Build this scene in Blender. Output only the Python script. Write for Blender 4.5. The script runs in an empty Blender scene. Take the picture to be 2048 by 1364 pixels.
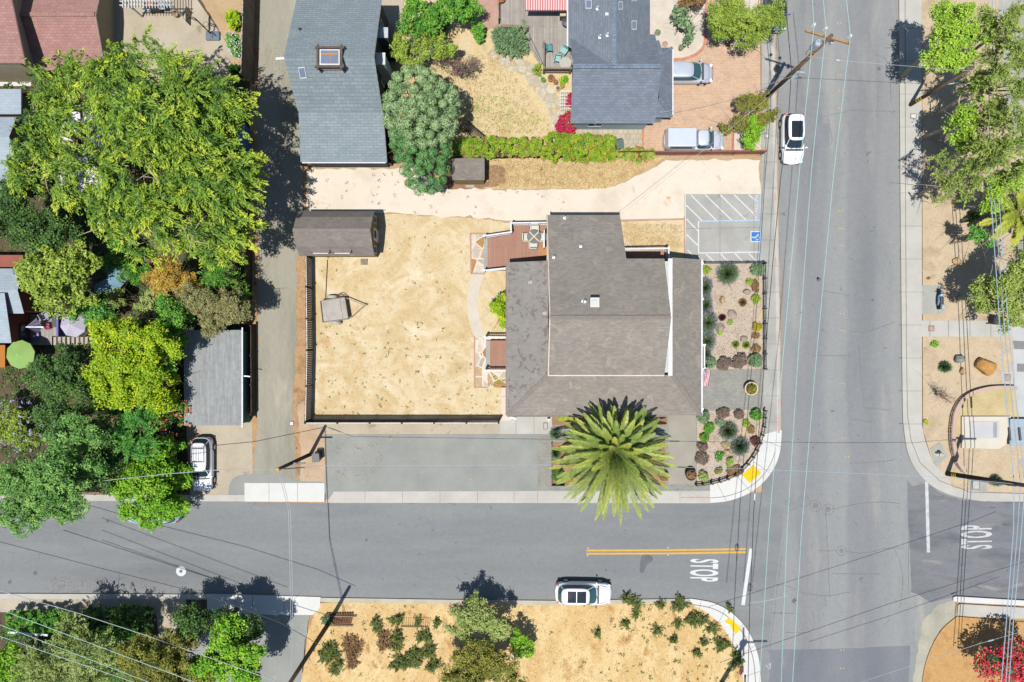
import bpy, bmesh, math, random
import numpy as np
from mathutils import Vector, Matrix
R = math.radians
scene = bpy.context.scene
COL = scene.collection
# ---------------------------------------------------------------- camera, sky, sun
H = 57.0                      # drone height above the streets, metres
K = 24.0                      # photo pixels per metre on the ground
cam = bpy.data.objects.new("Camera", bpy.data.cameras.new("Camera"))
COL.objects.link(cam)
cam.location = (0, 0, H)
cam.rotation_euler = (0, 0, 0)
cam.data.sensor_width = 36
cam.data.lens = 36 * H / (2048 / K)
cam.data.clip_end = 3000
scene.camera = cam
SUN_AZ = math.atan2(0.495, 0.868)     # the way shadows fall, from +Y towards +X
SUN_EL = R(73.5)
w = bpy.data.worlds.new("World"); scene.world = w; w.use_nodes = True
nt = w.node_tree
sky = nt.nodes.new("ShaderNodeTexSky"); sky.sky_type = 'NISHITA'; sky.sun_disc = False
sky.sun_elevation = SUN_EL; sky.sun_rotation = SUN_AZ + math.pi
sky.air_density = 1.3; sky.dust_density = .6; sky.ozone_density = 4.0
nt.links.new(sky.outputs[0], nt.nodes["Background"].inputs[0])
nt.nodes["Background"].inputs[1].default_value = 0.08
sl = bpy.data.lights.new("Sun", 'SUN'); sl.energy = 5.0; sl.angle = R(0.5); sl.color = (1, .975, .93)
so = bpy.data.objects.new("Sun", sl); COL.objects.link(so)
sd = Vector((math.sin(SUN_AZ) * math.cos(SUN_EL), math.cos(SUN_AZ) * math.cos(SUN_EL), -math.sin(SUN_EL)))
so.rotation_euler = sd.to_track_quat('-Z', 'Y').to_euler(); so.location = (-20, -35, 80)
scene.view_settings.view_transform = 'Standard'
scene.view_settings.look = 'None'
scene.view_settings.exposure = 0.75
scene.view_settings.gamma = 1
scene.cycles.max_bounces = 6
scene.cycles.use_denoising = True
# ---------------------------------------------------------------- helpers
def W(px, py, h=0.0):
    s = (H - h) / H
    return Vector(((px - 1024) / K * s, (682 - py) / K * s, h))
def X(px, h=0.0): return (px - 1024) / K * (H - h) / H
def Y(py, h=0.0): return (682 - py) / K * (H - h) / H
def lin(v):
    v = v / 255.0
    return v / 12.92 if v <= 0.04045 else ((v + 0.055) / 1.055) ** 2.4
FAC = 2.45
def c(r, g, b, f=1.0):        # a sunlit colour of the picture -> the surface's own colour
    return tuple(min(.82, lin(q) / FAC * f) for q in (r, g, b)) + (1,)
def smooth(pts, n=6, closed=False):
    P = [Vector(p) for p in pts]; out = []; m = len(P)
    rng_ = range(m if closed else m - 1)
    for i in rng_:
        a = P[(i - 1) % m] if closed or i > 0 else P[0]
        b, d = P[i], P[(i + 1) % m]
        e = P[(i + 2) % m] if closed or i + 2 < m else P[-1]
        for k in range(n):
            t = k / n
            out.append(.5 * ((2 * b) + (d - a) * t + (2 * a - 5 * b + 4 * d - e) * t * t + (3 * b - a - 3 * d + e) * t ** 3))
    if not closed: out.append(P[-1])
    return [tuple(p) for p in out]
def ragged(pts, amp=6, step=9, seed=1):
    rnd = random.Random(seed); out = []
    for i in range(len(pts)):
        a = Vector(pts[i]); b = Vector(pts[(i + 1) % len(pts)])
        n = max(1, int((b - a).length / step))
        for k in range(n):
            p = a.lerp(b, k / n)
            out.append((p.x + rnd.gauss(0, amp * .5), p.y + rnd.gauss(0, amp * .5)))
    return out
def tag(o, label=None, cat=None, group=None, kind=None):
    if label: o["label"] = label
    if cat: o["category"] = cat
    if group: o["group"] = group
    if kind: o["kind"] = kind
    return o
def thing(name, label, cat, loc=(0, 0, 0), group=None, rz=0):
    o = bpy.data.objects.new(name, None); COL.objects.link(o)
    o.location = loc; o.rotation_euler = (0, 0, rz); o.empty_display_size = .3
    return tag(o, label, cat, group)
def kids(o): return [x for x in o.children]
def copy_tree(o, parent=None):
    n = o.copy(); COL.objects.link(n); n.parent = parent
    for ch in list(o.children): copy_tree(ch, n)
    return n
class MB:
    def __init__(s): s.v = []; s.f = []; s.m = []
    def add(s, vs, fs, m=0):
        b = len(s.v); s.v += [tuple(x) for x in vs]
        for f in fs: s.f.append(tuple(i + b for i in f)); s.m.append(m)
        return s
    def box(s, cx, cy, cz, sx, sy, sz, rz=0, m=0, rx=0, ry=0):
        M_ = Matrix.Translation((cx, cy, cz)) @ Matrix.Rotation(rz, 4, 'Z') @ Matrix.Rotation(ry, 4, 'Y') @ Matrix.Rotation(rx, 4, 'X')
        vs = [M_ @ Vector((x * sx / 2, y * sy / 2, z * sz / 2)) for x in (-1, 1) for y in (-1, 1) for z in (-1, 1)]
        return s.add(vs, [(0, 1, 3, 2), (4, 6, 7, 5), (0, 4, 5, 1), (2, 3, 7, 6), (0, 2, 6, 4), (1, 5, 7, 3)], m)
    def bar(s, a, b, wd, ht, m=0):          # a beam from a to b
        a, b = Vector(a), Vector(b); d = b - a; L = d.length
        if L < 1e-6: return s
        q = d.to_track_quat('X', 'Z').to_matrix().to_4x4()
        M_ = Matrix.Translation((a + b) / 2) @ q
        vs = [M_ @ Vector((x * L / 2, y * wd / 2, z * ht / 2)) for x in (-1, 1) for y in (-1, 1) for z in (-1, 1)]
        return s.add(vs, [(0, 1, 3, 2), (4, 6, 7, 5), (0, 4, 5, 1), (2, 3, 7, 6), (0, 2, 6, 4), (1, 5, 7, 3)], m)
    def prism(s, pts, z0, z1, m=0, side=None):
        n = len(pts)
        ar = sum(pts[i][0] * pts[(i + 1) % n][1] - pts[(i + 1) % n][0] * pts[i][1] for i in range(n))
        if ar < 0: pts = pts[::-1]
        vs = [(p[0], p[1], z0) for p in pts] + [(p[0], p[1], z1) for p in pts]
        s.add(vs, [tuple(range(n, 2 * n))], m)
        b = len(s.v) - 2 * n
        for i in range(n):
            j = (i + 1) % n
            s.f.append((b + i, b + j, b + n + j, b + n + i)); s.m.append(m if side is None else side)
        return s
    def slab(s, pts, t, m=0, side=None):    # a sloping polygon with thickness t downwards
        n = len(pts); pts = [Vector(p) for p in pts]
        ar = sum(pts[i].x * pts[(i + 1) % n].y - pts[(i + 1) % n].x * pts[i].y for i in range(n))
        if ar < 0: pts = pts[::-1]
        vs = [p for p in pts] + [p - Vector((0, 0, t)) for p in pts]
        s.add(vs, [tuple(range(n))], m); b = len(s.v) - 2 * n
        s.f.append(tuple(b + n + i for i in reversed(range(n)))); s.m.append(m if side is None else side)
        for i in range(n):
            j = (i + 1) % n
            s.f.append((b + i, b + n + i, b + n + j, b + j)); s.m.append(m if side is None else side)
        return s
    def tube(s, pts, r, n=6, m=0, cap=True):
        pts = [Vector(p) for p in pts]; k = len(pts)
        rr = r if isinstance(r, (list, tuple)) else [r] * k
        rings = []; up = Vector((0, 0, 1)); ref = None
        for i, p in enumerate(pts):
            d = (pts[min(i + 1, k - 1)] - pts[max(i - 1, 0)]).normalized()
            if ref is None: ref = up if abs(d.z) < .9 else Vector((1, 0, 0))
            a = d.cross(ref).normalized() if d.cross(ref).length > 1e-4 else d.orthogonal().normalized()
            b = a.cross(d).normalized(); ref = b
            rings.append([p + (a * math.cos(2 * math.pi * j / n) + b * math.sin(2 * math.pi * j / n)) * rr[i] for j in range(n)])
        vs = [v for rg in rings for v in rg]; fs = []
        for i in range(k - 1):
            for j in range(n):
                fs.append((i * n + j, i * n + (j + 1) % n, (i + 1) * n + (j + 1) % n, (i + 1) * n + j))
        if cap: fs += [tuple(reversed(range(n))), tuple((k - 1) * n + j for j in range(n))]
        return s.add(vs, fs, m)
    def cyl(s, x, y, z0, z1, r0, r1=None, n=12, m=0):
        return s.tube([(x, y, z0), (x, y, z1)], [r0, r0 if r1 is None else r1], n, m)
    def lathe(s, x, y, prof, n=16, m=0):    # prof: (radius, z)
        vs = []; fs = []; k = len(prof)
        for r_, z in prof:
            for j in range(n):
                a = 2 * math.pi * j / n; vs.append((x + r_ * math.cos(a), y + r_ * math.sin(a), z))
        for i in range(k - 1):
            for j in range(n): fs.append((i * n + j, i * n + (j + 1) % n, (i + 1) * n + (j + 1) % n, (i + 1) * n + j))
        fs.append(tuple((k - 1) * n + j for j in range(n)))
        return s.add(vs, fs, m)
    def ball(s, x, y, z, rx, ry, rz, n=8, k=6, m=0, jit=0, seed=0):
        rnd = random.Random(seed); vs = []; fs = []
        for i in range(k + 1):
            t = math.pi * i / k
            for j in range(n):
                a = 2 * math.pi * j / n; q = 1 + rnd.uniform(-jit, jit)
                vs.append((x + rx * math.sin(t) * math.cos(a) * q, y + ry * math.sin(t) * math.sin(a) * q, z + rz * math.cos(t) * q))
        for i in range(k):
            for j in range(n): fs.append((i * n + j, i * n + (j + 1) % n, (i + 1) * n + (j + 1) % n, (i + 1) * n + j))
        return s.add(vs, fs, m)
    def build(s, name, mats, parent=None, loc=None, smoothed=False, bevel=0, local=False):
        if not isinstance(mats, (list, tuple)): mats = [mats]
        off = Vector((0, 0, 0))
        if loc is not None: off = Vector(loc)
        elif parent is not None and not local:
            r_ = parent
            while r_.parent is not None: r_ = r_.parent
            off = Vector(r_.location)
        me = bpy.data.meshes.new(name)
        me.from_pydata([(v[0] - off.x, v[1] - off.y, v[2] - off.z) for v in s.v], [], s.f)
        for m_ in mats: me.materials.append(m_)
        me.polygons.foreach_set("material_index", s.m)
        if smoothed: me.polygons.foreach_set("use_smooth", [True] * len(s.f))
        me.update()
        o = bpy.data.objects.new(name, me); COL.objects.link(o)
        if loc is not None: o.location = off
        if parent is not None: o.parent = parent
        if bevel:
            b = o.modifiers.new("Bevel", 'BEVEL'); b.width = bevel; b.segments = 2; b.limit_method = 'ANGLE'
        return o
# ---------------------------------------------------------------- materials
MATS = {}
def _ramp(n, cols, lo=.3, hi=.7):
    r_ = n.new("ShaderNodeValToRGB"); e = r_.color_ramp.elements
    while len(e) < len(cols): e.new(.5)
    for i, q in enumerate(cols):
        e[i].position = lo + (hi - lo) * i / max(1, len(cols) - 1); e[i].color = q
    return r_
def base(name, rough=.9, spec=.3, metal=0):
    m = bpy.data.materials.new(name); m.use_nodes = True
    b = m.node_tree.nodes["Principled BSDF"]
    b.inputs["Roughness"].default_value = rough; b.inputs["Metallic"].default_value = metal
    b.inputs["Specular IOR Level"].default_value = spec
    return m, m.node_tree.nodes, m.node_tree.links, b
def mix(n, l, kind, fac, a, b):
    x = n.new("ShaderNodeMix"); x.data_type = 'RGBA'; x.blend_type = kind
    if isinstance(fac, (int, float)): x.inputs[0].default_value = fac
    else: l.new(fac, x.inputs[0])
    for s_, v in ((6, a), (7, b)):
        if isinstance(v, tuple): x.inputs[s_].default_value = v
        else: l.new(v, x.inputs[s_])
    return x.outputs[2]
def noise(n, l, vec, scale, detail=6, rough=.6, dist=0):
    t = n.new("ShaderNodeTexNoise"); t.inputs["Scale"].default_value = scale
    t.inputs["Detail"].default_value = detail; t.inputs["Roughness"].default_value = rough
    t.inputs["Distortion"].default_value = dist
    l.new(vec, t.inputs["Vector"]); return t.outputs["Fac"]
def coords(n, l, stretch=(1, 1, 1), rz=0):
    tc = n.new("ShaderNodeTexCoord"); mp = n.new("ShaderNodeMapping")
    mp.inputs["Scale"].default_value = stretch; mp.inputs["Rotation"].default_value = (0, 0, rz)
    l.new(tc.outputs["Object"], mp.inputs["Vector"]); return mp.outputs[0]
def M(name, cols, scale=.6, fine=9, famt=.35, rough=.9, spec=.25, metal=0, stretch=(1, 1, 1), rz=0, bump=0, lo=.3, hi=.7, spots=None, dist=0):
    if name in MATS: return MATS[name]
    m, n, l, b = base(name, rough, spec, metal)
    vec = coords(n, l, stretch, rz)
    col = _ramp(n, cols, lo, hi); l.new(noise(n, l, vec, scale, 8, .62, dist), col.inputs[0])
    out = col.outputs[0]
    if famt:
        f = _ramp(n, [(1 - famt,) * 3 + (1,), (1 + famt * .6,) * 3 + (1,)], .25, .75)
        fn = noise(n, l, vec, fine, 4, .7); l.new(fn, f.inputs[0])
        out = mix(n, l, 'MULTIPLY', 1.0, out, f.outputs[0])
    if spots:                                # (colour, scale, threshold, softness)
        for sc_, (q, thr, sof, scl) in enumerate(spots):
            s_ = _ramp(n, [(0, 0, 0, 1), (1, 1, 1, 1)], thr, thr + sof)
            l.new(noise(n, l, vec, scl, 5, .6, .4), s_.inputs[0])
            out = mix(n, l, 'MIX', s_.outputs[0], out, q)
    l.new(out, b.inputs["Base Color"])
    if bump:
        bp = n.new("ShaderNodeBump"); bp.inputs["Strength"].default_value = bump; bp.inputs["Distance"].default_value = .05
        l.new(noise(n, l, vec, fine * 1.3, 4), bp.inputs["Height"]); l.new(bp.outputs[0], b.inputs["Normal"])
    MATS[name] = m; return m
def Mplain(name, q, rough=.6, spec=.4, metal=0, var=.12, scale=3):
    return M(name, [tuple(x * (1 - var) for x in q[:3]) + (1,), tuple(min(1, x * (1 + var)) for x in q[:3]) + (1,)], scale, 20, .12, rough, spec, metal)
def Mbrick(name, c1, c2, mortar, bw=.4, bh=.15, ms=.02, rz=0, blot=None, rough=.9, offset=.5, namt=.25, nscale=1.2, grain=30):
    if name in MATS: return MATS[name]
    m, n, l, b = base(name, rough, .2)
    vec = coords(n, l, (1, 1, 1), rz)
    t = n.new("ShaderNodeTexBrick"); t.inputs["Scale"].default_value = 1
    t.inputs["Brick Width"].default_value = bw; t.inputs["Row Height"].default_value = bh
    t.inputs["Mortar Size"].default_value = ms; t.inputs["Mortar Smooth"].default_value = .3
    t.inputs["Color1"].default_value = c1; t.inputs["Color2"].default_value = c2; t.inputs["Mortar"].default_value = mortar
    t.offset = offset
    l.new(vec, t.inputs["Vector"])
    out = t.outputs["Color"]
    f = _ramp(n, [(1 - namt,) * 3 + (1,), (1 + namt,) * 3 + (1,)], .3, .7)
    l.new(noise(n, l, vec, nscale, 7, .65), f.inputs[0]); out = mix(n, l, 'MULTIPLY', 1.0, out, f.outputs[0])
    f2 = _ramp(n, [(.8, .8, .8, 1), (1.2, 1.2, 1.2, 1)], .3, .7)
    l.new(noise(n, l, vec, grain, 3, .7), f2.inputs[0]); out = mix(n, l, 'MULTIPLY', 1.0, out, f2.outputs[0])
    if blot:
        q, thr, sof, scl = blot
        s_ = _ramp(n, [(0, 0, 0, 1), (1, 1, 1, 1)], thr, thr + sof)
        l.new(noise(n, l, vec, scl, 4, .6, .6), s_.inputs[0]); out = mix(n, l, 'MIX', s_.outputs[0], out, q)
    l.new(out, b.inputs["Base Color"]); MATS[name] = m; return m
def Mleaf(name, cols, trans=.24, rough=.6):
    if name in MATS: return MATS[name]
    m, n, l, b = base(name, rough, .35)
    at = n.new("ShaderNodeAttribute"); at.attribute_name = "tint"
    r_ = _ramp(n, cols, .05, .95); l.new(at.outputs["Fac"], r_.inputs[0])
    l.new(r_.outputs[0], b.inputs["Base Color"])
    tr = n.new("ShaderNodeBsdfTranslucent"); l.new(r_.outputs[0], tr.inputs[0])
    ms = n.new("ShaderNodeMixShader"); ms.inputs[0].default_value = trans
    l.new(b.outputs[0], ms.inputs[1]); l.new(tr.outputs[0], ms.inputs[2])
    l.new(ms.outputs[0], n["Material Output"].inputs[0]); MATS[name] = m; return m
def Mcar(name, q, rough=.3, metal=0.0):
    if name in MATS: return MATS[name]
    m, n, l, b = base(name, rough, .5, metal)
    vec = coords(n, l); r_ = _ramp(n, [tuple(x * .94 for x in q[:3]) + (1,), q], .3, .7)
    l.new(noise(n, l, vec, 2.5, 5), r_.inputs[0]); l.new(r_.outputs[0], b.inputs["Base Color"])
    b.inputs["Coat Weight"].default_value = .5; b.inputs["Coat Roughness"].default_value = .08
    MATS[name] = m; return m
# ---------------------------------------------------------------- foliage
def _norm(a): return a / np.maximum(np.linalg.norm(a, axis=-1, keepdims=True), 1e-6)
def leaf_mesh(name, P, U, N, L, Wd, tint, mat, parent=None, loc=None, off=None):
    n = len(P); S = _norm(np.cross(N, U)); L = np.broadcast_to(np.asarray(L, float), (n,))[:, None]; Wd = np.broadcast_to(np.asarray(Wd, float), (n,))[:, None]
    V = np.empty((n, 4, 3)); V[:, 0] = P - U * L * .5; V[:, 1] = P + S * Wd * .5 + U * L * .08; V[:, 2] = P + U * L * .5; V[:, 3] = P - S * Wd * .5 + U * L * .08
    o_ = Vector((0, 0, 0))
    if loc is not None: o_ = Vector(loc)
    elif parent is not None:
        r_ = parent
        while r_.parent is not None: r_ = r_.parent
        o_ = Vector(r_.location)
    V = V.reshape(-1, 3) - np.array(o_)
    me = bpy.data.meshes.new(name)
    me.vertices.add(4 * n); me.vertices.foreach_set("co", V.astype(np.float32).ravel())
    me.loops.add(4 * n); me.loops.foreach_set("vertex_index", np.arange(4 * n, dtype=np.int32))
    me.polygons.add(n); me.polygons.foreach_set("loop_start", np.arange(0, 4 * n, 4, dtype=np.int32))
    a = me.attributes.new("tint", 'FLOAT', 'FACE'); a.data.foreach_set("value", np.clip(tint, 0, 1).astype(np.float32))
    mats = mat if isinstance(mat, (list, tuple)) else [mat]
    for q in mats: me.materials.append(q)
    me.update(calc_edges=True)
    o = bpy.data.objects.new(name, me); COL.objects.link(o)
    if loc is not None: o.location = o_
    if parent is not None: o.parent = parent
    return o
def rdir(rng, n, up=.0):
    d = rng.normal(size=(n, 3)); d = _norm(d); d[:, 2] = np.where(rng.random(n) < up, np.abs(d[:, 2]), d[:, 2]); return d
def clumps(rng, lobes, n, up=.8, inner=.7):
    lobes = np.array(lobes, float); wt = lobes[:, 3] * lobes[:, 4]; wt = wt / wt.sum()
    i = rng.choice(len(lobes), n, p=wt); d = rdir(rng, n, up); f = inner + (1.04 - inner) * rng.random(n) ** .6
    return lobes[i, :3] + d * lobes[i, 3:6] * f[:, None], d, lobes[i, :3]
def cloud(rng, lobes, n, k, cr, L, Wd, mode='leaf', up=.8, inner=.7, droop=.25, tvar=.55, wind=(0, 0, 0)):
    """leaf positions, long axes, normals, sizes and tints of a crown made of n clumps of k leaves"""
    C, D, O = clumps(rng, lobes, n, up, inner)
    rad = cr * rng.uniform(.6, 1.35, n)
    ct = rng.random(n)
    idx = np.repeat(np.arange(n), k); m = n * k
    if mode == 'spray':
        ax = _norm(D * np.array([1, 1, .35]) + rng.normal(size=(n, 3)) * .35 + np.array([0, 0, -droop]) + np.array(wind))
        t = rng.random(m) * 2 - 1
        off = ax[idx] * (t * rad[idx] * 1.5)[:, None] + rng.normal(size=(m, 3)) * (rad[idx] * .23 * (1.15 - .6 * np.abs(t)))[:, None] * np.array([1, 1, .6])
        off[:, 2] -= droop * rad[idx] * t * t
        P = C[idx] + off; U = _norm(ax[idx] + rng.normal(size=(m, 3)) * .45)
        N = _norm(rng.normal(size=(m, 3)) * .45 + np.array([0, 0, 1]))
    elif mode == 'puff':
        C2, D2, O2 = clumps(rng, lobes, n * 8, up, inner); sel = [0]; dm = np.linalg.norm(C2 - C2[0], axis=1)
        for _ in range(n - 1): j = int(dm.argmax()); sel.append(j); dm = np.minimum(dm, np.linalg.norm(C2 - C2[j], axis=1))
        C = C2[sel]; rad = cr * rng.uniform(.75, 1.25, n)
        d = rdir(rng, m, .75); rr = rad[idx] * (.72 + .3 * rng.random(m))
        P = C[idx] + d * rr[:, None]; N = _norm(d + rng.normal(size=(m, 3)) * .35)
        U = _norm(np.cross(N, rng.normal(size=(m, 3))))
    else:
        d = rdir(rng, m, .6); rr = rad[idx] * rng.random(m) ** .45
        P = C[idx] + d * rr[:, None] * np.array([1, 1, .7])
        N = _norm(d * .5 + rng.normal(size=(m, 3)) * .5 + np.array([0, 0, .8]))
        U = _norm(np.cross(N, rng.normal(size=(m, 3))) + np.array([0, 0, -droop]))
    s = rng.uniform(.7, 1.3, m)
    T = ct[idx] * tvar + rng.random(m) * (1 - tvar)
    if mode == 'spray': T = T * .62 + .34 * np.clip(t, -.2, 1)
    return P, U, N, L * s, Wd * s, T
def sublobes(rng, lobes, per=9, f=.38):
    out = []
    for (x, y, z, rx, ry, rz) in lobes:
        m = max(4, int(per * min(1.6, max(.5, rx * ry / 6)))); d = rdir(rng, m, .85)
        for q in d:
            s = f * rng.uniform(.7, 1.25); out.append((x + q[0] * rx * .75, y + q[1] * ry * .75, z + q[2] * rz * .62, rx * s, ry * s, max(.3, rz * s * 1.1)))
    return out
def pxlobes(lst):           # (px, py, centre height, rx px, ry px, rz m) -> metres
    out = []
    for (px, py, h, rx, ry, rz) in lst:
        p = W(px, py, h); s = (H - h) / H / K; out.append((p.x, p.y, h, rx * s, ry * s, rz))
    return out
def limbs(mb, rng, bx, by, top, targets, r0, lean=(0, 0)):
    b = Vector((bx, by, 0)); f = Vector((bx + lean[0], by + lean[1], top))
    mid = b.lerp(f, .55) + Vector((rng.normal() * .12, rng.normal() * .12, 0))
    mb.tube([b - Vector((0, 0, .1)), b + Vector((0, 0, .3)), mid, f], [r0 * 1.35, r0 * 1.05, r0 * .85, r0 * .7], 8)
    for t in targets:
        t = Vector(t); d = t - f; e = f + d * .45 + Vector((rng.normal() * .3, rng.normal() * .3, abs(d.z) * .15 + .2))
        mb.tube([f - Vector((0, 0, .15)), e, t], [r0 * .5, r0 * .3, r0 * .1], 6)
        for q in range(3):
            a = e.lerp(t, .3 + .25 * q); u = a + Vector((rng.normal() * .9, rng.normal() * .9, rng.random() * .8))
            mb.tube([a, (a + u) / 2 + Vector((0, 0, .15)), u], [r0 * .17, r0 * .11, r0 * .03], 4)
def tree(name, label, lobes, leaf, bark, n, k, cr, L, Wd, seed, mode='leaf', cat='tree', group=None, base_px=None, r0=.2, up=.8, inner=.7, droop=.25, tvar=.55, extra=None, wind=(0, 0, 0), sub=13, sf=.38):
    rng = np.random.default_rng(seed); lb = pxlobes(lobes)
    if base_px: b = W(*base_px)
    else: b = Vector((np.mean([q[0] for q in lb]), np.mean([q[1] for q in lb]), 0))
    b = Vector((b.x, b.y, 0))
    t = thing(name, label, cat, b, group)
    zt = min(q[2] - q[5] * .6 for q in lb); zt = max(.4, zt)
    mb = MB()
    tg = []
    for q in lb:
        for j in range(3 if len(lb) > 2 else 5):
            a = rng.random() * 6.28; f = rng.uniform(.3, .75)
            tg.append((q[0] + math.cos(a) * q[3] * f, q[1] + math.sin(a) * q[4] * f, q[2] + q[5] * rng.uniform(0, .5)))
    limbs(mb, rng, b.x, b.y, zt, tg, r0)
    mb.build("trunk", bark, t, smoothed=True)
    lc = sublobes(rng, lb, sub, sf) + ([(q[0], q[1], q[2] - q[5] * .2, q[3] * .62, q[4] * .62, q[5] * .7) for q in lb] if mode != 'spray' else []) if sub else lb
    P, U, N, l_, w_, T = cloud(rng, lc, n, k, cr, L, Wd, mode, up, inner, droop, tvar, wind)
    leaf_mesh("crown", P, U, N, l_, w_, T, leaf, t)
    if extra:                                # flowers: (share of leaves, size, material, part name)
        for (cnt, sz, mt, pn) in extra:
            C, D, O = clumps(rng, lb, cnt, 1, .95)
            C = C + D * cr * .6
            k2 = 4; C2 = np.repeat(C, k2, 0) + rng.normal(size=(cnt * k2, 3)) * sz * .5
            N2 = _norm(rng.normal(size=(len(C2), 3)) * .4 + np.array([0, 0, 1])); U2 = _norm(np.cross(N2, rng.normal(size=(len(C2), 3))))
            tag(leaf_mesh(pn, C2, U2, N2, sz, sz * .8, rng.random(len(C2)), mt, t), kind='stuff')
    return t
def bush(name, label, px, py, rpx, leaf, seed, h=.5, ry=None, n=None, k=26, L=.13, Wd=.07, mode='leaf', cat='shrub', group=None, z=.12, cr=None, tvar=.5, flowers=None, up=.9, rag=3):
    """a low plant: one mesh of many leaves plus, at its middle, short stems"""
    rng = np.random.default_rng(seed); ry = ry or rpx
    hh = h; p = W(px, py, z + hh * .5); s = (H - z - hh * .5) / H / K
    lb = [(p.x, p.y, z + hh * .35, rpx * s * .92, ry * s * .92, hh * .62)]
    if rag:
        m_ = lb[0]; lb = [(m_[0], m_[1], m_[2], m_[3] * .72, m_[4] * .72, m_[5])]
        for _ in range(rag):
            a_ = rng.random() * 6.28; f_ = rng.uniform(.45, .8); g_ = rng.uniform(.25, .48); lb.append((m_[0] + math.cos(a_) * m_[3] * f_, m_[1] + math.sin(a_) * m_[4] * f_, m_[2] * rng.uniform(.7, 1.1), m_[3] * g_, m_[4] * g_, m_[5] * rng.uniform(.5, .95)))
    area = rpx * ry * s * s * 3.14
    n = n or int(max(10, area * 26)); cr = cr or .17
    P, U, N, l_, w_, T = cloud(rng, lb, n, k, cr, L, Wd, mode, up, .55, .1, tvar)
    P[:, 2] = np.maximum(P[:, 2], z + .02)
    b = Vector((p.x, p.y, z)); t = thing(name, label, cat, b, group)
    mb = MB()
    for j in range(7):
        a = j * .9 + rng.random(); f = rng.uniform(.35, .7)
        mb.tube([(b.x, b.y, z - .02), (b.x + math.cos(a) * rpx * s * f * .5, b.y + math.sin(a) * ry * s * f * .5, z + hh * .4), (b.x + math.cos(a) * rpx * s * f, b.y + math.sin(a) * ry * s * f, z + hh * .7)], [.03, .02, .008], 5)
    mb.build("stem", MATS['bark_brown'], t)
    leaf_mesh("foliage", P, U, N, l_, w_, T, leaf, t)
    if flowers:
        cnt, sz, mt = flowers
        C, D, O = clumps(rng, lb, cnt, 1, .97); C = C + D * .08
        C2 = np.repeat(C, 3, 0) + rng.normal(size=(cnt * 3, 3)) * sz * .5
        N2 = _norm(rng.normal(size=(len(C2), 3)) * .5 + np.array([0, 0, 1])); U2 = _norm(np.cross(N2, rng.normal(size=(len(C2), 3))))
        tag(leaf_mesh("flower", C2, U2, N2, sz, sz * .8, rng.random(len(C2)), mt, t), kind='stuff')
    return t
def tuft(name, label, px, py, rpx, leaf, seed, h=.6, n=900, Wd=.035, cat='plant', group=None, z=.12, tip=None, ry=None, ntip=0, flat=.5):
    """radiating blades from one crown (lavender, grasses, yucca)"""
    rng = np.random.default_rng(seed); p = W(px, py, z + h * .4); s = (H - z - h * .4) / H / K; ry = ry or rpx
    d = rdir(rng, n, 1.0); d[:, 2] = d[:, 2] * .9 + .12; d = _norm(d)
    r = np.array([rpx * s, ry * s, h * 1.25]); ln = rng.uniform(.65, 1.0, n)
    base_ = np.array([p.x, p.y, z]) + d * r * .28 * rng.random((n, 1))
    tip_ = np.array([p.x, p.y, z]) + d * r * ln[:, None] - np.array([0, 0, 1]) * (flat * h * .35 * (1 - d[:, 2:3]))
    tip_[:, 2] = np.maximum(tip_[:, 2], z + .03)
    P = (base_ + tip_) / 2; dv = tip_ - base_; L = np.linalg.norm(dv, axis=1); U = _norm(dv)
    N = _norm(rng.normal(size=(n, 3)) * .6 + np.array([0, 0, .9]))
    b = Vector((p.x, p.y, z)); t = thing(name, label, cat, b, group)
    leaf_mesh("foliage", P, U, N, L, Wd, rng.random(n), leaf, t)
    if tip is not None and ntip:
        i = rng.integers(0, n, ntip); P2 = tip_[i] + d[i] * .03; U2 = U[i]
        tag(leaf_mesh("flower", P2, U2, N[i], .16, .05, rng.random(ntip), tip, t), kind='stuff')
    mb = MB(); mb.lathe(b.x, b.y, [(.09, z - .02), (.1, z + .05), (.04, z + .1)], 8); mb.build("stem", MATS['bark_brown'], t)
    return t
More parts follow.
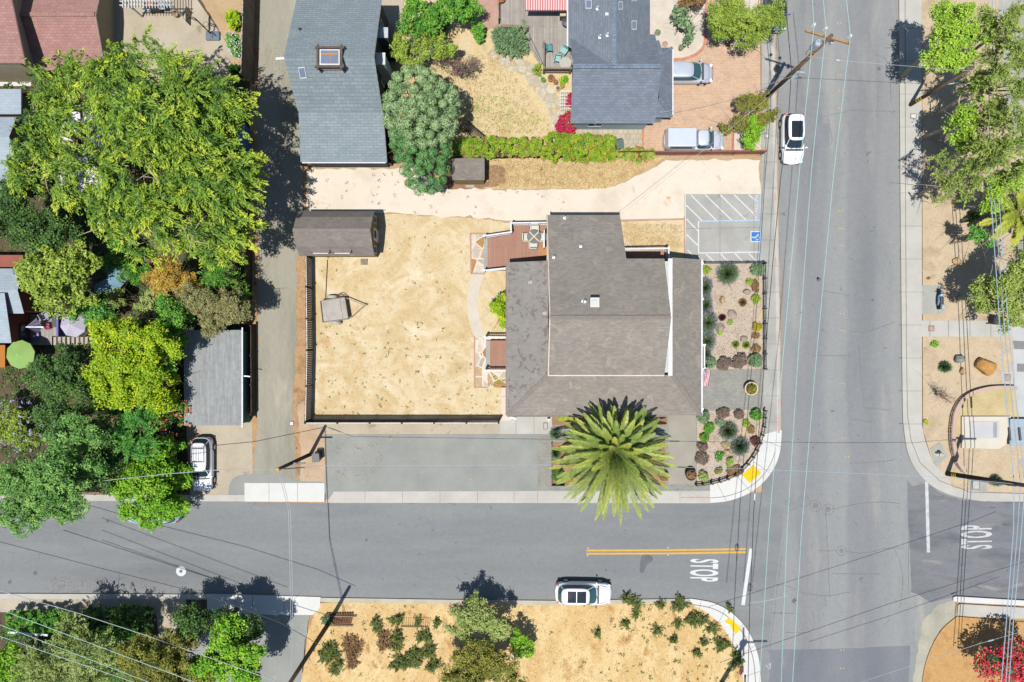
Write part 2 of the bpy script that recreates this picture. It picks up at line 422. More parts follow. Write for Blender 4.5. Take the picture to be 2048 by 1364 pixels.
# ---------------------------------------------------------------- the materials of the place
soil = M('soil', [c(150, 115, 80), c(205, 165, 120), c(180, 140, 100)], .35, 6, .35, spots=[(c(120, 95, 60), .6, .1, 1.1)])
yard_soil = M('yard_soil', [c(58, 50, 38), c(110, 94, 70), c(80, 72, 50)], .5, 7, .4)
dirt_mat = M('dirt', [c(192, 168, 138), c(218, 196, 164), c(206, 181, 148)], .35, 7, .2, spots=[(c(184, 158, 126), .6, .12, .9), (c(174, 154, 130), .66, .06, 2.2), (c(226, 202, 168), .62, .1, .5)])
asphalt_main = M('asphalt_main', [c(142, 144, 145), c(158, 159, 158), c(150, 152, 152)], .22, 14, .10, stretch=(1, .18, 1), spots=[(c(172, 170, 164), .58, .12, .35), (c(144, 146, 148), .62, .12, .5)], rough=.85)
def wheel_paths(m, stops, lo, hi, axis=0, fine=70):
    """tyre-worn lanes along a street and visible grit"""
    n, l = m.node_tree.nodes, m.node_tree.links; b = n['Principled BSDF']; src = b.inputs['Base Color'].links[0].from_socket
    vec = coords(n, l); sp = n.new('ShaderNodeSeparateXYZ'); l.new(vec, sp.inputs[0]); mr = n.new('ShaderNodeMapRange'); mr.inputs[1].default_value = lo; mr.inputs[2].default_value = hi
    wob = n.new('ShaderNodeMath'); wob.operation = 'MULTIPLY_ADD'; l.new(noise(n, l, vec, .12, 3), wob.inputs[0]); wob.inputs[1].default_value = 1.6; l.new(sp.outputs[axis], wob.inputs[2]); l.new(wob.outputs[0], mr.inputs[0])
    r_ = n.new('ShaderNodeValToRGB'); e = r_.color_ramp.elements; r_.color_ramp.interpolation = 'EASE'
    while len(e) < len(stops): e.new(.5)
    for i, (p_, v) in enumerate(stops): e[i].position = p_; e[i].color = (v, v, v * (1 + (1 - v) * .25), 1)
    l.new(mr.outputs[0], r_.inputs[0]); out = mix(n, l, 'MULTIPLY', 1.0, src, r_.outputs[0])
    f = _ramp(n, [(.84, .84, .84, 1), (1.16, 1.16, 1.16, 1)], .3, .7); l.new(noise(n, l, vec, fine, 2, .8), f.inputs[0]); out = mix(n, l, 'MULTIPLY', 1.0, out, f.outputs[0])
    for sc_, a_ in ((9, .07), (2.2, .05)):
        g_ = _ramp(n, [(1 - a_,) * 3 + (1,), (1 + a_,) * 3 + (1,)], .32, .68); l.new(noise(n, l, vec, sc_, 5, .7), g_.inputs[0]); out = mix(n, l, 'MULTIPLY', 1.0, out, g_.outputs[0])
    dr = _ramp(n, [(0, 0, 0, 1), (1, 1, 1, 1)], .69, .73); l.new(noise(n, l, vec, 1.7, 3, .5, .8), dr.inputs[0]); l.new(mix(n, l, 'MIX', dr.outputs[0], out, c(128, 130, 131)), b.inputs['Base Color'])
wheel_paths(asphalt_main, [(0, .97), (.14, 1.0), (.24, .86), (.36, .90), (.46, 1.05), (.57, 1.04), (.62, .89), (.77, .86), (.9, 1.0), (1, 1.05)], 22.6, 33.0)
asphalt_south = M('asphalt_south', [c(129, 131, 133), c(146, 148, 148), c(137, 139, 141)], .22, 16, .09, stretch=(.2, 1, 1), spots=[(c(150, 150, 147), .6, .14, .4)], rough=.85)
wheel_paths(asphalt_south, [(0, 1.04), (.16, 1.0), (.3, .93), (.45, .98), (.55, 1.02), (.68, .95), (.82, 1.0), (1, 1.05)], -20.6, -13.0, 1)
asphalt_side = M('asphalt_side', [c(104, 106, 112), c(138, 139, 142), c(120, 121, 126)], .4, 10, .16, stretch=(.35, 1, 1), spots=[(c(160, 158, 152), .62, .08, .6), (c(92, 94, 102), .64, .06, 1.4)])
asphalt_dark = M('asphalt_dark', [c(122, 126, 132), c(142, 145, 150)], .35, 12, .14, stretch=(1, .3, 1), spots=[(c(150, 150, 148), .62, .1, .7)])
asphalt_pad = M('asphalt_pad', [c(154, 156, 149), c(172, 173, 165)], .4, 14, .10, spots=[(c(200, 190, 155), .665, .03, 2.6)])
alley_mat = M('alley_surface', [c(150, 146, 130), c(178, 172, 154), c(164, 158, 142)], .3, 9, .14, stretch=(1, .2, 1), spots=[(c(190, 182, 162), .62, .1, .6)])
conc = M('concrete', [c(196, 192, 182), c(214, 210, 200)], .5, 8, .08)
conc_grey = M('concrete_grey', [c(172, 170, 162), c(196, 194, 186)], .5, 8, .1, spots=[(c(160, 158, 150), .62, .1, 1.2)])
conc_white = M('concrete_new', [c(226, 224, 218), c(238, 236, 230)], .6, 8, .05)
conc_tan = M('concrete_tan', [c(190, 176, 152), c(212, 198, 174)], .4, 7, .12, spots=[(c(170, 150, 120), .62, .08, .9)])
gravel_pale = M('pale_gravel', [c(230, 213, 190), c(246, 232, 212), c(238, 223, 202)], .3, 16, .14, spots=[(c(218, 178, 132), .66, .07, .55), (c(232, 206, 176), .6, .12, .9)])
lawn_mat = M('dry_lawn', [c(206, 174, 118), c(240, 220, 180), c(222, 194, 142), c(238, 216, 174)], .28, 11, .22, dist=.8, spots=[(c(206, 168, 112), .58, .18, .6), (c(248, 232, 200), .54, .16, .3), (c(220, 184, 130), .6, .1, 2.5), (c(232, 206, 160), .56, .1, 1.2)], bump=.3)
lot_mat = M('dry_lot', [c(212, 168, 106), c(244, 214, 156), c(228, 190, 128), c(240, 206, 146)], .5, 8, .26, stretch=(1, .55, 1), spots=[(c(200, 146, 84), .6, .1, .9), (c(250, 226, 176), .62, .1, .6)], bump=.3)
weed_mat = M('dry_weeds', [c(204, 170, 112), c(232, 204, 148), c(196, 158, 108)], .7, 8, .4, spots=[(c(150, 110, 76), .64, .06, 1.0)])
nyard_mat = M('yard_dry_grass', [c(214, 184, 128), c(238, 214, 166), c(224, 196, 142)], .5, 9, .3, spots=[(c(168, 172, 96), .64, .09, .55), (c(226, 206, 170), .6, .1, .4)])
mulch_pale = M('pale_mulch', [c(196, 176, 154), c(220, 202, 180), c(206, 188, 166)], .7, 20, .45, spots=[(c(222, 196, 152), .6, .1, .6), (c(206, 168, 142), .62, .1, 1.1)])
mulch_orange = M('orange_mulch', [c(192, 142, 88), c(218, 172, 112), c(204, 156, 98)], .8, 14, .34)
mulch_dark = M('soil_bed', [c(150, 116, 88), c(200, 160, 124)], .8, 16, .45)
pebbles = M('white_pebbles', [c(228, 212, 192), c(246, 234, 218)], 1.2, 26, .5)
brick_drive = Mbrick('brick_pavers', c(222, 184, 152), c(204, 168, 138), c(226, 200, 172), .24, .13, .014, blot=None, namt=.10)
brick_red = Mbrick('red_bricks', c(214, 140, 112), c(200, 122, 96), c(220, 180, 160), .22, .1, .012)
paver_grey = Mbrick('grey_pavers', c(172, 170, 160), c(160, 158, 148), c(140, 138, 130), .22, .12, .012, namt=.12)
paver_pale = Mbrick('pale_pavers', c(212, 200, 176), c(198, 188, 168), c(186, 166, 130), .42, .42, .03, namt=.12)
patio_red = M('red_patio', [c(196, 152, 134), c(214, 176, 158)], .6, 10, .15)
white_paint = M('white_road_paint', [c(226, 226, 226), c(240, 240, 240)], 2, 18, .12, spots=[(c(190, 190, 190), .64, .08, 5)])
worn_paint = M('worn_road_paint', [c(196, 196, 196), c(236, 236, 236)], 2, 18, .2, spots=[(c(130, 132, 136), .6, .06, 4)])
yellow_paint = M('yellow_road_paint', [c(232, 178, 72), c(240, 190, 90)], 2, 18, .1)
yellow_pad = M('yellow_tactile', [c(246, 208, 16), c(250, 216, 30)], 2, 30, .12)
red_paint = M('faded_red_paint', [c(226, 150, 140), c(232, 170, 158)], 2, 18, .2)
blue_paint = M('blue_paint', [c(52, 128, 214), c(66, 140, 222)], 2, 18, .1)
blue_line = M('pale_blue_paint', [c(176, 208, 236), c(190, 218, 240)], 2, 18, .1)
crack_mat = M('crack', [c(122, 122, 122), c(150, 150, 148)], 2, 12, .2)
patch_mat = M('asphalt_patch', [c(140, 142, 146), c(152, 153, 156)], 1, 14, .12)
oil_mat = M('oil_stain', [c(106, 110, 116), c(128, 132, 136)], 1.2, 12, .2)
joint_mat = M('joint', [c(128, 124, 116), c(150, 146, 138)], 1, 12, .15)
iron_cover = M('iron_cover', [c(130, 130, 128), c(150, 148, 144)], 2, 30, .2)
bark_brown = M('bark_brown', [c(110, 88, 66), c(140, 114, 88)], 3, 20, .3, stretch=(1, 1, .2))
bark_grey = M('bark_grey', [c(150, 138, 122), c(190, 178, 160)], 3, 20, .3, stretch=(1, 1, .2))
bark_pale = M('bark_pale', [c(206, 186, 154), c(228, 210, 180)], 3, 20, .25, stretch=(1, 1, .2))
pole_wood = M('pole_wood', [c(112, 92, 72), c(150, 126, 100)], 2, 16, .25, stretch=(1, 1, .12))
pole_dark = M('pole_dark', [c(52, 40, 32), c(84, 64, 50)], 2, 16, .25, stretch=(1, 1, .12))
fence_dark = M('fence_dark', [c(64, 50, 42), c(104, 82, 66)], 1.5, 14, .3)
fence_grey = M('fence_grey', [c(140, 126, 108), c(172, 156, 134)], 1.5, 14, .3)
fence_red = M('fence_red', [c(150, 96, 82), c(176, 118, 100)], 1.5, 14, .25)
deck_red = Mbrick('deck_boards', c(190, 146, 124), c(180, 136, 115), c(140, 104, 88), 6, .15, .009, rz=R(90), namt=.06)
deck_grey = Mbrick('grey_deck_boards', c(188, 180, 170), c(168, 160, 150), c(128, 118, 110), 5, .15, .009, rz=R(90), namt=.12)
wood_raw = M('raw_wood', [c(196, 140, 84), c(214, 160, 104)], 2, 14, .2, stretch=(1, 6, 1))
white_trim = Mplain('white_trim', c(240, 240, 240), .5)
pale_green = Mplain('pale_green_siding', c(206, 220, 210), .7)
peach_trim = Mplain('peach_trim', c(238, 214, 198), .6)
black_iron = Mplain('black_iron', (.02, .02, .022, 1), .5)
black_plastic = Mplain('black_plastic', (.025, .027, .03, 1), .55)
grey_metal = Mplain('grey_metal', (.38, .4, .42, 1), .4, .5, .6)
alu = Mplain('aluminium', (.6, .62, .65, 1), .35, .5, .7)
galv = M('galvanised_sheet', [c(146, 140, 132), c(176, 170, 160)], 1.2, 14, .15, rough=.5, metal=.3)
cable_black = Mplain('black_cable', (.02, .02, .022, 1), .6)
cable_cyan = Mplain('weathered_copper_cable', c(186, 226, 220), .6)
cable_blue = Mplain('pale_blue_cable', c(176, 204, 224), .5)
cable_grey = Mplain('grey_cable', c(196, 200, 202), .6)
terracotta = Mplain('terracotta', c(214, 150, 104), .8)
cream = Mplain('cream_pot', c(232, 208, 160), .7)
stone_tan = M('tan_boulder', [c(196, 160, 112), c(222, 188, 140), c(170, 134, 96)], 1.6, 9, .3, bump=.4)
stone_grey = M('grey_boulder', [c(168, 152, 136), c(200, 182, 164)], 1.6, 9, .3, bump=.4)
stone_orange = M('orange_boulder', [c(190, 128, 62), c(222, 166, 92), c(150, 120, 92)], 1.3, 8, .35, bump=.5)
glass_dark = Mplain('dark_glass', (.012, .02, .026, 1), .06, .5)  # near-black glossy glass for house windows and cars
teal_glass = Mplain('tinted_glass', (.02, .055, .062, 1), .05, .5)
sky_glass = Mplain('skylight_glass', (.10, .12, .17, 1), .06, .6)
tyre = Mplain('tyre_rubber', (.016, .016, .017, 1), .8)
rim = Mplain('wheel_rim', (.5, .51, .53, 1), .35, .5, .5)
red_lens = Mplain('red_lens', (.35, .02, .02, 1), .2)
clear_lens = Mplain('clear_lens', (.55, .58, .6, 1), .15)
def Mflag(name, cols, mortar, scale=1.6, ew=.06):
    m, n, l, b = base(name, .9, .2)
    vec = coords(n, l)
    v = n.new("ShaderNodeTexVoronoi"); v.inputs["Scale"].default_value = scale; l.new(vec, v.inputs["Vector"])
    e = n.new("ShaderNodeTexVoronoi"); e.feature = 'DISTANCE_TO_EDGE'; e.inputs["Scale"].default_value = scale; l.new(vec, e.inputs["Vector"])
    sp = n.new("ShaderNodeSeparateColor"); l.new(v.outputs["Color"], sp.inputs[0])
    r_ = _ramp(n, cols, .1, .9); r_.color_ramp.interpolation = 'CONSTANT'; l.new(sp.outputs[0], r_.inputs[0])
    f = _ramp(n, [(.82, .82, .82, 1), (1.15, 1.15, 1.15, 1)]); l.new(noise(n, l, vec, 4, 5), f.inputs[0])
    st = mix(n, l, 'MULTIPLY', 1.0, r_.outputs[0], f.outputs[0])
    ed = _ramp(n, [(0, 0, 0, 1), (1, 1, 1, 1)], ew * .6, ew); l.new(e.outputs["Distance"], ed.inputs[0])
    l.new(mix(n, l, 'MIX', ed.outputs[0], mortar, st), b.inputs["Base Color"])
    MATS[name] = m; return m
flag_warm = Mflag('warm_flagstone', [c(214, 200, 178), c(206, 178, 138), c(226, 212, 192), c(190, 146, 92), c(196, 186, 170)], c(246, 226, 206), 1.25, .06)
flag_grey = Mflag('pale_flagstone', [c(212, 204, 184), c(200, 192, 172), c(224, 216, 198)], c(206, 178, 130), 1.5, .07)
# ---------------------------------------------------------------- the ground, in sheets
def sheet(name, pts, z, mat, z0=None, top=False):
    mb = MB(); P = [(X(p[0], z), Y(p[1], z)) for p in pts]
    mb.prism(P, (z - .3 if z0 is None else z0), z)
    return tag(mb.build(name, mat), kind='structure')
def strip_pts(pts, w_):
    P = [Vector(p) for p in pts]; a = []; b = []
    for i, p in enumerate(P):
        d = (P[min(i + 1, len(P) - 1)] - P[max(0, i - 1)]).normalized(); nrm = Vector((-d.y, d.x))
        a.append(tuple(p + nrm * w_ / 2)); b.append(tuple(p - nrm * w_ / 2))
    return a + b[::-1]
def strip(name, pts, w_, z, mat, z0=None): return sheet(name, strip_pts(pts, w_), z, mat, z0)
g = MB(); g.add([(-320, -320, 0), (320, -320, 0), (320, 320, 0), (-320, 320, 0)], [(0, 1, 2, 3)])
tag(g.build('ground', soil), kind='structure')
corner_nw = smooth([(1564, 860), (1558, 912), (1537, 953), (1502, 984), (1460, 1001), (1420, 1006)], 6)
corner_sw = smooth([(1380, 1197), (1430, 1207), (1470, 1231), (1500, 1268), (1517, 1315), (1522, 1364)], 6)
corner_ne = smooth([(1990, 1003), (1940, 999), (1882, 982), (1840, 950), (1816, 905), (1806, 840)], 6)
left_edge = [(1552, -80), (1554, 150), (1557, 330), (1560, 500), (1563, 700)]
main_pts = left_edge + corner_nw + [(650, 1007), (440, 1003), (-80, 1001), (-80, 1186), (400, 1188), (640, 1194), (900, 1199), (1110, 1201)] + corner_sw + [(1523, 1440), (1838, 1440), (1838, 1300), (1862, 1255), (1906, 1212), (1908, 1195), (2130, 1212), (2130, 1004)] + corner_ne + [(1802, 700), (1799, 400), (1796, -80)]
road = sheet('main_road', main_pts, .004, asphalt_main, -.05)
sheet('south_street', [(-80, 1001), (440, 1003), (650, 1007)] + corner_nw[::-1][:14] + [(1566, 1000), (1566, 1050), (1557, 1120), (1536, 1300), (1533, 1440), (1523, 1440)] + corner_sw[::-1] + [(1110, 1201), (900, 1199), (640, 1194), (400, 1188), (-80, 1186)], .009, asphalt_south, -.05)
sheet('side_street', ragged([(1814, 960), (1826, 972), (1850, 966), (1880, 987), (1940, 1002), (2130, 1006), (2130, 1210), (1910, 1193), (1860, 1205), (1822, 1180)], 2.5, 14, 4), .0095, asphalt_side, -.05)
sheet('road_patch', ragged([(1540, 1301), (1700, 1297), (1820, 1291), (1815, 1440), (1534, 1440)], 1.0, 20, 5), .010, asphalt_dark, -.05)
sheet('road_patch', ragged([(1622, 248), (1660, 246), (1659, 290), (1620, 290)], 1, 12, 6), .008, patch_mat, -.05)
sheet('road_shoulder', ragged([(1822, 1440), (1830, 1330), (1846, 1240), (1878, 1210), (1908, 1198), (1914, 1232), (1880, 1262), (1856, 1312), (1846, 1364), (1843, 1440)], 3, 10, 7), .012, M('sandy_shoulder', [c(172, 168, 152), c(204, 198, 178)], .6, 10, .2), -.05)
# yards, beds and paths; the land stands a kerb's height above the street
L0 = .10
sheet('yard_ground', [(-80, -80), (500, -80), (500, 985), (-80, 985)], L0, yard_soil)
sheet('alley_verge', [(500, -80), (612, -80), (612, 1000), (500, 1000)], L0, soil)
sheet('alley', ragged([(520, -80), (600, -80), (606, 330), (606, 430), (594, 520), (591, 700), (586, 850), (592, 966), (506, 966), (514, 850), (516, 650), (514, 300)], 3, 14, 8), L0 + .006, alley_mat)
sheet('concrete_patio', [(222, -80), (390, -80), (395, 0), (470, 110), (440, 240), (222, 240)], L0 + .004, conc_tan)
sheet('dirt', ragged([(395, -10), (395, -80), (500, -80), (490, 160), (450, 160), (468, 108)], 2, 10, 9), L0 + .005, M('tan_dirt', [c(196, 164, 122), c(216, 186, 144)], .6, 8, .2))
sheet('driveway_left', [(372, 845), (504, 845), (506, 990), (380, 990)], L0 + .004, conc_tan)
sheet('driveway_patch', smooth([(456, 990), (462, 962), (490, 948), (560, 952), (600, 962), (650, 965), (650, 990)], 3), L0 + .011, asphalt_pad)
sheet('lot_ground', [(612, 312), (1524, 312), (1524, 985), (612, 985)], L0, M('lot_soil', [c(190, 160, 122), c(214, 186, 148)], .5, 8, .25))
sheet('dry_grass', ragged([(868, 318), (1330, 314), (1262, 356), (1216, 376), (1040, 378), (868, 376)], 2, 10, 11), L0 + .008, weed_mat)
sheet('bare_soil', ragged([(884, 330), (1006, 330), (1012, 366), (960, 378), (884, 378)], 3, 9, 12), L0 + .012, M('brown_soil', [c(150, 110, 86), c(186, 144, 112)], .8, 9, .3))
sheet('gravel_driveway', ragged([(613, 338), (830, 337), (884, 377), (1040, 379), (1216, 377), (1262, 358), (1332, 321), (1520, 318), (1521, 390), (1370, 390), (1368, 436), (1240, 442), (1020, 443), (940, 434), (800, 427), (613, 424)], 3, 10, 13), L0 + .010, gravel_pale)
sheet('dry_lawn', ragged([(628, 428), (800, 429), (940, 436), (1020, 446), (1100, 446), (1100, 775), (1010, 775), (1001, 834), (622, 842), (618, 430)], 2.5, 10, 14), L0 + .006, lawn_mat)
sheet('gravel_bed', [(1242, 444), (1369, 438), (1369, 526), (1242, 526)], L0 + .006, lawn_mat)
strip('brick_edging', [(1240, 441), (1369, 438), (1370, 525)], 4, L0 + .03, patio_red)
sheet('parking_stall', [(1369, 388), (1521, 388), (1522, 526), (1369, 526)], L0 + .014, conc_grey)
sheet('garden_bed', [(1403, 526), (1526, 526), (1527, 738), (1403, 738)], L0 + .008, mulch_pale)
sheet('plaza', [(1340, 738), (1527, 738), (1527, 820), (1394, 823), (1394, 968), (1421, 970), (1421, 984), (1075, 984), (1075, 868), (1104, 868), (1104, 826), (1340, 820)], L0 + .010, paver_grey)
sheet('garden_bed', [(1340, 823), (1527, 819), (1527, 868), (1516, 905), (1482, 945), (1442, 963), (1386, 969), (1394, 960), (1394, 823)], L0 + .015, mulch_pale)
sheet('garden_bed', [(1104, 832), (1334, 826), (1334, 850), (1104, 850)], L0 + .014, mulch_dark)
sheet('garden_bed', [(1104, 884), (1330, 884), (1330, 970), (1104, 970)], L0 + .015, mulch_dark)
sheet('plaza_slab', [(1337, 824), (1392, 824), (1392, 968), (1337, 968)], L0 + .018, M('plain_slab', [c(168, 162, 148), c(186, 180, 164)], .5, 9, .12))
sheet('beige_strip', [(612, 846), (1000, 846), (1000, 868), (650, 868), (648, 1000), (600, 966), (604, 850)], L0 + .004, conc_tan)
sheet('dirt', ragged([(596, 810), (612, 800), (614, 850), (650, 858), (650, 962), (608, 960), (600, 900)], 4, 8, 15), L0 + .009, M('pink_dirt', [c(200, 168, 136), c(224, 196, 164)], .7, 9, .3))
sheet('parking_pad', [(650, 869), (1075, 868), (1075, 983), (668, 983), (652, 1004)], L0 + .012, asphalt_pad)
sheet('walkway', [(1000, 832), (1104, 831), (1104, 868), (1000, 868)], L0 + .016, conc)
# stone patios and the curved path behind the house
sheet('flagstone_patio', [(942, 467), (975, 467), (975, 546), (943, 546)], L0 + .012, flag_warm)
sheet('flagstone_patio', [(949, 672), (1020, 672), (1020, 775), (974, 775), (950, 772)], L0 + .012, flag_warm)
strip('path', smooth([(957, 546), (948, 580), (945, 612), (950, 645), (960, 673)], 5), 21, L0 + .011, M('pale_path', [c(222, 208, 188), c(236, 224, 206)], .8, 18, .2))
for q in ([(942, 467), (975, 467)], [(941, 466), (942, 547)], [(942, 547), (970, 547)], [(949, 672), (949, 774), (975, 775)], [(977, 748), (977, 774)]):
    strip('brick_edging', q, 3, L0 + .04, patio_red)
# neighbour to the north
sheet('neighbour_yard', [(770, -80), (1305, -80), (1305, 314), (770, 322)], L0, nyard_mat)
sheet('side_walk', [(752, -80), (806, -80), (806, 70), (760, 110)], L0 + .006, conc_tan)
sheet('red_patio', [(955, -80), (1000, -80), (1000, 52), (970, 62), (955, 40)], L0 + .007, patio_red)
strip('stepping_stone_path', smooth([(985, 95), (1020, 122), (1056, 140), (1080, 172), (1106, 205), (1118, 240), (1116, 272)], 5), 30, L0 + .008, flag_grey)
sheet('paved_yard', [(1150, 252), (1286, 252), (1286, 308), (1180, 308), (1150, 285)], L0 + .010, paver_pale)
sheet('brick_driveway', [(1285, 86), (1412, 86), (1412, -80), (1432, -80), (1432, 88), (1520, 90), (1523, 308), (1285, 308)], L0 + .009, brick_drive)
sheet('pebble_bed', smooth([(1290, -80), (1410, -80), (1412, 60), (1404, 100), (1370, 118), (1290, 120)], 3, True), L0 + .014, pebbles)
strip('brick_edging', smooth([(1412, -60), (1412, 60), (1404, 98), (1374, 116), (1340, 120)], 4), 6, L0 + .03, brick_red)
sheet('pebble_bed', [(1408, -80), (1432, -80), (1436, 90), (1520, 92), (1520, -80)], L0 + .013, pebbles)
strip('brick_edging', [(1286, 252), (1286, 306)], 5, L0 + .02, brick_red)
sheet('pebble_bed', [(1466, 250), (1524, 250), (1524, 306), (1466, 306)], L0 + .013, pebbles)
strip('brick_edging', [(1466, 250), (1466, 306)], 5, L0 + .03, brick_red)
# bottom left and bottom lot
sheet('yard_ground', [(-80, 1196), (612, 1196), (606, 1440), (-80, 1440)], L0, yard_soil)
sheet('sidewalk', [(-80, 1197), (372, 1197), (372, 1250), (335, 1275), (318, 1275), (312, 1228), (170, 1228), (160, 1262), (150, 1228), (-80, 1222)], L0 + .014, conc_tan)
sheet('driveway', ragged([(378, 1226), (620, 1226), (614, 1268), (604, 1330), (600, 1440), (360, 1440)], 2, 12, 17), L0 + .008, asphalt_pad)
sheet('driveway_apron', [(414, 1188), (641, 1194), (640, 1215), (626, 1230), (414, 1228)], L0 + .016, conc_white)
sheet('dry_field', ragged([(640, 1205), (900, 1206), (1110, 1206), (1385, 1207), (1440, 1243), (1478, 1285), (1489, 1364), (1490, 1440), (586, 1440), (608, 1330), (615, 1270), (628, 1228)], 2, 10, 18), L0 + .006, lot_mat)
# east side
sheet('dirt_yard', [(1844, -80), (2130, -80), (2130, 996), (1990, 997), (1900, 975), (1866, 925), (1846, 860)], L0, dirt_mat)
sheet('walkway', [(1844, 641), (2026, 641), (2026, 673), (1844, 673)], L0 + .012, conc)
sheet('driveway', [(2024, 652), (2130, 652), (2130, 845), (2038, 838), (2030, 780)], L0 + .014, M('pale_drive', [c(200, 200, 198), c(214, 214, 212)], .5, 8, .06))
sheet('driveway', [(1992, -80), (2130, -80), (2130, 330), (2048, 320), (2010, 200)], L0 + .010, conc_grey)
sheet('driveway', [(2032, 430), (2130, 430), (2130, 560), (2032, 560)], L0 + .010, conc_grey)
sheet('cart_pad', [(1844, 571), (1886, 571), (1888, 628), (1844, 628)], L0 + .013, conc_grey)
sheet('dry_lawn', ragged([(1920, 800), (1944, 782), (1990, 776), (2036, 780), (2036, 836), (1924, 836), (1916, 880), (1912, 850)], 2, 8, 20), L0 + .008, M('greenish_dry_lawn', [c(206, 184, 132), c(226, 206, 158)], .7, 9, .25, spots=[(c(184, 178, 112), .6, .1, .8)]))
sheet('bark_mulch', smooth([(1843, 1440), (1845, 1364), (1857, 1310), (1882, 1262), (1914, 1233)], 6) + [(1990, 1240), (2130, 1250), (2130, 1440)], L0 + .01, mulch_orange)
sheet('garden_path', [(2026, 1344), (2130, 1344), (2130, 1440), (2024, 1440)], L0 + .02, conc_tan)
# pavements, gutters and kerbs
def kerb(name, pts, w_=5, z=.135, mat=None): return strip(name, pts, w_, z, mat or conc)
sheet('sidewalk', [(1523, -80), (1550, -80), (1552, 150), (1555, 330), (1558, 500), (1561, 700), (1562, 866), (1527, 866), (1526, 526), (1522, 526)], .124, conc_grey, -.05)
strip('gutter', [(1546, 90), (1550, 330), (1553, 500), (1556, 700), (1557, 866)], 6, .128, conc)
def inner(pts, d):
    P = [Vector(p) for p in pts]; out = []
    for i, p in enumerate(P):
        v = (P[min(i + 1, len(P) - 1)] - P[max(0, i - 1)]).normalized(); out.append(tuple(p + Vector((-v.y, v.x)) * d))
    return out
sheet('corner_ramp', corner_nw + [(1420, 970), (1452, 962), (1484, 944), (1516, 906), (1527, 868)], .126, conc_white, -.05)
sheet('sidewalk', [(652, 1005), (668, 983), (1075, 982), (1421, 982), (1421, 1006)], .124, conc, -.05)
strip('gutter', [(652, 1002), (1421, 1003)], 7, .129, conc)
sheet('driveway_apron', [(489, 966), (649, 966), (649, 1004), (489, 1003)], .126, conc_white, -.05)
sheet('kerb_strip', [(-80, 988), (489, 990), (489, 1003), (-80, 1001)], .122, conc, -.05)
sheet('kerb_strip', [(-80, 1187), (400, 1189), (414, 1189), (414, 1199), (-80, 1197)], .132, conc, -.05)
kerb('kerb', [(641, 1200), (900, 1204), (1110, 1206), (1384, 1202)], 9, .125, M('dusty_concrete', [c(196, 184, 158), c(214, 206, 186)], .8, 8, .15))
sheet('corner_ramp', corner_sw + [(1523, 1440), (1489, 1440), (1488, 1364), (1480, 1322), (1464, 1282), (1440, 1246), (1410, 1222), (1380, 1206)], .126, conc_white, -.05)
strip('kerb', inner(corner_sw, 11), 1.6, .1285, joint_mat)
strip('kerb', inner(corner_nw, 10), 1.2, .1285, joint_mat)
sheet('sidewalk', [(1798, -80), (1844, -80), (1844, 850), (1850, 880), (1866, 925), (1880, 940), (1900, 962), (1905, 975), (1990, 986), (2130, 988), (2130, 1003)] + corner_ne + [(1804, 700), (1801, 400)], .124, conc, -.05)
strip('gutter_line', [(1810, -80), (1811, 400), (1813, 700), (1815, 830), (1822, 880), (1840, 925), (1880, 962), (1940, 984), (2130, 990)], 1.3, .1275, joint_mat)
sheet('sidewalk_pad', [(1861, 897), (1880, 884), (1897, 912), (1872, 934)], .130, conc_grey)
sheet('concrete_wall_top', [(1907, 1195), (1912, 1193), (2130, 1206), (2130, 1216), (1912, 1204), (1907, 1202)], .2, conc_white)
sheet('sidewalk', [(1916, 1211), (1920, 1208), (2130, 1220), (2130, 1240), (1990, 1236), (1915, 1231)], .135, conc, -.05)
# joints across the pavements
jm = MB()
def joint(a, b, w_=.7, z=.1295):
    P = strip_pts([a, b], w_); jm.prism([(X(p[0], z), Y(p[1], z)) for p in P], z - .004, z)
for y in range(-40, 860, 52): joint((1524, y), (1552 + max(0, y) * .011, y))
for x in (490 + 48, 595, 730, 805, 880, 955, 1028, 1075, 1150, 1225, 1300, 1360): joint((x, 983 if x > 650 else 966), (x, 1005))
for y in range(-10, 850, 66): joint((1799, y), (1844, y))
for x in (60, 154, 240, 300): joint((x, 1198), (x, 1224))
for x in (470, 505, 568): joint((x, 1190), (x, 1228))
for x in (1032, 1068): joint((x, 832), (x, 868))
for a, b in (((1440, 388), (1440, 526)), ((1370, 457), (1521, 455)), ((1508, 388), (1508, 526)), ((1860, 641), (1860, 673)), ((1897, 641), (1897, 673)), ((1940, 641), (1940, 673)), ((1982, 641), (1982, 673)), ((1955, 1215), (1955, 1234)), ((1995, 1217), (1995, 1236)), ((2030, 1220), (2030, 1238))): joint(a, b)
for i in range(4, len(corner_nw) - 2, 7):
    a = corner_nw[i]; v = Vector((1360, 820)) - Vector(a); v.normalize(); joint(a, (a[0] + v.x * 40, a[1] + v.y * 40))
for i in range(3, len(corner_sw) - 2, 6):
    a = corner_sw[i]; v = Vector((1360, 1400)) - Vector(a); v.normalize(); joint(a, (a[0] + v.x * 32, a[1] + v.y * 32))
tag(jm.build('pavement_joint', joint_mat), kind='structure')
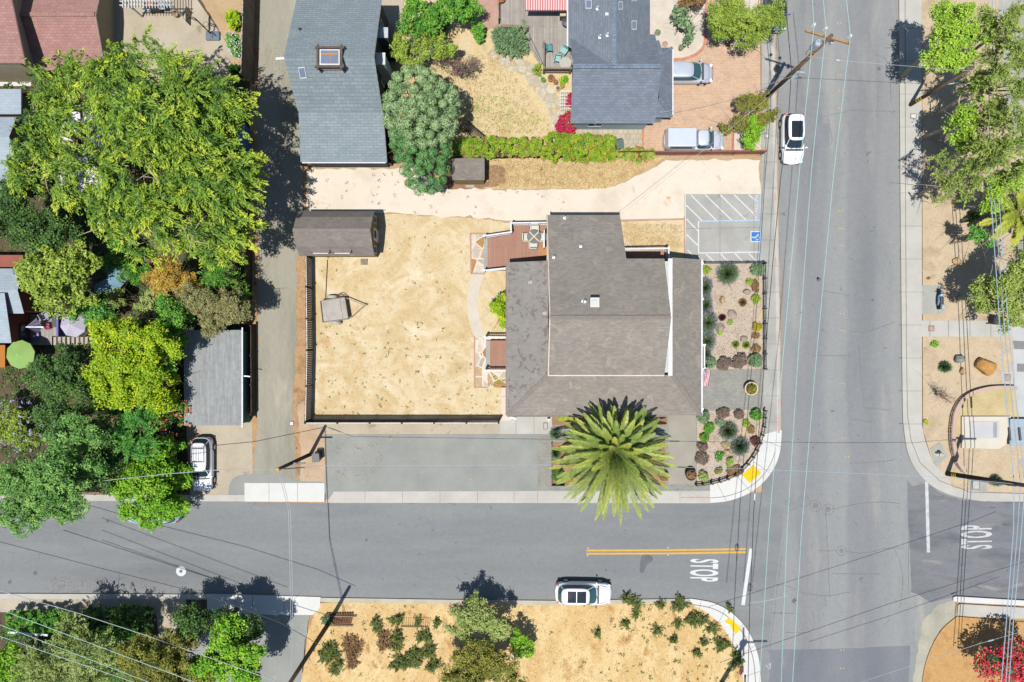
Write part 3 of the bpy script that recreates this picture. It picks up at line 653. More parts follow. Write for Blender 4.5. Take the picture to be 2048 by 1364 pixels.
# cracks and repairs in the asphalt
cm = MB(); rr_ = random.Random(5)
def crack(pts, w_=1.0):
    pts = smooth(pts, 5); pts = [(p[0] + rr_.uniform(-.8, .8), p[1] + rr_.uniform(-.8, .8)) for p in pts]
    P = strip_pts(pts, w_); z = .0135; cm.prism([(X(p[0], z), Y(p[1], z)) for p in P], z - .004, z)
for q in ([(1700, 662), (1730, 664), (1760, 655), (1790, 644)], [(1645, 580), (1680, 588), (1700, 592)], [(1625, 712), (1700, 711)], [(1718, 690), (1722, 760), (1728, 800), (1730, 815), (1780, 820)], [(1704, 838), (1750, 845)], [(1700, 926), (1740, 925), (1790, 920)],
          [(1665, 1018), (1720, 1007), (1770, 1004), (1800, 1007)], [(1635, 1101), (1672, 1102)], [(1690, 1103), (1730, 1106), (1770, 1098), (1805, 1096)], [(1548, 1168), (1580, 1174), (1605, 1185), (1650, 1192), (1700, 1184)], [(1542, 1226), (1590, 1227)], [(1650, 1195), (1652, 1214)], [(1625, 1222), (1624, 1262), (1570, 1265)],
          [(1640, 235), (1700, 222), (1760, 222), (1800, 224)], [(1563, 1110), (1540, 1290), (1537, 1300)], [(1658, 242), (1661, 290), (1612, 290)], [(1816, 960), (1817, 1100), (1818, 1190)], [(1652, 1008), (1655, 1100), (1660, 1195)], [(1780, 150), (1782, 205)], [(1665, 1148), (1760, 1148)], [(1790, 1100), (1806, 1150), (1800, 1215)]):
    crack(q, 1.1)
crack([(651, 870), (651, 1000)], 1.2); 
tag(cm.build('road_crack', crack_mat), kind='structure')
sheet('oil_stain', smooth([(1284, 1112), (1300, 1110), (1306, 1120), (1294, 1130), (1286, 1146), (1280, 1144), (1280, 1130)], 4, True), .0125, oil_mat, -.05)
for k, (x, y, r_) in enumerate([(1637, 559, 5), (1636, 556, 3), (1588, 1202, 5), (800, 1048, 2), (733, 1080, 3), (865, 1060, 2), (912, 1085, 2), (1212, 1140, 3), (1230, 1143, 2), (1250, 1060, 2), (215, 1042, 4), (70, 1146, 5), (20, 1164, 5), (1745, 600, 3), (1758, 137, 5), (1602, 625, 3), (1812, 540, 3)]):
    rd = random.Random(k); sheet('oil_stain', [(x + math.cos(a * .7) * r_ * rd.uniform(.5, 1.2), y + math.sin(a * .7) * r_ * rd.uniform(.5, 1.3)) for a in range(9)], .0123, oil_mat, -.05)
# painted markings
def mark(name, pts, mat, z=.0145): return sheet(name, pts, z, mat, z - .006)
for dy in (0, 6.5): mark('yellow_line', strip_pts([(1173, 1101 + dy), (1330, 1100.5 + dy), (1492, 1098 + dy)], 3.6), yellow_paint)
mark('stop_bar', strip_pts([(1502, 1097), (1486, 1210)], 7), white_paint)
mark('stop_bar', strip_pts([(1853, 958), (1857, 1105)], 6.5), worn_paint)
mark('utility_mark', strip_pts(smooth([(1532, 1330), (1536, 1334), (1541, 1326), (1540, 1336), (1536, 1338)], 3), 1.4), worn_paint, .0165)
mark('faded_marking', strip_pts(smooth([(1500, 1206), (1530, 1202), (1560, 1195), (1575, 1190)], 3), 1.8), M('faint_paint', [c(170, 172, 172), c(182, 184, 184)], 2, 12, .1))
def ringpts(x, y, r0, r1, n=28):
    return [(x + r1 * math.cos(2 * math.pi * i / n), y + r1 * math.sin(2 * math.pi * i / n)) for i in range(n + 1)] + [(x + r0 * math.cos(2 * math.pi * i / n), y + r0 * math.sin(2 * math.pi * i / n)) for i in range(n, -1, -1)]
def ring(name, x, y, r0, r1, mat, z=.0145):
    mb = MB(); n = 28; vs = []
    for i in range(n):
        a = 2 * math.pi * i / n
        for q in (r0, r1): vs.append((X(x + q * math.cos(a), z), Y(y + q * math.sin(a), z), z))
    mb.add(vs, [(2 * i, 2 * i + 1, (2 * i + 3) % (2 * n), (2 * i + 2) % (2 * n)) for i in range(n)])
    return tag(mb.build(name, mat), kind='structure')
ring('painted_ring', 362, 1142.5, 3.4, 10, white_paint)
for x, y in ((1582, 1009), (1608, 1003), (1631, 1012), (1656, 1019)):
    ring('manhole_collar', x, y, 10.6, 11.6, crack_mat)
ring('manhole_collar', 1683, 1102, 9, 10, crack_mat)
def lettering(name, txt, loc, rz, sx, sy, mat, spacing=1.0):
    cu = bpy.data.curves.new(name, 'FONT'); cu.body = txt; cu.align_x = 'CENTER'; cu.align_y = 'CENTER'; cu.size = 1; cu.extrude = .002; cu.space_character = spacing; cu.offset = .026
    o = bpy.data.objects.new(name, cu); COL.objects.link(o)
    dg = bpy.context.evaluated_depsgraph_get(); me = bpy.data.meshes.new_from_object(o.evaluated_get(dg)); bpy.data.objects.remove(o)
    xs = [v.co.x for v in me.vertices]; ys = [v.co.y for v in me.vertices]
    cx, cy, wx, wy = (min(xs) + max(xs)) / 2, (min(ys) + max(ys)) / 2, max(xs) - min(xs), max(ys) - min(ys)
    for v in me.vertices: v.co.x = (v.co.x - cx) / wx * sx; v.co.y = (v.co.y - cy) / wy * sy
    me.materials.clear(); me.materials.append(mat)
    m = bpy.data.objects.new(name, me); COL.objects.link(m); m.location = loc; m.rotation_euler = (0, 0, rz)
    return m
tag(lettering('stop_lettering', 'STOP', W(1408.5, 1140.5, .0165), R(-91), 1.86, 2.36, white_paint, 1.12), kind='structure')
tag(lettering('stop_lettering', 'STOP', W(1953, 1074, .0165), R(91), 1.98, 2.6, worn_paint, 1.12), kind='structure')
PZ = L0 + .0185
tag(lettering('no_parking_lettering', 'NO PARKING', W(1512.5, 415, PZ + .002), R(90), 2.1, .36, worn_paint, 1.05), kind='structure')
pmk = [0]
def pm(name, a, b, w_, mat): pmk[0] += 1; mark(name, strip_pts([a, b], w_), mat, PZ + (.0006 * pmk[0] if pmk[0] < 6 else 0))
pm('parking_line', (1397, 443), (1397, 507), 2.4, white_paint); pm('parking_line', (1397, 506), (1521, 504), 2.4, white_paint); pm('parking_line', (1397, 442.5), (1521, 440), 2.4, blue_line); pm('parking_line', (1520.5, 389), (1520.5, 525), 1.6, blue_line); pm('parking_line', (1371, 388), (1371, 524), 1.4, white_paint)
for a, b in (((1372, 410), (1404, 441)), ((1381, 389), (1433, 441)), ((1410, 389), (1463, 440)), ((1440, 389), (1492, 440)), ((1468, 389), (1508, 428)), ((1497, 389), (1510, 400)), ((1373, 438), (1397, 463)), ((1373, 469), (1397, 492)), ((1375, 500), (1392, 518)), ((1412, 508), (1430, 525)), ((1441, 507), (1458, 525)), ((1470, 507), (1487, 525)), ((1497, 507), (1514, 523))):
    pm('parking_line', a, b, 2.2, white_paint)
mark('blue_symbol_panel', [(1501, 462), (1521, 462), (1521, 484), (1501, 484)], white_paint, PZ + .0015)
mark('blue_symbol_panel', [(1503, 464), (1520, 464), (1520, 482), (1503, 482)], blue_paint, PZ + .0045)
sm = MB(); z = PZ + .0075
smk = [0]
def sy(pts, w_): smk[0] += 1; zz = z + .0012 * smk[0]; sm.prism([(X(p[0], zz), Y(p[1], zz)) for p in strip_pts(pts, w_)], z - .002, zz)
arc = [(1515 + 4.0 * math.cos(a), 475.5 + 4.0 * math.sin(a)) for a in [R(q) for q in range(-100, 170, 20)]]
sy(arc, 1.2); sy([(1506.2, 474.5), (1511, 474), (1514, 474.5)], 1.8); sy([(1513, 475), (1514.5, 470), (1518, 468)], 1.5); sy([(1509.5, 474), (1507.5, 477)], 1.3)
sm.prism([(X(1504.9 + 1.3 * math.cos(i), z), Y(474.6 + 1.3 * math.sin(i), z)) for i in range(6)], z - .002, z)
tag(sm.build('wheelchair_symbol', white_paint), kind='structure')
for q, w_ in (([(1557.5, 798), (1558, 866)], 2.2), ([(1550, 386), (1550.5, 402)], 2), ([(1551, 515), (1552, 530)], 2), ([(1362, 995), (1419, 995)], 2.2)): mark('red_kerb_paint', strip_pts(q, w_), red_paint, .1315)
mark('tactile_pad', [(1484, 950), (1506, 929), (1523, 946), (1499, 966)], yellow_pad, .1325)
mark('tactile_pad', [(1458, 1234), (1482, 1256), (1472, 1268), (1466, 1262), (1461, 1250), (1449, 1244)], yellow_pad, .1325)
for y in (690, 735): mark('drain_strip', [(2026, y - 9), (2060, y - 7), (2060, y + 9), (2028, y + 8)] if y < 700 else [(2034, y - 8), (2060, y - 7), (2060, y + 9), (2034, y + 8)], M('dark_strip', [c(140, 138, 138), c(152, 150, 150)], 1, 9, .1), L0 + .02)
# ---------------------------------------------------------------- buildings
sh_brown = Mbrick('brown_shingles', c(168, 160, 149), c(153, 145, 136), c(136, 128, 120), .33, .14, .010, blot=(c(176, 164, 150), .56, .1, 1.1), namt=.10, nscale=.5)
sh_mottle = Mbrick('mottled_shingles', c(164, 158, 150), c(154, 148, 141), c(143, 137, 130), .33, .16, .006, blot=(c(134, 124, 120), .55, .05, 2.1), namt=.08, nscale=.5)
sh_blue = Mbrick('blue_grey_shingles', c(160, 170, 174), c(146, 158, 163), c(126, 139, 146), .6, .2, .02, blot=(c(138, 152, 158), .58, .06, 2.4), namt=.08)
sh_slate = Mbrick('slate_shingles', c(142, 150, 162), c(128, 136, 149), c(112, 120, 134), .4, .17, .012, namt=.08)
sh_slate_v = Mbrick('slate_shingles_side', c(144, 151, 162), c(130, 138, 149), c(114, 121, 134), .4, .17, .012, rz=R(90), namt=.08)
sh_red = Mbrick('red_shingles', c(190, 148, 138), c(176, 132, 124), c(156, 112, 106), .35, .2, .014, namt=.08)
sh_pale = Mbrick('pale_roof', c(186, 198, 206), c(176, 188, 198), c(160, 172, 182), .5, .22, .01, namt=.06)
sh_grey = Mbrick('grey_roof', c(174, 176, 174), c(154, 157, 156), c(146, 148, 148), 1.4, .09, .006, rz=R(90), namt=.12, nscale=2.2)
sh_shed = Mbrick('shed_shingles', c(152, 143, 134), c(140, 130, 122), c(126, 117, 110), .33, .14, .006, blot=(c(160, 150, 142), .56, .1, 1.0), namt=.08, nscale=.6)
ridge_brown = Mplain('ridge_shingles', c(148, 136, 127), .9)
ridge_slate = Mbrick('ridge_slate', c(142, 156, 172), c(128, 142, 158), c(104, 116, 130), .2, .2, .02)
wall_olive = M('olive_siding', [c(140, 126, 74), c(158, 142, 86)], 1, 14, .1)
wall_beige = M('beige_siding', [c(186, 172, 142), c(204, 190, 158)], 1, 12, .08)
wall_red = M('red_siding', [c(158, 92, 78), c(176, 106, 90)], 1, 12, .1)
wall_orange = M('orange_siding', [c(190, 122, 48), c(206, 136, 60)], 1, 12, .1)
wall_brown = M('brown_siding', [c(128, 116, 98), c(142, 128, 110)], 1, 14, .1, stretch=(1, 4, 1))
wall_blue = M('pale_blue_siding', [c(176, 198, 202), c(192, 212, 214)], 1, 12, .06)
wall_green = M('dark_green_siding', [c(82, 120, 98), c(98, 136, 112)], 1, 12, .1)
wall_dark = M('dark_siding', [c(60, 72, 72), c(80, 92, 92)], 1, 12, .1)
def rect(x0, y0, x1, y1): return [(x0, y0), (x1, y0), (x1, y1), (x0, y1)]
def gable_x(t, xw, xe, ys, yn, he, hr, roof, wall, ym=None, hn=None, over=.35, th=.12, side=None, wname='wall', rname='roof', ridge=None):
    """gable roof, ridge along x; he south eave, hn north eave"""
    ym = (ys + yn) / 2 if ym is None else ym; hn = he if hn is None else hn
    mb = MB()
    mb.slab([(xw, ys, he), (xe, ys, he), (xe, ym, hr), (xw, ym, hr)], th, 0, 1)
    mb.slab([(xw, ym, hr), (xe, ym, hr), (xe, yn, hn), (xw, yn, hn)], th, 0, 1)
    r_ = mb.build(rname, [roof, side or roof], t)
    if ridge:
        rb = MB()
        for k in range(int((xe - xw) / .3)):
            rb.box(xw + .15 + k * .3, ym, hr + .015 + .012 * (k % 2), .31, .34, .05)
        rb.build('ridge_cap', ridge, r_)
    m2 = MB(); a, b, s_, n_ = xw + over, xe - over, ys + over, yn - over
    f = lambda y: (he + (hr - he) * (y - ys) / (ym - ys) if y < ym else hr + (hn - hr) * (y - ym) / (yn - ym)) - th - .01
    prof = [(s_, f(s_)), (ym, f(ym)), (n_, f(n_))]
    vs = []
    for x in (a, b): vs += [(x, s_, 0), (x, s_, prof[0][1]), (x, ym, prof[1][1]), (x, n_, prof[2][1]), (x, n_, 0)]
    m2.add(vs, [(0, 1, 2, 3, 4), (9, 8, 7, 6, 5), (0, 5, 6, 1), (3, 8, 9, 4)])
    return r_, m2.build(wname, wall, t)
def flat_block(t, x0, y0, x1, y1, h, roof, wall, th=.15, over=.25, slope=(0, 0), side=None):
    mb = MB(); P = rect(x0, y0, x1, y1)
    mb.slab([(p[0], p[1], h + slope[0] * (p[0] - x0) + slope[1] * (p[1] - y0)) for p in P], th, 0, 1)
    r_ = mb.build('roof', [roof, side or white_trim], t)
    m2 = MB(); m2.prism(rect(x0 + over, y0 + over, x1 - over, y1 - over), 0, h + min(0, slope[0] * (x1 - x0), slope[1] * (y1 - y0)) - th - .01)
    return r_, m2.build('wall', wall, t)
def window(t, p, wx, wy, wz, glass=None, frame=None, name='window', fr=.06, axis='x'):
    """a framed window lying on a wall that faces +x/-x ('x') or +y/-y ('y')"""
    glass = glass or glass_dark; frame = frame or white_trim; mb = MB(); x, y, z = p
    if axis == 'x':
        for s_ in (-1, 1): mb.box(x, y + s_ * (wy / 2 - fr / 2), z, .08, fr, wz); mb.box(x, y, z + s_ * (wz / 2 - fr / 2), .077, wy - 2 * fr, fr)
        mb.box(x, y, z, .05, wy - 2 * fr, fr * .6)
    else:
        for s_ in (-1, 1): mb.box(x + s_ * (wx / 2 - fr / 2), y, z, fr, .08, wz); mb.box(x, y, z + s_ * (wz / 2 - fr / 2), wx - 2 * fr, .077, fr)
        mb.box(x, y, z, fr * .6, .05, wz - 2 * fr)
    f = mb.build(name, frame, t)
    g_ = MB(); g_.box(x, y, z, .03 if axis == 'x' else wx - 2 * fr, wy - 2 * fr if axis == 'x' else .03, wz - 2 * fr)
    g_.build('pane', glass, f); return f
def pipe_vent(t, px, py, h, z0, mat=None, r=.09, hh=.4, cap=True):
    p = W(px, py, h); mb = MB(); mb.cyl(p.x, p.y, z0 - .15, z0 + hh, r, r, 10)
    if cap: mb.lathe(p.x, p.y, [(r * 1.7, z0 + hh - .02), (r * 1.8, z0 + hh + .06), (r * .8, z0 + hh + .16)], 10)
    mb.lathe(p.x, p.y, [(r * 2.6, z0 - .05), (r * 2.4, z0 + .04), (r, z0 + .06)], 10)
    return mb.build('roof_vent', mat or alu, t)
def skylight(t, corners, mat=None, up=.14):
    P = [Vector(q) for q in corners]; ctr = sum(P, Vector()) / 4; mb = MB(); dz = Vector((0, 0, up))
    inn = [q.lerp(ctr, .16) for q in P]
    for i in range(4):
        j = (i + 1) % 4; mb.slab([P[i] + dz, P[j] + dz, inn[j] + dz, inn[i] + dz], up + .1)
    f = mb.build('skylight', mat or white_trim, t)
    g_ = MB(); g_.slab([q + dz * .75 for q in inn], .05); g_.build('pane', sky_glass, f); return f
# --- the brown roofed house in the middle
t = house = thing('house', 'large two-tier house with brown shingle roof in the middle, palm at its south side', 'house', W(1220, 640))
XW, XE = X(1096.5, 5.2), X(1329, 5.2); YS, YR, YN = Y(749.5, 5.2), Y(635, 7.4), Y(517, 5.2)
XN = X(1240, 3.4); YNW = Y(430, 3.4)
lw, le, ls, ln, HL = X(1014, 2.9), X(1402.5, 2.9), Y(831, 2.9), Y(519, 2.9), 2.9
ixw, ixe, iys = X(1099, 4.2), X(1341, 4.2), Y(750, 4.2)
HI = 4.2
lnw = Y(525, 2.9)
mb = MB()
mb.slab([(lw, ls, HL), (ixw - .1, iys, HI), (ixw - .1, lnw, HI), (lw, lnw, HL)], .14, 0, 1)
mb.build('lower_roof', [sh_mottle, white_trim], t)
mb = MB(); mb.slab([(lw, ls, HL), (le, ls, HL), (ixe + .1, iys, HI), (ixw - .1, iys, HI)], .14, 0, 1)
mb.build('lower_roof', [sh_brown, white_trim], t)
mb = MB(); mb.slab([(le, ls, HL), (le, ln, HL), (ixe + .1, ln, HI), (ixe + .1, iys, HI)], .14, 0, 1)
mb.build('lower_roof', [sh_brown, white_trim], t)
mb = MB()
for a, b in (((lw, ls, HL), (ixw - .1, iys, HI)), ((le, ls, HL), (ixe + .1, iys, HI))):
    a, b = Vector(a), Vector(b); mb = MB(); mb.bar(a + Vector((0, 0, .02)), b + Vector((0, 0, .02)), .3, .05); mb.build('hip_cap', ridge_brown, t)
mb = MB()
mb.slab([(XW, YS, 5.2), (XE, YS, 5.2), (XE, YR, 7.4), (XW, YR, 7.4)], .14, 0, 1)
mb.build('upper_roof', [sh_brown, peach_trim], t)
mb = MB(); kk = (7.4 - 5.2) / (YN - YR); zq = lambda y: 7.4 - (y - YR) * (7.4 - 3.4) / (YNW - YR)
mb.slab([(XW, YR, 7.4), (XE, YR, 7.4), (XE, YN, zq(YN)), (XN + .2, YN, zq(YN)), (XN, YNW, 3.4), (XW, YNW, 3.4)], .14, 0, 1)
upper = mb.build('upper_roof', [sh_brown, white_trim], t)
mb = MB()
for k in range(int((XE - XW) / .3)): mb.box(XW + .15 + k * .3, YR, 7.42 + .01 * (k % 2), .31, .3, .05)
mb.build('ridge_cap', ridge_brown, upper)
mb = MB()                                  # walls of the lower and of the upper storey
mb.prism([(lw + .5, ls + .5), (le - 1.6, ls + .5), (le - 1.6, ln - .4), (XN - .3, ln - .4), (XN - .3, YNW - .3), (XW + .3, YNW - .3), (XW + .3, lnw - .3), (lw + .5, lnw - .3)], 0, 2.68)
mb.build('wall', pale_green, t)
mb = MB(); a, b = XW + .12, XE - .35; s_, n_ = YS + .3, YN - .3
vs = []
for x in (a, b): vs += [(x, s_, 2.7), (x, s_, 5.1), (x, YR, 7.24), (x, n_, 5.1), (x, n_, 2.7)]
mb.add(vs, [(0, 1, 2, 3, 4), (9, 8, 7, 6, 5), (0, 5, 6, 1), (3, 8, 9, 4)])
mb.prism(rect(XW + .14, YN - .32, XN - .3, YNW - .3), 2.7, 3.3); mb.build('upper_wall', pale_green, t)
mb = MB(); xg = X(1336.5, 4.6)               # pent ledge under the street gable: white cornice, sloping pale green boards behind it
mb.box((xg + b) / 2 + .12, (YS + YN) / 2, 4.62, (xg - b) + .1, YN - YS - .3, .16)
led = mb.build('gable_ledge', pale_green, t)
mb = MB(); mb.box(xg + .12, (YS + YN) / 2 - .02, 4.66, .32, YN - YS + .15, .26); mb.build('cornice', white_trim, led)
mb = MB(); mb.box(XW - .02, (YS + YNW) / 2, 4.05, .07, YNW - YS - 3.2, .01); mb.bar((XW, YS, 5.17), (XW, YR, 7.37), .09, .2); mb.bar((XW, YR, 7.37), (XW, YNW, 3.37), .09, .2)
mb.build('fascia', peach_trim, t)
mb = MB(); mb.bar((le + .06, ls, 2.82), (le + .06, ln, 2.82), .13, .1); mb.build('gutter', white_trim, t)
mb = MB(); mb.bar((XW, YS - .06, 5.1), (XE, YS - .06, 5.1), .09, .1); mb.build('gutter', peach_trim, t)
mb = MB(); mb.bar((lw - .06, ls, 2.84), (lw - .06, lnw, 2.84), .1, .1); mb.build('gutter', ridge_brown, t); mb = MB(); mb.bar((lw, ls - .06, 2.84), (ixe, ls - .06, 2.84), .1, .1); mb.build('gutter', ridge_brown, t)
zs = lambda y: zq(y)
p = W(1187, 606, 6.9); mb = MB(); mb.box(p.x, p.y, zs(p.y) + .3, .58, .62, .95); ch = mb.build('chimney', M('chimney_stucco', [c(216, 206, 196), c(230, 220, 212)], 3, 9, .1), t)
mb = MB(); mb.box(p.x, p.y, zs(p.y) + .8, .66, .7, .07); mb.box(p.x, p.y, zs(p.y) + .86, .3, .3, .1); mb.build('chimney_cap', conc_white, ch)
for px, py in ((1169, 604), (1130, 435), (1162, 492), (1108, 514)):
    p = W(px, py, 5.5); pipe_vent(t, px, py, zs(p.y), zs(p.y), grey_metal, .055 if px != 1169 else .1, .22)
for px, py in ((1060, 565), (1088, 627)): 
    p = W(px, py, 3.6); mb = MB(); zz = HL + (p.x - lw) / (ixw - lw) * 1.3; mb.box(p.x, p.y, zz + .06, .3, .26, .16); mb.box(p.x + .1, p.y, zz + .17, .14, .3, .08); mb.build('roof_vent', M('dusty_metal', [c(206, 196, 184), c(190, 180, 170)], 4, 9, .1), t)
p = W(1354, 634, 3.7); mb = MB(); mb.cyl(p.x, p.y, 3.5, 4.1, .05, .05, 8); mb.build('roof_vent', sh_brown, t)
def railing(name, label, pts, h, z0, mat, parent=None, step=.16, rail=.1, post=.13, cat='railing', group=None, capw=.12):
    """posts at every corner, two rails and balusters; pts in metres"""
    own = parent is None
    t_ = parent or thing(name, label, cat, (pts[0][0], pts[0][1], z0), group)
    rm = MB(); bm_ = MB()
    for i in range(len(pts) - 1):
        a, b = Vector((*pts[i], 0)), Vector((*pts[i + 1], 0)); L = (b - a).length
        for z_, wd in ((z0 + h, capw), (z0 + .12, .06)): rm.bar((a.x, a.y, z_), (b.x, b.y, z_), wd, .06)
        k = max(2, int(L / step))
        for j in range(1, k):
            q = a.lerp(b, j / k); bm_.box(q.x, q.y, z0 + h / 2, .04, .04, h - .1)
    rm.build('rail' if own else 'railing', mat, t_); bm_.build('balusters' if own else 'baluster_row', mat, t_)
    for q in pts:
        pm_ = MB(); pm_.box(q[0], q[1], z0 + (h + .14) / 2 - .05, post, post, h + .24); pm_.box(q[0], q[1], z0 + h + .14, post * 1.3, post * 1.3, .04); pm_.build('post', mat, t_)
    return t_
ne = [(X(1238, 1.7), Y(499, 1.7)), (X(1336, 1.7), Y(497, 1.7)), (X(1337, 1.7), Y(514, 1.7))]
mb = MB(); mb.prism(rect(XN - .1, ln - .5, X(1334, .9), Y(499, .9)), 0, .85); mb.build('porch_floor', deck_red, t)
railing('railing', '', ne, 1.0, .85, white_trim, t)
mb = MB(); mb.prism(rect(le - 1.7, ls + .6, le - .25, ln - .2), 0, .8); mb.build('porch_floor', deck_red, t)
railing('railing', '', [(X(1409, 1.9), Y(690, 1.9)), (X(1409, 1.9), Y(736, 1.9))], 1.0, .85, white_trim, t)
for py in (530, 600, 690, 737, 815):
    mb = MB(); q = W(1396, py, 1.5); mb.box(q.x, q.y, 1.45, .18, .18, 2.75); mb.build('porch_post', white_trim, t)
window(t, (XW - .17, Y(480, 1.8), 1.8), .1, 1.4, 1.4)
window(t, (lw + .46, Y(600, 1.6), 1.6), .1, 1.4, 1.3)
# --- gambrel barn-shed
t = thing('barn_shed', 'long olive barn-style shed with grey-brown gambrel roof beside the alley', 'shed', W(680, 466))
xw, xe = X(597.5, 2.3), X(748.5, 2.3); ys, yn = Y(511.5, 2.2), Y(422, 2.2); ym = (ys + yn) / 2
yb1, yb2 = ys + .62, yn - .62; hb, hr_ = 3.0, 3.8
mb = MB()
for a, b in (((ys, 2.2), (yb1, hb)), ((yb1, hb), (ym, hr_)), ((ym, hr_), (yb2, hb)), ((yb2, hb), (yn, 2.2))):
    mb.slab([(xw, a[0], a[1]), (xe, a[0], a[1]), (xe, b[0], b[1]), (xw, b[0], b[1])], .08, 0, 1)
rf = mb.build('roof', [sh_shed, peach_trim], t)
mb = MB()
for k in range(int((xe - xw) / .3)): mb.box(xw + .15 + k * .3, ym, hr_ + .01 + .008 * (k % 2), .31, .26, .035)
mb.build('ridge_cap', ridge_brown, rf)
mb = MB(); vs = []
for x in (xw + .15, xe - .12): vs += [(x, ys + .15, 0), (x, ys + .15, 2.2), (x, yb1, hb - .12), (x, ym, hr_ - .1), (x, yb2, hb - .12), (x, yn - .15, 2.2), (x, yn - .15, 0)]
mb.add(vs, [(0, 1, 2, 3, 4, 5, 6), (13, 12, 11, 10, 9, 8, 7), (0, 7, 8, 1), (5, 12, 13, 6)]); mb.build('wall', wall_olive, t)
for yy in (ym - 1.22, ym + 1.22): window(t, (xe - .10, yy, 1.5), .1, .62, 1.0)
mb = MB(); mb.box(xe - .10, ym, 1.15, .07, 1.0, 2.0); dr = mb.build('door', white_trim, t)
mb = MB(); mb.box(xe - .05, ym, 1.6, .05, .6, .6); mb.build('pane', glass_dark, dr)
for px in (663, 706):
    q = X(px, 2.6); mb = MB(); mb.box(q - .85, ys + .42, 2.66, 1.5, .5, .34, rx=R(-8)); mb.build('dormer', [sh_shed], t)
    mb = MB(); mb.box(q - .85, ys + .14, 2.55, 1.2, .06, .3); mb.build('dormer_window', white_trim, t)
mb = MB(); mb.box((xw + xe) / 2, ys + .04, 2.16, xe - xw, .06, .1); mb.build('fascia', white_trim, t)
mb = MB(); mb.box(X(728, .2), Y(521, .2), .2, .55, .22, .12); mb.box(X(728, .2), Y(527, .2), .14, .55, .2, .08); mb.build('step', fence_grey, t)
# --- small garden shed
t = thing('garden_shed', 'small low shed with a grey shingle roof and olive front by the red fence', 'shed', W(938, 344))
flat_block(t, X(903, 2.3), Y(360, 2.1), X(969, 2.3), Y(316, 2.4), 2.1, sh_shed, wall_olive, .1, .1, (0, .12), ridge_brown)
mb = MB(); mb.box(X(940, .1), Y(373, .1), .13, .7, .22, .1); mb.build('step', conc_grey, t)
# --- blue grey house, north west
t = thing('house', 'blue-grey shingled house with a square framed skylight beside the alley', 'house', W(690, 150))
xw, xe = -16.55, -10.0
gable_x(t, xw, xe, Y(221, 4.2), Y(-14, 4.2), 4.2, 7.4, sh_blue, wall_dark, over=.3, ym=Y(113, 7.4), side=alu)
mb = MB(); hs = lambda y: 3.85 + (Y(222, 3.85) - y) * -.17
a = Y(223, 3.85); b = Y(324, 2.95)
mb.slab([(X(601, 2.95), b, 2.95), (X(774, 2.95), b, 2.95), (X(766, 3.85), a + .2, 3.85), (X(597, 3.85), a + .2, 3.85)], .12, 0, 1); mb.build('lower_roof', [sh_blue, alu], t)
mb = MB(); mb.prism(rect(X(601, 2.95) + .3, b + .3, X(774, 2.95) - .3, a), 0, 2.8); mb.build('lower_wall', wall_dark, t)
zr = lambda y: 7.4 - (Y(113, 7.4) - y) * (7.4 - 4.2) / (Y(113, 7.4) - Y(221, 4.2)) if y < Y(113, 7.4) else 7.4 - (y - Y(113, 7.4)) * .6
def onroof(px, py, up=0):
    p = W(px, py, 6.5); 
    for _ in range(4): p = W(px, py, zr(p.y))
    return Vector((p.x, p.y, zr(p.y) + up))
skylight(t, [onroof(597, 136), onroof(610, 135), onroof(614, 157), onroof(601, 158)], None, .1)
zk = 7.62; kx0, kx1, ky0, ky1 = X(637, zk), X(680, zk), Y(130, zk), Y(96, zk)
mb = MB()
for yy in (ky0 - .08, ky1 + .08): mb.box((kx0 + kx1) / 2, yy, zk - .12, kx1 - kx0 + .55, .15, .16)
for xx in (kx0 - .08, kx1 + .08): mb.box(xx, (ky0 + ky1) / 2, zk - .11, .15, ky1 - ky0 + .55, .155)
for xx in (kx0 - .08, kx1 + .08):
    for yy in (ky0 - .08, ky1 + .08): mb.box(xx, yy, zk - .7, .11, .11, 1.05)
fr_ = mb.build('skylight_frame', M('weathered_timber', [c(96, 84, 74), c(122, 108, 96)], 3, 12, .2), t)
mb = MB(); mb.box((kx0 + kx1) / 2, (ky0 + ky1) / 2, zk - .5, kx1 - kx0 - .1, ky1 - ky0 - .1, .8); sk = mb.build('skylight', white_trim, t)
mb = MB(); mb.box((kx0 + kx1) / 2, (ky0 + ky1) / 2, zk - .09, kx1 - kx0 - .28, ky1 - ky0 - .28, .05); mb.build('pane', sky_glass, sk)
mb = MB(); mb.box((kx0 + kx1) / 2 + .1, (ky0 + ky1) / 2, zk - .05, .05, ky1 - ky0 - .28, .03); mb.box((kx0 + kx1) / 2, (ky0 + ky1) / 2 + .2, zk - .049, kx1 - kx0 - .3, .14, .03); mb.build('glazing_bar', wood_raw, sk)
mb = MB(); q = onroof(662, 136); mb.box(q.x, q.y - .1, q.z + .1, 1.9, .16, .16); mb.build('brick_curb', patio_red, t)
mb = MB(); mb.bar((X(552, 6.6), Y(118, 6.6), 6.6), (X(570, 6.6), Y(117, 6.6), 6.6), .18, .12); mb.build('downspout', white_trim, t)
for (px, py, w_, d_, h_) in ((757, 118, .75, .8, 5.4), (762, 66, .8, .7, 4.6)):
    q = W(px, py, h_); mb = MB(); mb.box(q.x + .1, q.y, h_ / 2, w_, d_, h_); o = mb.build('bay', wall_blue if px == 757 else wall_dark, t)
    mb = MB(); mb.box(q.x + .1, q.y, h_ + .04, w_ + .1, d_ + .1, .08); mb.build('cap', conc_white if px == 757 else grey_metal, o)
window(t, (xe - .26, Y(60, 3), 3.0), .1, 1.2, 1.2, teal_glass); window(t, (xe - .26, Y(160, 2.4), 2.6), .1, 1.0, 1.0, teal_glass)
pipe_vent(t, 602, 62, onroof(602, 62).z, onroof(602, 62).z, wall_dark, .06, .3)
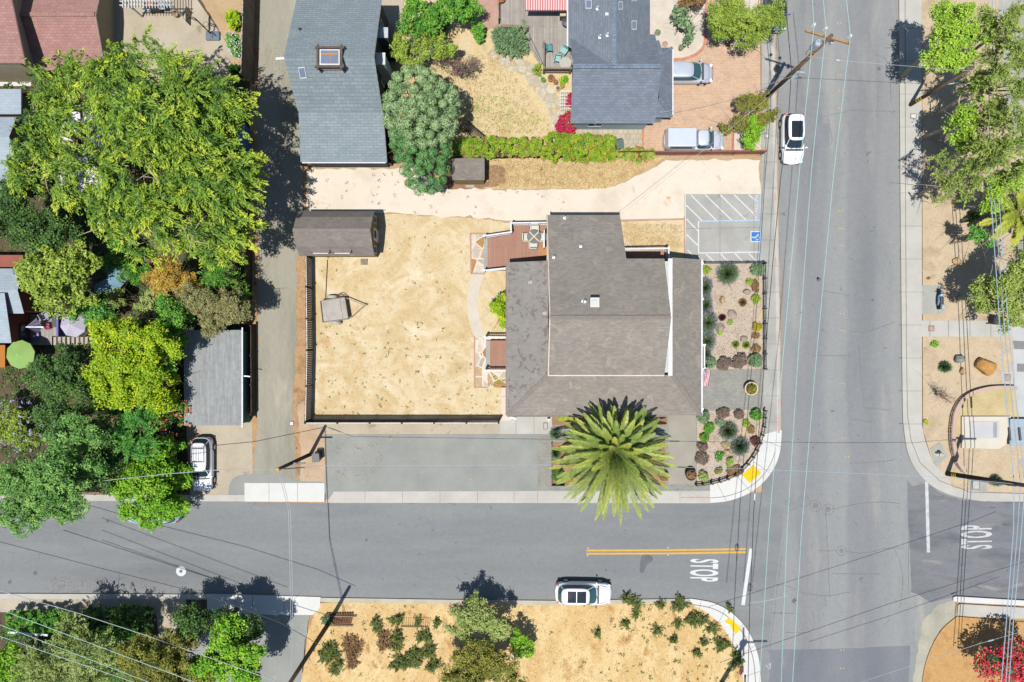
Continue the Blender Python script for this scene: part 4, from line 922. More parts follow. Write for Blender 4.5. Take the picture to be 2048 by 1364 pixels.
mb = MB(); mb.box(X(688, 2.9), Y(325.5, 2.9), 2.9, 6.6, .08, .1); mb.build('gutter', white_trim, t)
# --- slate grey house, north
t = thing('house', 'slate-grey cross-gabled house between the wooden deck and the brick driveway', 'house', W(1235, 130))
HE, HRX = 2.9, 5.3
ys, yr = Y(246, HE), Y(133, HRX); xw, xe = X(1141, HE), X(1310, HE)
yn = yr + (yr - ys)
r_, wl = gable_x(t, xw, xe, ys, yn, HE, HRX, sh_slate, wall_blue, over=.35, side=white_trim, ridge=ridge_slate)
xr = X(1228, 5.35); x0, x1 = X(1136.5, 3), X(1300, 3); yt = Y(-60, 3); ytr = Y(-60, 5.35)
mb = MB()
kx = (5.35 - 3.0)
mb.slab([(x0, Y(92, 3), 3.0), (xr, yr - .05, 5.35), (xr, yt, 5.35), (x0, yt, 3.0)], .12, 0, 1)
mb.build('roof', [sh_slate_v, white_trim], t)
mb = MB(); mb.slab([(xr, yr - .05, 5.35), (x1, Y(80, 3), 3.0), (x1, yt, 3.0), (xr, yt, 5.35)], .12, 0, 1)
mb.build('roof', [sh_slate_v, white_trim], t)
mb = MB()
for k in range(int((yt - yr) / .3)): mb.box(xr, yr + .2 + k * .3, 5.37 + .012 * (k % 2), .34, .31, .05)
mb.build('ridge_cap', ridge_slate, t)
mb = MB(); mb.prism(rect(x0 + .35, yn - .5, x1 - .35, yt), 0, 2.8); mb.build('wall', wall_blue, t)
ex, ei = X(1344.5, 2.7), X(1318, 3.6); ey0, ey1 = Y(234, 2.7), Y(95, 2.7); iy0, iy1 = Y(197, 3.6), Y(117, 3.6)
mb = MB()
mb.slab([(ex, ey0, 2.7), (ex, ey1, 2.7), (ei, iy1, 3.6), (ei, iy0, 3.6)], .1, 0, 1)
mb.slab([(xe - .3, ey0, 2.7), (ex, ey0, 2.7), (ei, iy0, 3.6), (xe - .3, iy0, 3.6)], .1, 0, 1)
mb.slab([(ex, ey1, 2.7), (xe - .4, ey1, 2.7), (xe - .4, iy1, 3.6), (ei, iy1, 3.6)], .1, 0, 1)
mb.slab([(xe - .5, Y(80, 3.2), 2.8), (X(1318, 2.8), Y(80, 2.8), 2.8), (X(1330, 3.5), iy1, 3.55), (xe - .5, iy1 - .2, 3.62)], .1, 0, 1)
mb.build('porch_roof', [sh_slate, white_trim], t)
mb = MB(); mb.bar((ex, ey0, 2.73), (ei, iy0, 3.63), .22, .05); mb.build('hip_cap', ridge_slate, t); mb = MB(); mb.bar((ex, ey1, 2.73), (ei, iy1, 3.63), .22, .05); mb.build('hip_cap', ridge_slate, t)
mb = MB(); mb.prism(rect(xe - .6, ey0 + .4, ex - .4, ey1 - .3), 0, 2.55); mb.build('porch_wall', wall_blue, t)
mb = MB(); mb.bar((x0 - .05, Y(92, 3), 2.93), (x0 - .05, yt, 2.93), .12, .1); mb.build('gutter', white_trim, t); mb = MB(); mb.bar((ex + .05, ey0, 2.64), (ex + .05, ey1, 2.64), .1, .1); mb.build('gutter', white_trim, t)
def slate_z(p):
    if p.x < xr: return 3 + (p.x - x0) / (xr - x0) * 2.35
    return 3 + (x1 - p.x) / (x1 - xr) * 2.35
def onslate(px, py, up=0):
    p = W(px, py, 4.2)
    for _ in range(4): p = W(px, py, slate_z(p))
    return Vector((p.x, p.y, slate_z(p) + up))
for (px, py, a, b) in ((1177, 9, 6, 9), (1268, 51, 5, 9), (1241, 12, 4, 8), (1268, -2, 5, 5)):
    skylight(t, [onslate(px - a, py - b), onslate(px + a, py - b), onslate(px + a, py + b), onslate(px - a, py + b)], white_trim, .08)
for px, py in ((1195, 17), (1200, 74), (1215, 70)): q = onslate(px, py); pipe_vent(t, px, py, q.z, q.z, alu, .06, .22)
mb = MB(); q = onslate(1213, 30); mb.box(q.x, q.y, q.z + .08, .25, .22, .2); mb.build('roof_vent', white_trim, t)
window(t, (xw + .3, Y(110, 2), 2), .1, 1.2, 1.0, teal_glass); window(t, (X(1190, 1.6), ys + .3, 1.6), 1.2, .1, 1.0, teal_glass, axis='y')
# --- houses along the left edge
t = thing('house', 'red shingle-roofed house with beige walls in the top left corner', 'house', W(130, 40))
gable_x(t, X(-60, 2), X(210, 2), Y(140, 2.0), Y(-60, 2), 2.0, 3.3, sh_red, wall_beige, over=.35, side=alu, ym=Y(30, 3.2), ridge=sh_red)
mb = MB(); hA = 4.6
mb.slab([(X(-160, hA), Y(128, hA - .6), hA - .4), (X(42, hA), Y(128, hA - .6), hA - .4), (X(24, hA), Y(-40, hA), hA + .6), (X(-160, hA), Y(-40, hA), hA + .6)], .14, 0, 1); mb.build('upper_roof', [sh_red, alu], t)
mb = MB(); mb.prism([(X(-160, 3.8), Y(126, 4)), (X(40, 3.8), Y(126, 4)), (X(22, 4), Y(-40, 4)), (X(-160, 4), Y(-40, 4))], 0, 4.0); mb.build('upper_wall', wall_beige, t)
for yy in (20, 60): window(t, (X(36, 3.2), Y(yy + 10, 3.2), 3.3), .1, .9, .7)
for yy in (22, 78): window(t, (X(210, 1.2) - .3, Y(yy, 1.2), 1.2), .12, 1.2, .9)
sheet('porch_strip', [(-60, 150), (62, 150), (62, 172), (-60, 172)], L0 + .02, conc_white)
t = thing('house', 'grey-roofed brown-sided house behind the big tree at the left edge', 'house', W(30, 280))
flat_block(t, X(-160, 2.8), Y(228, 2.8), X(42, 2.8), Y(178, 2.8), 2.8, sh_pale, wall_brown, .12, .3)
gable_x(t, X(-200, 3), X(33, 3.0), Y(326, 3), Y(234, 3), 3.0, 3.8, sh_pale, wall_brown, over=.2, side=wall_dark)
flat_block(t, X(-160, 2.4), Y(392, 2.4), X(34, 2.4), Y(327, 2.4), 2.4, sh_pale, wall_brown, .12, .3)
window(t, (X(33, 3) - .16, Y(298, 1.4), 1.4), .1, 1.7, 1.1); window(t, (X(33, 3) - .16, Y(250, 1.5), 1.8), .1, .7, .7)
t = thing('house', 'red-walled house with a pale stepped gable roof beside the lavender parasol', 'house', W(20, 600))
gable_x(t, X(-120, 3), X(48, 3.0), Y(627, 3), Y(537, 3), 3.0, 3.7, sh_pale, wall_red, over=.18, side=wall_red)
mb = MB(); mb.slab([(X(-120, 3.4), Y(686, 3.1), 3.0), (X(23, 3), Y(686, 3), 3.0), (X(8, 4), Y(586, 4), 3.95), (X(-120, 4), Y(586, 4), 3.95)], .12, 0, 1); mb.build('roof', [sh_pale, wall_red], t)
mb = MB(); mb.prism([(X(-120, 2.8), Y(684, 2.8)), (X(22, 2.8), Y(684, 2.8)), (X(18, 2.8), Y(600, 2.8)), (X(-120, 2.8), Y(600, 2.8))], 0, 2.85); mb.build('wall', wall_red, t)
flat_block(t, X(-120, 2.2), Y(536, 2.2), X(46, 2.2), Y(510, 2.2), 2.2, wall_red, wall_red, .1, .1)
for yy, xx in ((607, 62), (656, 38), (672, 30)): window(t, (X(48, 3) - .13 if yy < 620 else X(22, 2.8) + .03, Y(yy, 1.4), 1.4), .1, .75, .9, teal_glass, wall_dark)
t = thing('shed', 'small orange-walled shed at the left edge beside the lime canopy', 'shed', W(0, 720))
flat_block(t, X(-90, 2.3), Y(735, 2.3), X(10, 2.3), Y(690, 2.3), 2.3, wall_orange, wall_orange, .1, .1, side=wall_orange)
window(t, (X(10, 2.3) - .06, Y(716, 1.2), 1.2), .1, .8, .8)
t = thing('garage', 'garage with a flat grey roof and dark green wall beside the alley', 'garage', W(440, 755))
flat_block(t, X(368, 2.3), Y(851, 2.3), X(484, 2.3), Y(660, 2.3), 2.3, sh_grey, wall_green, .1, .12, (-.02, 0))
mb = MB(); mb.bar((X(484, 2.2), Y(752, 2.2), 2.15), (X(500, 2.0), Y(753, 2.0), 2.0), .06, .06); mb.build('lamp_arm', alu, t)
mb = MB(); mb.box(X(484.5, 2.3), Y(755, 2.3), 2.27, .1, 8.0, .1); mb.build('gutter', white_trim, t)
t = thing('building', 'flat pale-roofed building at the right edge by the curved wall', 'building', W(2060, 862))
flat_block(t, X(2021, .6), Y(892, .6), X(2130, .6), Y(838, .6), .6, sh_pale, wall_beige, .1, .1)
# ---------------------------------------------------------------- fences
def fence(name, label, px, h, mat, post_step=2.4, picket=0, z0=.1, rail_mat=None, post_mat=None, group=None, cat='fence', th=.03, capw=.1, gap=.0, post=.1, over=.08, rails=2, jit=0):
    """fence along photo points given at ground level"""
    P = [W(a, b, z0) for a, b in px]; rnd = random.Random(int(px[0][0] * 7 + px[0][1]))
    t = thing(name, label, cat, P[0], group)
    pan = MB(); rm = MB(); posts = []
    for i in range(len(P) - 1):
        a, b = P[i], P[i + 1]; L = (b - a).length; d = (b - a).normalized(); ang = math.atan2(d.y, d.x); nrm = Vector((-d.y, d.x, 0))
        k = max(1, round(L / post_step))
        for j in range(k + (1 if i == len(P) - 2 else 0)): posts.append((a.lerp(b, j / k), ang))
        for q in range(rails):
            zz = z0 + h * (.2 + (.75 if rails > 1 else .7) * q / max(1, rails - 1)); rm.bar((a.x, a.y, zz), (b.x, b.y, zz), .05, .08)
        if picket:
            n = max(1, int(L / picket))
            for j in range(n):
                q = a.lerp(b, (j + .5) / n) + nrm * .04; hh = h + rnd.uniform(-jit, jit)
                pan.box(q.x, q.y, z0 + hh / 2, picket - gap, th, hh, ang)
        elif capw:
            m_ = (a + b) / 2; pan.box(m_.x, m_.y, z0 + h / 2, L, th, h, ang); rm.box(m_.x, m_.y, z0 + h + .02, L, capw, .04, ang)
    rm.build('rail', rail_mat or mat, t)
    if pan.v: pan.build('panel', mat, t)
    for q, ang in posts:
        pb = MB(); pb.box(q.x, q.y, z0 + (h + over) / 2, post, post, h + over, ang); pb.box(q.x, q.y, z0 + h + over + .015, post * 1.25, post * 1.25, .03, ang); pb.build('post', post_mat or mat, t)
    return t
fence('fence', 'dark weathered picket fence with pale top rail along the south of the dry lawn', [(623, 841), (998, 841)], 1.75, fence_dark, 2.45, .145, rail_mat=white_trim, gap=.03, jit=.06)
fence('fence', 'dark weathered picket fence with pale top rail between alley and dry lawn', [(623, 839), (626, 700), (624, 516)], 1.75, fence_dark, 2.45, .145, rail_mat=white_trim, gap=.03, jit=.06)
fence('fence', 'tall grey board fence beside the basketball hoop and the alley', [(512, -60), (509, 60), (506, 170)], 2.6, fence_grey, 2.4, .15, rail_mat=alu, gap=.008, jit=.03)
fence('fence', 'dark board fence by the big tree facing the alley, north of the green garage', [(503, 494), (503, 648)], 1.6, fence_dark, 2.4, .15, rail_mat=fence_dark, gap=.006, jit=.02)
fence('fence', 'low dark fence beside the green wall of the grey garage', [(511, 652), (512, 826)], 1.1, fence_dark, 2.2, .15, gap=.01)
fence('fence', 'red-brown board fence under the flowering hedge', [(786, 322), (900, 318), (1100, 314), (1300, 311)], 1.35, fence_red, 2.4, .15, rail_mat=fence_dark, gap=.01)
fence('fence', 'red-brown panel fence beside the silver pickup', [(1290, 310), (1524, 308)], 1.0, fence_red, 2.35, 0, rail_mat=fence_red, capw=.12)
fence('fence', 'short dark fence between the blue-grey house and pale gravel', [(608, 332), (784, 331)], .7, fence_red, 2.6, 0, capw=.1)
fence('fence', 'dark fence between the blue-grey house and the puffy tree', [(782, 160), (786, 322)], 1.5, fence_dark, 2.4, .15, gap=.01)
fence('garden_fence', 'thin black iron fence along the east side of the upper garden bed', [(1525, 528), (1526, 737)], .75, black_iron, 1.16, .14, th=.02, gap=.12, post=.11, rails=2)
fence('garden_fence', 'thin black iron fence between parking stall and garden bed', [(1406, 527), (1460, 527), (1524, 526)], .7, black_iron, 1.6, .14, th=.02, gap=.12, post=.08)
fence('garden_fence', 'curved black iron fence round the corner garden bed', smooth([(1526, 820), (1524, 852), (1516, 884), (1502, 912), (1480, 938), (1452, 955), (1420, 964), (1390, 968)], 2), .75, black_iron, 1.3, .14, th=.02, gap=.12, post=.11)
fence('garden_fence', 'low black edging fence beside the palm bed', [(1103, 886), (1103, 970), (1128, 970)], .4, black_iron, 1.2, 0, capw=.05, post=.06)
fence('fence', 'slim metal fence by the fan palm at the right edge', [(2031, 455), (2031, 512)], 1.0, black_iron, 1.2, .14, th=.02, gap=.12, post=.06)
fence('fence', 'short dark fence on the wooden deck edge by the olive shrub', [(997, -40), (998, 48)], 1.0, fence_grey, 1.4, .15, gap=.02)
# ---------------------------------------------------------------- decks, porches and their furniture
t = thing('deck', 'red-brown deck with white railing behind the house, holding table and chairs', 'deck', W(1035, 495))
dz = .62
P = [(975, 477), (1024, 468), (1024, 449), (1099, 447), (1099, 527), (1016, 540), (975, 541)]
mb = MB(); mb.prism([(X(a, dz), Y(b, dz)) for a, b in P], .05, dz); mb.build('floor', deck_red, t)
mb = MB(); mb.prism([(X(a, .3), Y(b, .3)) for a, b in [(968, 476), (975, 476), (975, 543), (968, 545)]], .05, .35); mb.build('step', conc_grey, t)
rz_ = dz + 1.0
def rp(l): return [(X(a, rz_), Y(b, rz_)) for a, b in l]
railing('railing', '', rp([(968, 472), (1022, 464), (1022, 446), (1096, 445)]), 1.0, dz, white_trim, t, step=.14)
railing('railing', '', rp([(968, 541), (1014, 536)]), 1.0, dz, white_trim, t, step=.14)
mb = MB(); mb.box(X(1086, .8), Y(503, .8), dz + .03, .62, .85, .06); tag(mb.build('door_mat', wood_raw, None, W(1086, 503, dz)), 'tan wooden mat on the red-brown deck by the house wall', 'mat')
t = thing('deck', 'small red-brown porch deck with white railings at the south-west of the house', 'deck', W(998, 708))
P = [(980, 681), (1020, 681), (1020, 739), (980, 739)]
mb = MB(); mb.prism([(X(a, dz), Y(b, dz)) for a, b in P], .05, dz); mb.build('floor', deck_red, t)
mb = MB(); mb.prism([(X(a, .3), Y(b, .3)) for a, b in [(972, 681), (980, 681), (980, 741), (972, 741)]], .05, .35); mb.build('step', conc_grey, t)
railing('railing', '', rp([(970, 675), (1018, 675)]), 1.0, dz, white_trim, t, step=.14)
railing('railing', '', rp([(970, 741), (1018, 741)]), 1.0, dz, white_trim, t, step=.14)
for k, y in enumerate((779, 796, 812, 828)):
    mb = MB(); z_ = .3 - k * .04; mb.prism([(X(a, z_), Y(b, z_)) for a, b in [(1003, y - 3), (1022, y - 3), (1022, y + 13), (1003, y + 13)]], .05, z_); o = mb.build('garden_step', M('pink_slab', [c(240, 214, 196), c(246, 226, 212)], .8, 12, .08), None, W(1012, y + 5, .1))
    tag(o, ('topmost', 'second', 'third', 'lowest')[k] + ' pink slab step beside the house, going down to the walkway', 'step', 'garden steps')
    mb = MB(); mb.prism([(X(a, z_ + .004), Y(b, z_ + .004)) for a, b in [(1003, y - 5), (1022, y - 5), (1022, y - 3), (1003, y - 3)]], .05, z_ + .03); q = mb.build('riser', patio_red, o)
railing('handrail', 'white post and black handrail at the walkway south of the house', [(X(1022, .6), Y(834, .6)), (X(1030, .6), Y(836, .6))], .8, .1, white_trim, cat='handrail')
mb = MB(); p = W(1096, 838); mb.box(p.x, p.y, .6, .14, .14, 1.0); mb.box(p.x - .1, p.y + .1, 1.0, .3, .06, .2); tag(mb.build('lamp_post', white_trim, None, p), 'white post at the right end of the walkway near the palm', 'post')
# patio table with four white chairs
def make_chair(name, label, p, rz, mat, group, s=1.0):
    t = thing(name, label, 'chair', p, group, rz); 
    mb = MB(); mb.box(0, 0, .43, .5 * s, .5 * s, .05); mb.box(0, .02, .465, .44 * s, .44 * s, .03); mb.build('seat', mat, t, local=True, bevel=.02)
    mb = MB(); mb.slab([(-.25 * s, .24 * s, .98), (.25 * s, .24 * s, .98), (.25 * s, .31 * s, 1.0), (-.25 * s, .31 * s, 1.0)], .5); mb.build('backrest', mat, t, local=True, bevel=.02)
    for sx in (-1, 1):
        mb = MB(); mb.bar((sx * .26 * s, .25 * s, .66), (sx * .28 * s, -.2 * s, .66), .06, .05); mb.bar((sx * .28 * s, -.2 * s, .66), (sx * .27 * s, -.22 * s, .42), .05, .05); mb.build('armrest', mat, t, local=True)
        for sy in (-1, 1): mb = MB(); mb.bar((sx * .22 * s, sy * .22 * s, .42), (sx * .25 * s, sy * .26 * s, 0), .045, .045); mb.build('leg', mat, t, local=True)
    return t
t = thing('patio_table', 'dark patio table with folded white cross covers on the red-brown deck', 'table', W(1068, 473, dz))
q = W(1068, 473, dz + .72); mb = MB(); mb.lathe(q.x, q.y, [(.05, dz + .68), (.56, dz + .68), (.58, dz + .71), (.56, dz + .73)], 20); tp = mb.build('table_top', M('grey_table_glass', [c(118, 120, 120), c(140, 142, 142)], 2, 12, .1, rough=.3), t)
mb = MB()
for a in (R(45), R(135)): mb.box(q.x, q.y, dz + .742 + .004 * (a > 1), 1.1, .1, .02, a)
mb.build('trim', cream, t); mb = MB(); mb.cyl(q.x, q.y, dz, dz + .68, .05); mb.lathe(q.x, q.y, [(.3, dz), (.3, dz + .04), (.05, dz + .06)], 12); mb.build('pedestal', black_iron, t)
chm = M('cream_chair', [c(226, 226, 208), c(238, 238, 224)], 3, 12, .08)
for (px, py, a, wd) in ((1069, 458, 0, 'north'), (1053, 475, 90, 'west'), (1083, 475, -90, 'east'), (1066, 490, 180, 'south')):
    make_chair('patio_chair', f'cream patio chair on the {wd} side of the dark table on the red-brown deck', W(px, py, dz + .5) - Vector((0, 0, .5)), R(a), chm, 'patio chairs round the dark table', 1.18)
# grey timber deck north of the slate house
t = thing('deck', 'weathered grey timber deck under the striped awning', 'deck', W(1090, 60)); dz2 = .55
mb = MB(); mb.prism([(X(a, dz2), Y(b, dz2)) for a, b in [(1001, -80), (1140, -80), (1142, 137), (1087, 137), (1087, 128), (1058, 66), (1058, 52), (1001, 50)]], .05, dz2); mb.build('floor', deck_grey, t)
for k in range(3):
    mb = MB(); o_ = 8 * k; z_ = dz2 - .14 * (k + 1); mb.prism([(X(a, z_), Y(b, z_)) for a, b in [(1058 - o_, 66 + o_ * .3), (1064 - o_ * .2, 60), (1090, 118), (1086 - o_ * .3, 124 + o_ * .5)]], .05, z_); mb.build('step', deck_grey, t)
railing('railing', '', [(X(1088, 1.5), Y(85, 1.5)), (X(1088, 1.5), Y(136, 1.5)), (X(1141, 1.5), Y(136, 1.5))], .9, dz2, fence_grey, t, step=.2)
mb = MB(); mb.prism([(X(a, dz2 + .3), Y(b, dz2 + .3)) for a, b in [(1003, 49), (1058, 51), (1058, 56), (1003, 54)]], .1, dz2 + .35); mb.build('planter_box', fence_grey, t)
teal_pl = M('teal_plastic', [c(160, 206, 202), c(180, 220, 216)], 3, 12, .08); 
make_chair('adirondack_chair', 'teal garden chair with dark seat by the deck railing', W(1098, 101, dz2), R(95), Mplain('dark_teal', c(84, 164, 166), .5), 'teal chairs on the grey deck')
make_chair('garden_chair', 'pale teal garden chair tilted towards the round table, right one', W(1127, 106, dz2), R(-35), teal_pl, 'teal chairs on the grey deck')
make_chair('garden_chair', 'pale teal garden chair left of the round table near the deck corner', W(1115, 122, dz2), R(80), teal_pl, 'teal chairs on the grey deck')
t = thing('round_table', 'round beige table on the grey deck beside the teal chairs', 'table', W(1132, 126, dz2)); q = W(1131, 126, dz2 + .7)
mb = MB(); mb.lathe(q.x, q.y, [(.05, dz2 + .66), (.5, dz2 + .66), (.5, dz2 + .7)], 18); mb.build('table_top', M('beige_table', [c(196, 188, 176), c(212, 204, 192)], 3, 12, .1), t); mb = MB(); mb.cyl(q.x, q.y, dz2, dz2 + .66, .06); mb.build('pedestal', black_iron, t)
t = thing('fire_pit', 'round black covered fire pit half under the slate roof on the grey deck', 'fire pit', W(1133, 47, dz2)); mb = MB(); q = W(1134, 47, dz2); mb.lathe(q.x, q.y, [(.4, dz2), (.44, dz2 + .5), (.46, dz2 + .52), (.2, dz2 + .6)], 20); mb.build('cover', black_plastic, t); mb = MB(); mb.lathe(q.x, q.y, [(.06, dz2 + .59), (.07, dz2 + .66)], 10); mb.build('knob', grey_metal, t)
t = thing('grill', 'small beige and black grill at the right of the awning shadow', 'grill', W(1126, 28, dz2)); q = W(1126, 28, dz2 + .9); mb = MB(); mb.box(q.x, q.y, dz2 + .85, .5, .32, .2); mb.build('lid', cream, t, bevel=.03); mb = MB(); mb.box(q.x, q.y, dz2 + .4, .42, .3, .7); mb.build('cabinet', black_plastic, t)
# striped awning
t = thing('awning', 'red and white striped fabric awning over the grey deck', 'awning', W(1092, 5))
def Mstripe(name, a, b, scale, rz=0):
    m, n, l, bs = base(name, .8, .2); vec = coords(n, l, (1, 1, 1), rz); wv = n.new("ShaderNodeTexWave"); wv.inputs["Scale"].default_value = scale; l.new(vec, wv.inputs[0])
    r_ = _ramp(n, [a, b], .48, .52); l.new(wv.outputs["Fac"], r_.inputs[0]); l.new(r_.outputs[0], bs.inputs["Base Color"]); MATS[name] = m; return m
stripe = Mstripe('awning_stripe', c(214, 120, 118), c(240, 212, 208), 1.6)
mb = MB(); a0, a1 = X(1050, 2.7), X(1134, 2.7); yb = Y(18, 2.6); mb.slab([(a0, yb, 2.55), (a1, yb, 2.55), (a1, Y(-60, 3.2), 3.3), (a0, Y(-60, 3.2), 3.3)], .02)
for k in range(28): 
    u = a0 + (a1 - a0) * (k + .5) / 28; mb.slab([(u - .06, yb - .04, 2.53), (u + .06, yb - .04, 2.53), (u + .06, yb, 2.55), (u - .06, yb, 2.55)], .2)
mb.build('canopy', stripe, t); mb = MB(); mb.bar((a0, yb, 2.5), (a1, yb, 2.5), .06, .06); mb.build('front_bar', white_trim, t)
for xx in (a0 + .2, a1 - .2): mb = MB(); mb.bar((xx, yb, 2.46), (xx, Y(-50, 2), 1.8), .05, .05); mb.build('arm', white_trim, t)
# ---------------------------------------------------------------- top left patio things
t = thing('pergola', 'white slatted pergola over the patio at the top edge', 'pergola', W(300, 20)); hp = 2.7
for px, py in ((286, 35), (366, 33), (286, -50), (366, -50)): 
    q = W(px, py); mb = MB(); mb.box(q.x, q.y, hp / 2, .12, .12, hp); mb.build('post', white_trim, t)
mb = MB()
for py in (3, 11, -55): mb.bar((X(240, hp), Y(py, hp), hp), (X(346, hp), Y(py, hp), hp), .06, .16)
mb.build('beam', white_trim, t); mb = MB()
for k in range(17): x_ = X(246 + k * 5.9, hp + .15); mb.bar((x_, Y(16, hp + .15), hp + .14), (x_, Y(-80, hp + .15), hp + .14), .05, .1)
mb.build('slat', white_trim, t)
def hoop():
    t = thing('basketball_hoop', 'portable basketball hoop with blue-grey base on the concrete patio', 'basketball hoop', W(428, 74))
    b = W(428, 74); mb = MB(); mb.box(b.x, b.y, .2, 1.15, .72, .26); mb.box(b.x - .2, b.y, .36, .5, .5, .1); mb.build('base', M('blue_grey_plastic', [c(112, 124, 140), c(132, 144, 158)], 3, 12, .1, rough=.5), t, bevel=.06)
    p0 = Vector((b.x - .1, b.y + .1, .35)); p1 = Vector((X(386, 2.4), Y(43, 2.4), 2.4)); p1 = Vector((b.x - .25, b.y + .2, 2.9)); mb = MB(); mb.tube([p0, p1], .05, 8); mb.bar((b.x + .35, b.y - .1, .35), p0.lerp(p1, .35), .04, .04); mb.build('pole', black_iron, t)
    bx = b.x - .75; by = b.y + .35; mb = MB(); mb.bar(p1, (bx, by, 3.1), .06, .06); mb.bar(p0.lerp(p1, .8), (bx, by, 2.7), .06, .06); mb.build('arm', black_iron, t)
    mb = MB(); mb.box(bx, by, 2.95, .03, 1.1, .72); bb = mb.build('backboard', M('clear_board', [c(196, 170, 140), c(206, 182, 152)], 2, 8, .05, rough=.2), t)
    mb = MB()
    for sy in (-1, 1): mb.box(bx, by + sy * .56, 2.95, .06, .05, .8); mb.box(bx, by, 2.95 + sy * .385, .055, 1.07, .05)
    mb.box(bx - .02, by, 2.95, .05, .03, .7); mb.build('frame', black_iron, bb)
    mb = MB(); mb.tube([(bx - .28 + .22 * math.cos(a * .4), by + .22 * math.sin(a * .4), 2.72) for a in range(17)], .015, 5); mb.build('rim', Mplain('rim_red', c(210, 70, 60), .5), t)
hoop()
t = thing('planter', 'round tan pot on the concrete patio below the pergola', 'planter', W(356, 33)); q = W(356, 33); mb = MB(); mb.lathe(q.x, q.y, [(.18, .1), (.26, .5), (.24, .5), (.2, .42)], 16); mb.build('pot', M('tan_pot', [c(176, 148, 112), c(196, 166, 128)], 3, 9, .1), t); mb = MB(); mb.lathe(q.x, q.y, [(.235, .4), (.21, .44)], 14); mb.build('soil', soil, t)
t = thing('barbecue', 'black barbecue with orange-lidded top under the white pergola', 'barbecue', W(312, 20)); q = W(314, 22); mb = MB(); mb.box(q.x, q.y, .55, 1.2, .5, .8); mb.build('cabinet', black_plastic, t, bevel=.03); mb = MB(); mb.lathe(q.x, q.y + .1, [(.3, .95), (.25, 1.1), (.1, 1.16)], 12); mb.build('lid', Mplain('bbq_orange', c(226, 120, 50), .5), t); mb = MB(); mb.box(q.x + .85, q.y, .8, .45, .5, .06); mb.box(q.x - .3, q.y - .32, .75, .3, .25, .1); mb.build('side_shelf', alu, t)
# ---------------------------------------------------------------- left gardens
def parasol(name, label, px, py, h, rpx, mat, mat2, n=8, rise=.5, z0=.1, tilt=0):
    q = W(px, py, h); r_ = rpx * (H - h) / H / K; t = thing(name, label, 'parasol', (q.x, q.y, z0)); rot = .2
    mb = MB(); vs = [(q.x, q.y, h + rise)] + [(q.x + r_ * math.cos(rot + 6.2832 * i / n), q.y + r_ * math.sin(rot + 6.2832 * i / n), h) for i in range(n)]
    for i in range(n): mb.add([vs[0], vs[1 + i], vs[1 + (i + 1) % n]], [(0, 1, 2)], i % 2)
    for i in range(n): a, b = Vector(vs[1 + i]), Vector(vs[1 + (i + 1) % n]); mb.add([a, b, b - Vector((0, 0, .12)), a - Vector((0, 0, .12))], [(0, 1, 2, 3)], i % 2)
    mb.build('canopy', [mat, mat2], t); mb = MB(); mb.cyl(q.x, q.y, z0, h + rise + .05, .025, .02, 8); mb.lathe(q.x, q.y, [(.05, h + rise), (.03, h + rise + .08)], 8); mb.build('pole', alu, t)
    for i in range(n): mb = MB(); mb.tube([(q.x, q.y, h + rise - .05), Vector(vs[1 + i]) - Vector((0, 0, .03))], .012, 4); mb.build('rib', alu, t)
    mb = MB(); mb.lathe(q.x, q.y, [(.3, z0), (.28, z0 + .1), (.05, z0 + .14)], 12); mb.build('base', black_plastic, t)
lav = M('lavender_fabric', [c(196, 190, 206), c(212, 206, 220)], 1.4, 9, .05); lav2 = M('lavender_fabric_dark', [c(184, 178, 196), c(202, 196, 212)], 1.4, 9, .05)
parasol('parasol', 'open lavender parasol on the terrace beside the red house', 147, 648, 2.3, 27, lav, lav2)
limef = M('lime_fabric', [c(146, 184, 98), c(164, 198, 116)], 1.2, 9, .06); parasol('parasol', 'lime green round canopy beside the orange shed', 41, 709, 2.2, 29, limef, limef, 10, .25)
t = thing('closed_parasol', 'folded lavender parasol lying over the terrace by the red house', 'parasol', W(66, 652)); mb = MB()
q0 = Vector((X(53, 1.6), Y(654, 1.6), 1.7))
for k in range(7):
    a = R(-38 + k * 13); L = 1.2; e = q0 + Vector((math.cos(a) * L, math.sin(a) * L * .8, -.25)); e2 = q0 + Vector((math.cos(a + .14) * L * .75, math.sin(a + .14) * L * .6, -.45)); mb.add([q0, e, e2], [(0, 1, 2)], k % 2); mb.add([q0, e2, q0 + Vector((math.cos(a + .22) * L, math.sin(a + .22) * L * .8, -.25))], [(0, 1, 2)], 1 - k % 2)
mb.build('canopy', [M('purple_fabric', [c(150, 136, 184), c(168, 154, 200)], 2, 9, .08), lav], t); mb = MB(); mb.tube([q0 + Vector((0, 0, .05)), q0 + Vector((1.3, 0, -.2)), q0 + Vector((1.3, 0, -1.6))], .025, 6); mb.build('pole', alu, t)
t = thing('terrace', 'slatted wooden terrace beside the red house', 'deck', W(90, 670)); tz = .5
mb = MB(); mb.prism([(X(a, tz), Y(b, tz)) for a, b in [(48, 628), (122, 628), (122, 672), (104, 672), (104, 690), (48, 690)]], .05, tz); mb.build('floor', deck_grey, t)
mb = MB()
for k in range(9): mb.box(X(110 + k * 9, .55), Y(682, .55), .55, .22, .68, .05)
mb.build('slat', M('pale_slats', [c(196, 180, 168), c(210, 194, 182)], 2, 9, .1), t)
mb = MB(); mb.box(X(121, 1), Y(649, 1), .95, .16, 1.95, .9); mb.build('screen', M('purple_board', [c(112, 108, 176), c(128, 124, 190)], 2, 9, .1), t)
mb = MB(); mb.box(X(111, .9), Y(642, .9), .72, .55, 1.0, .5); tag(mb.build('planter_box', black_plastic, None, W(111, 642, .5), bevel=.04), 'black rectangular raised box beside the lavender parasol', 'planter')
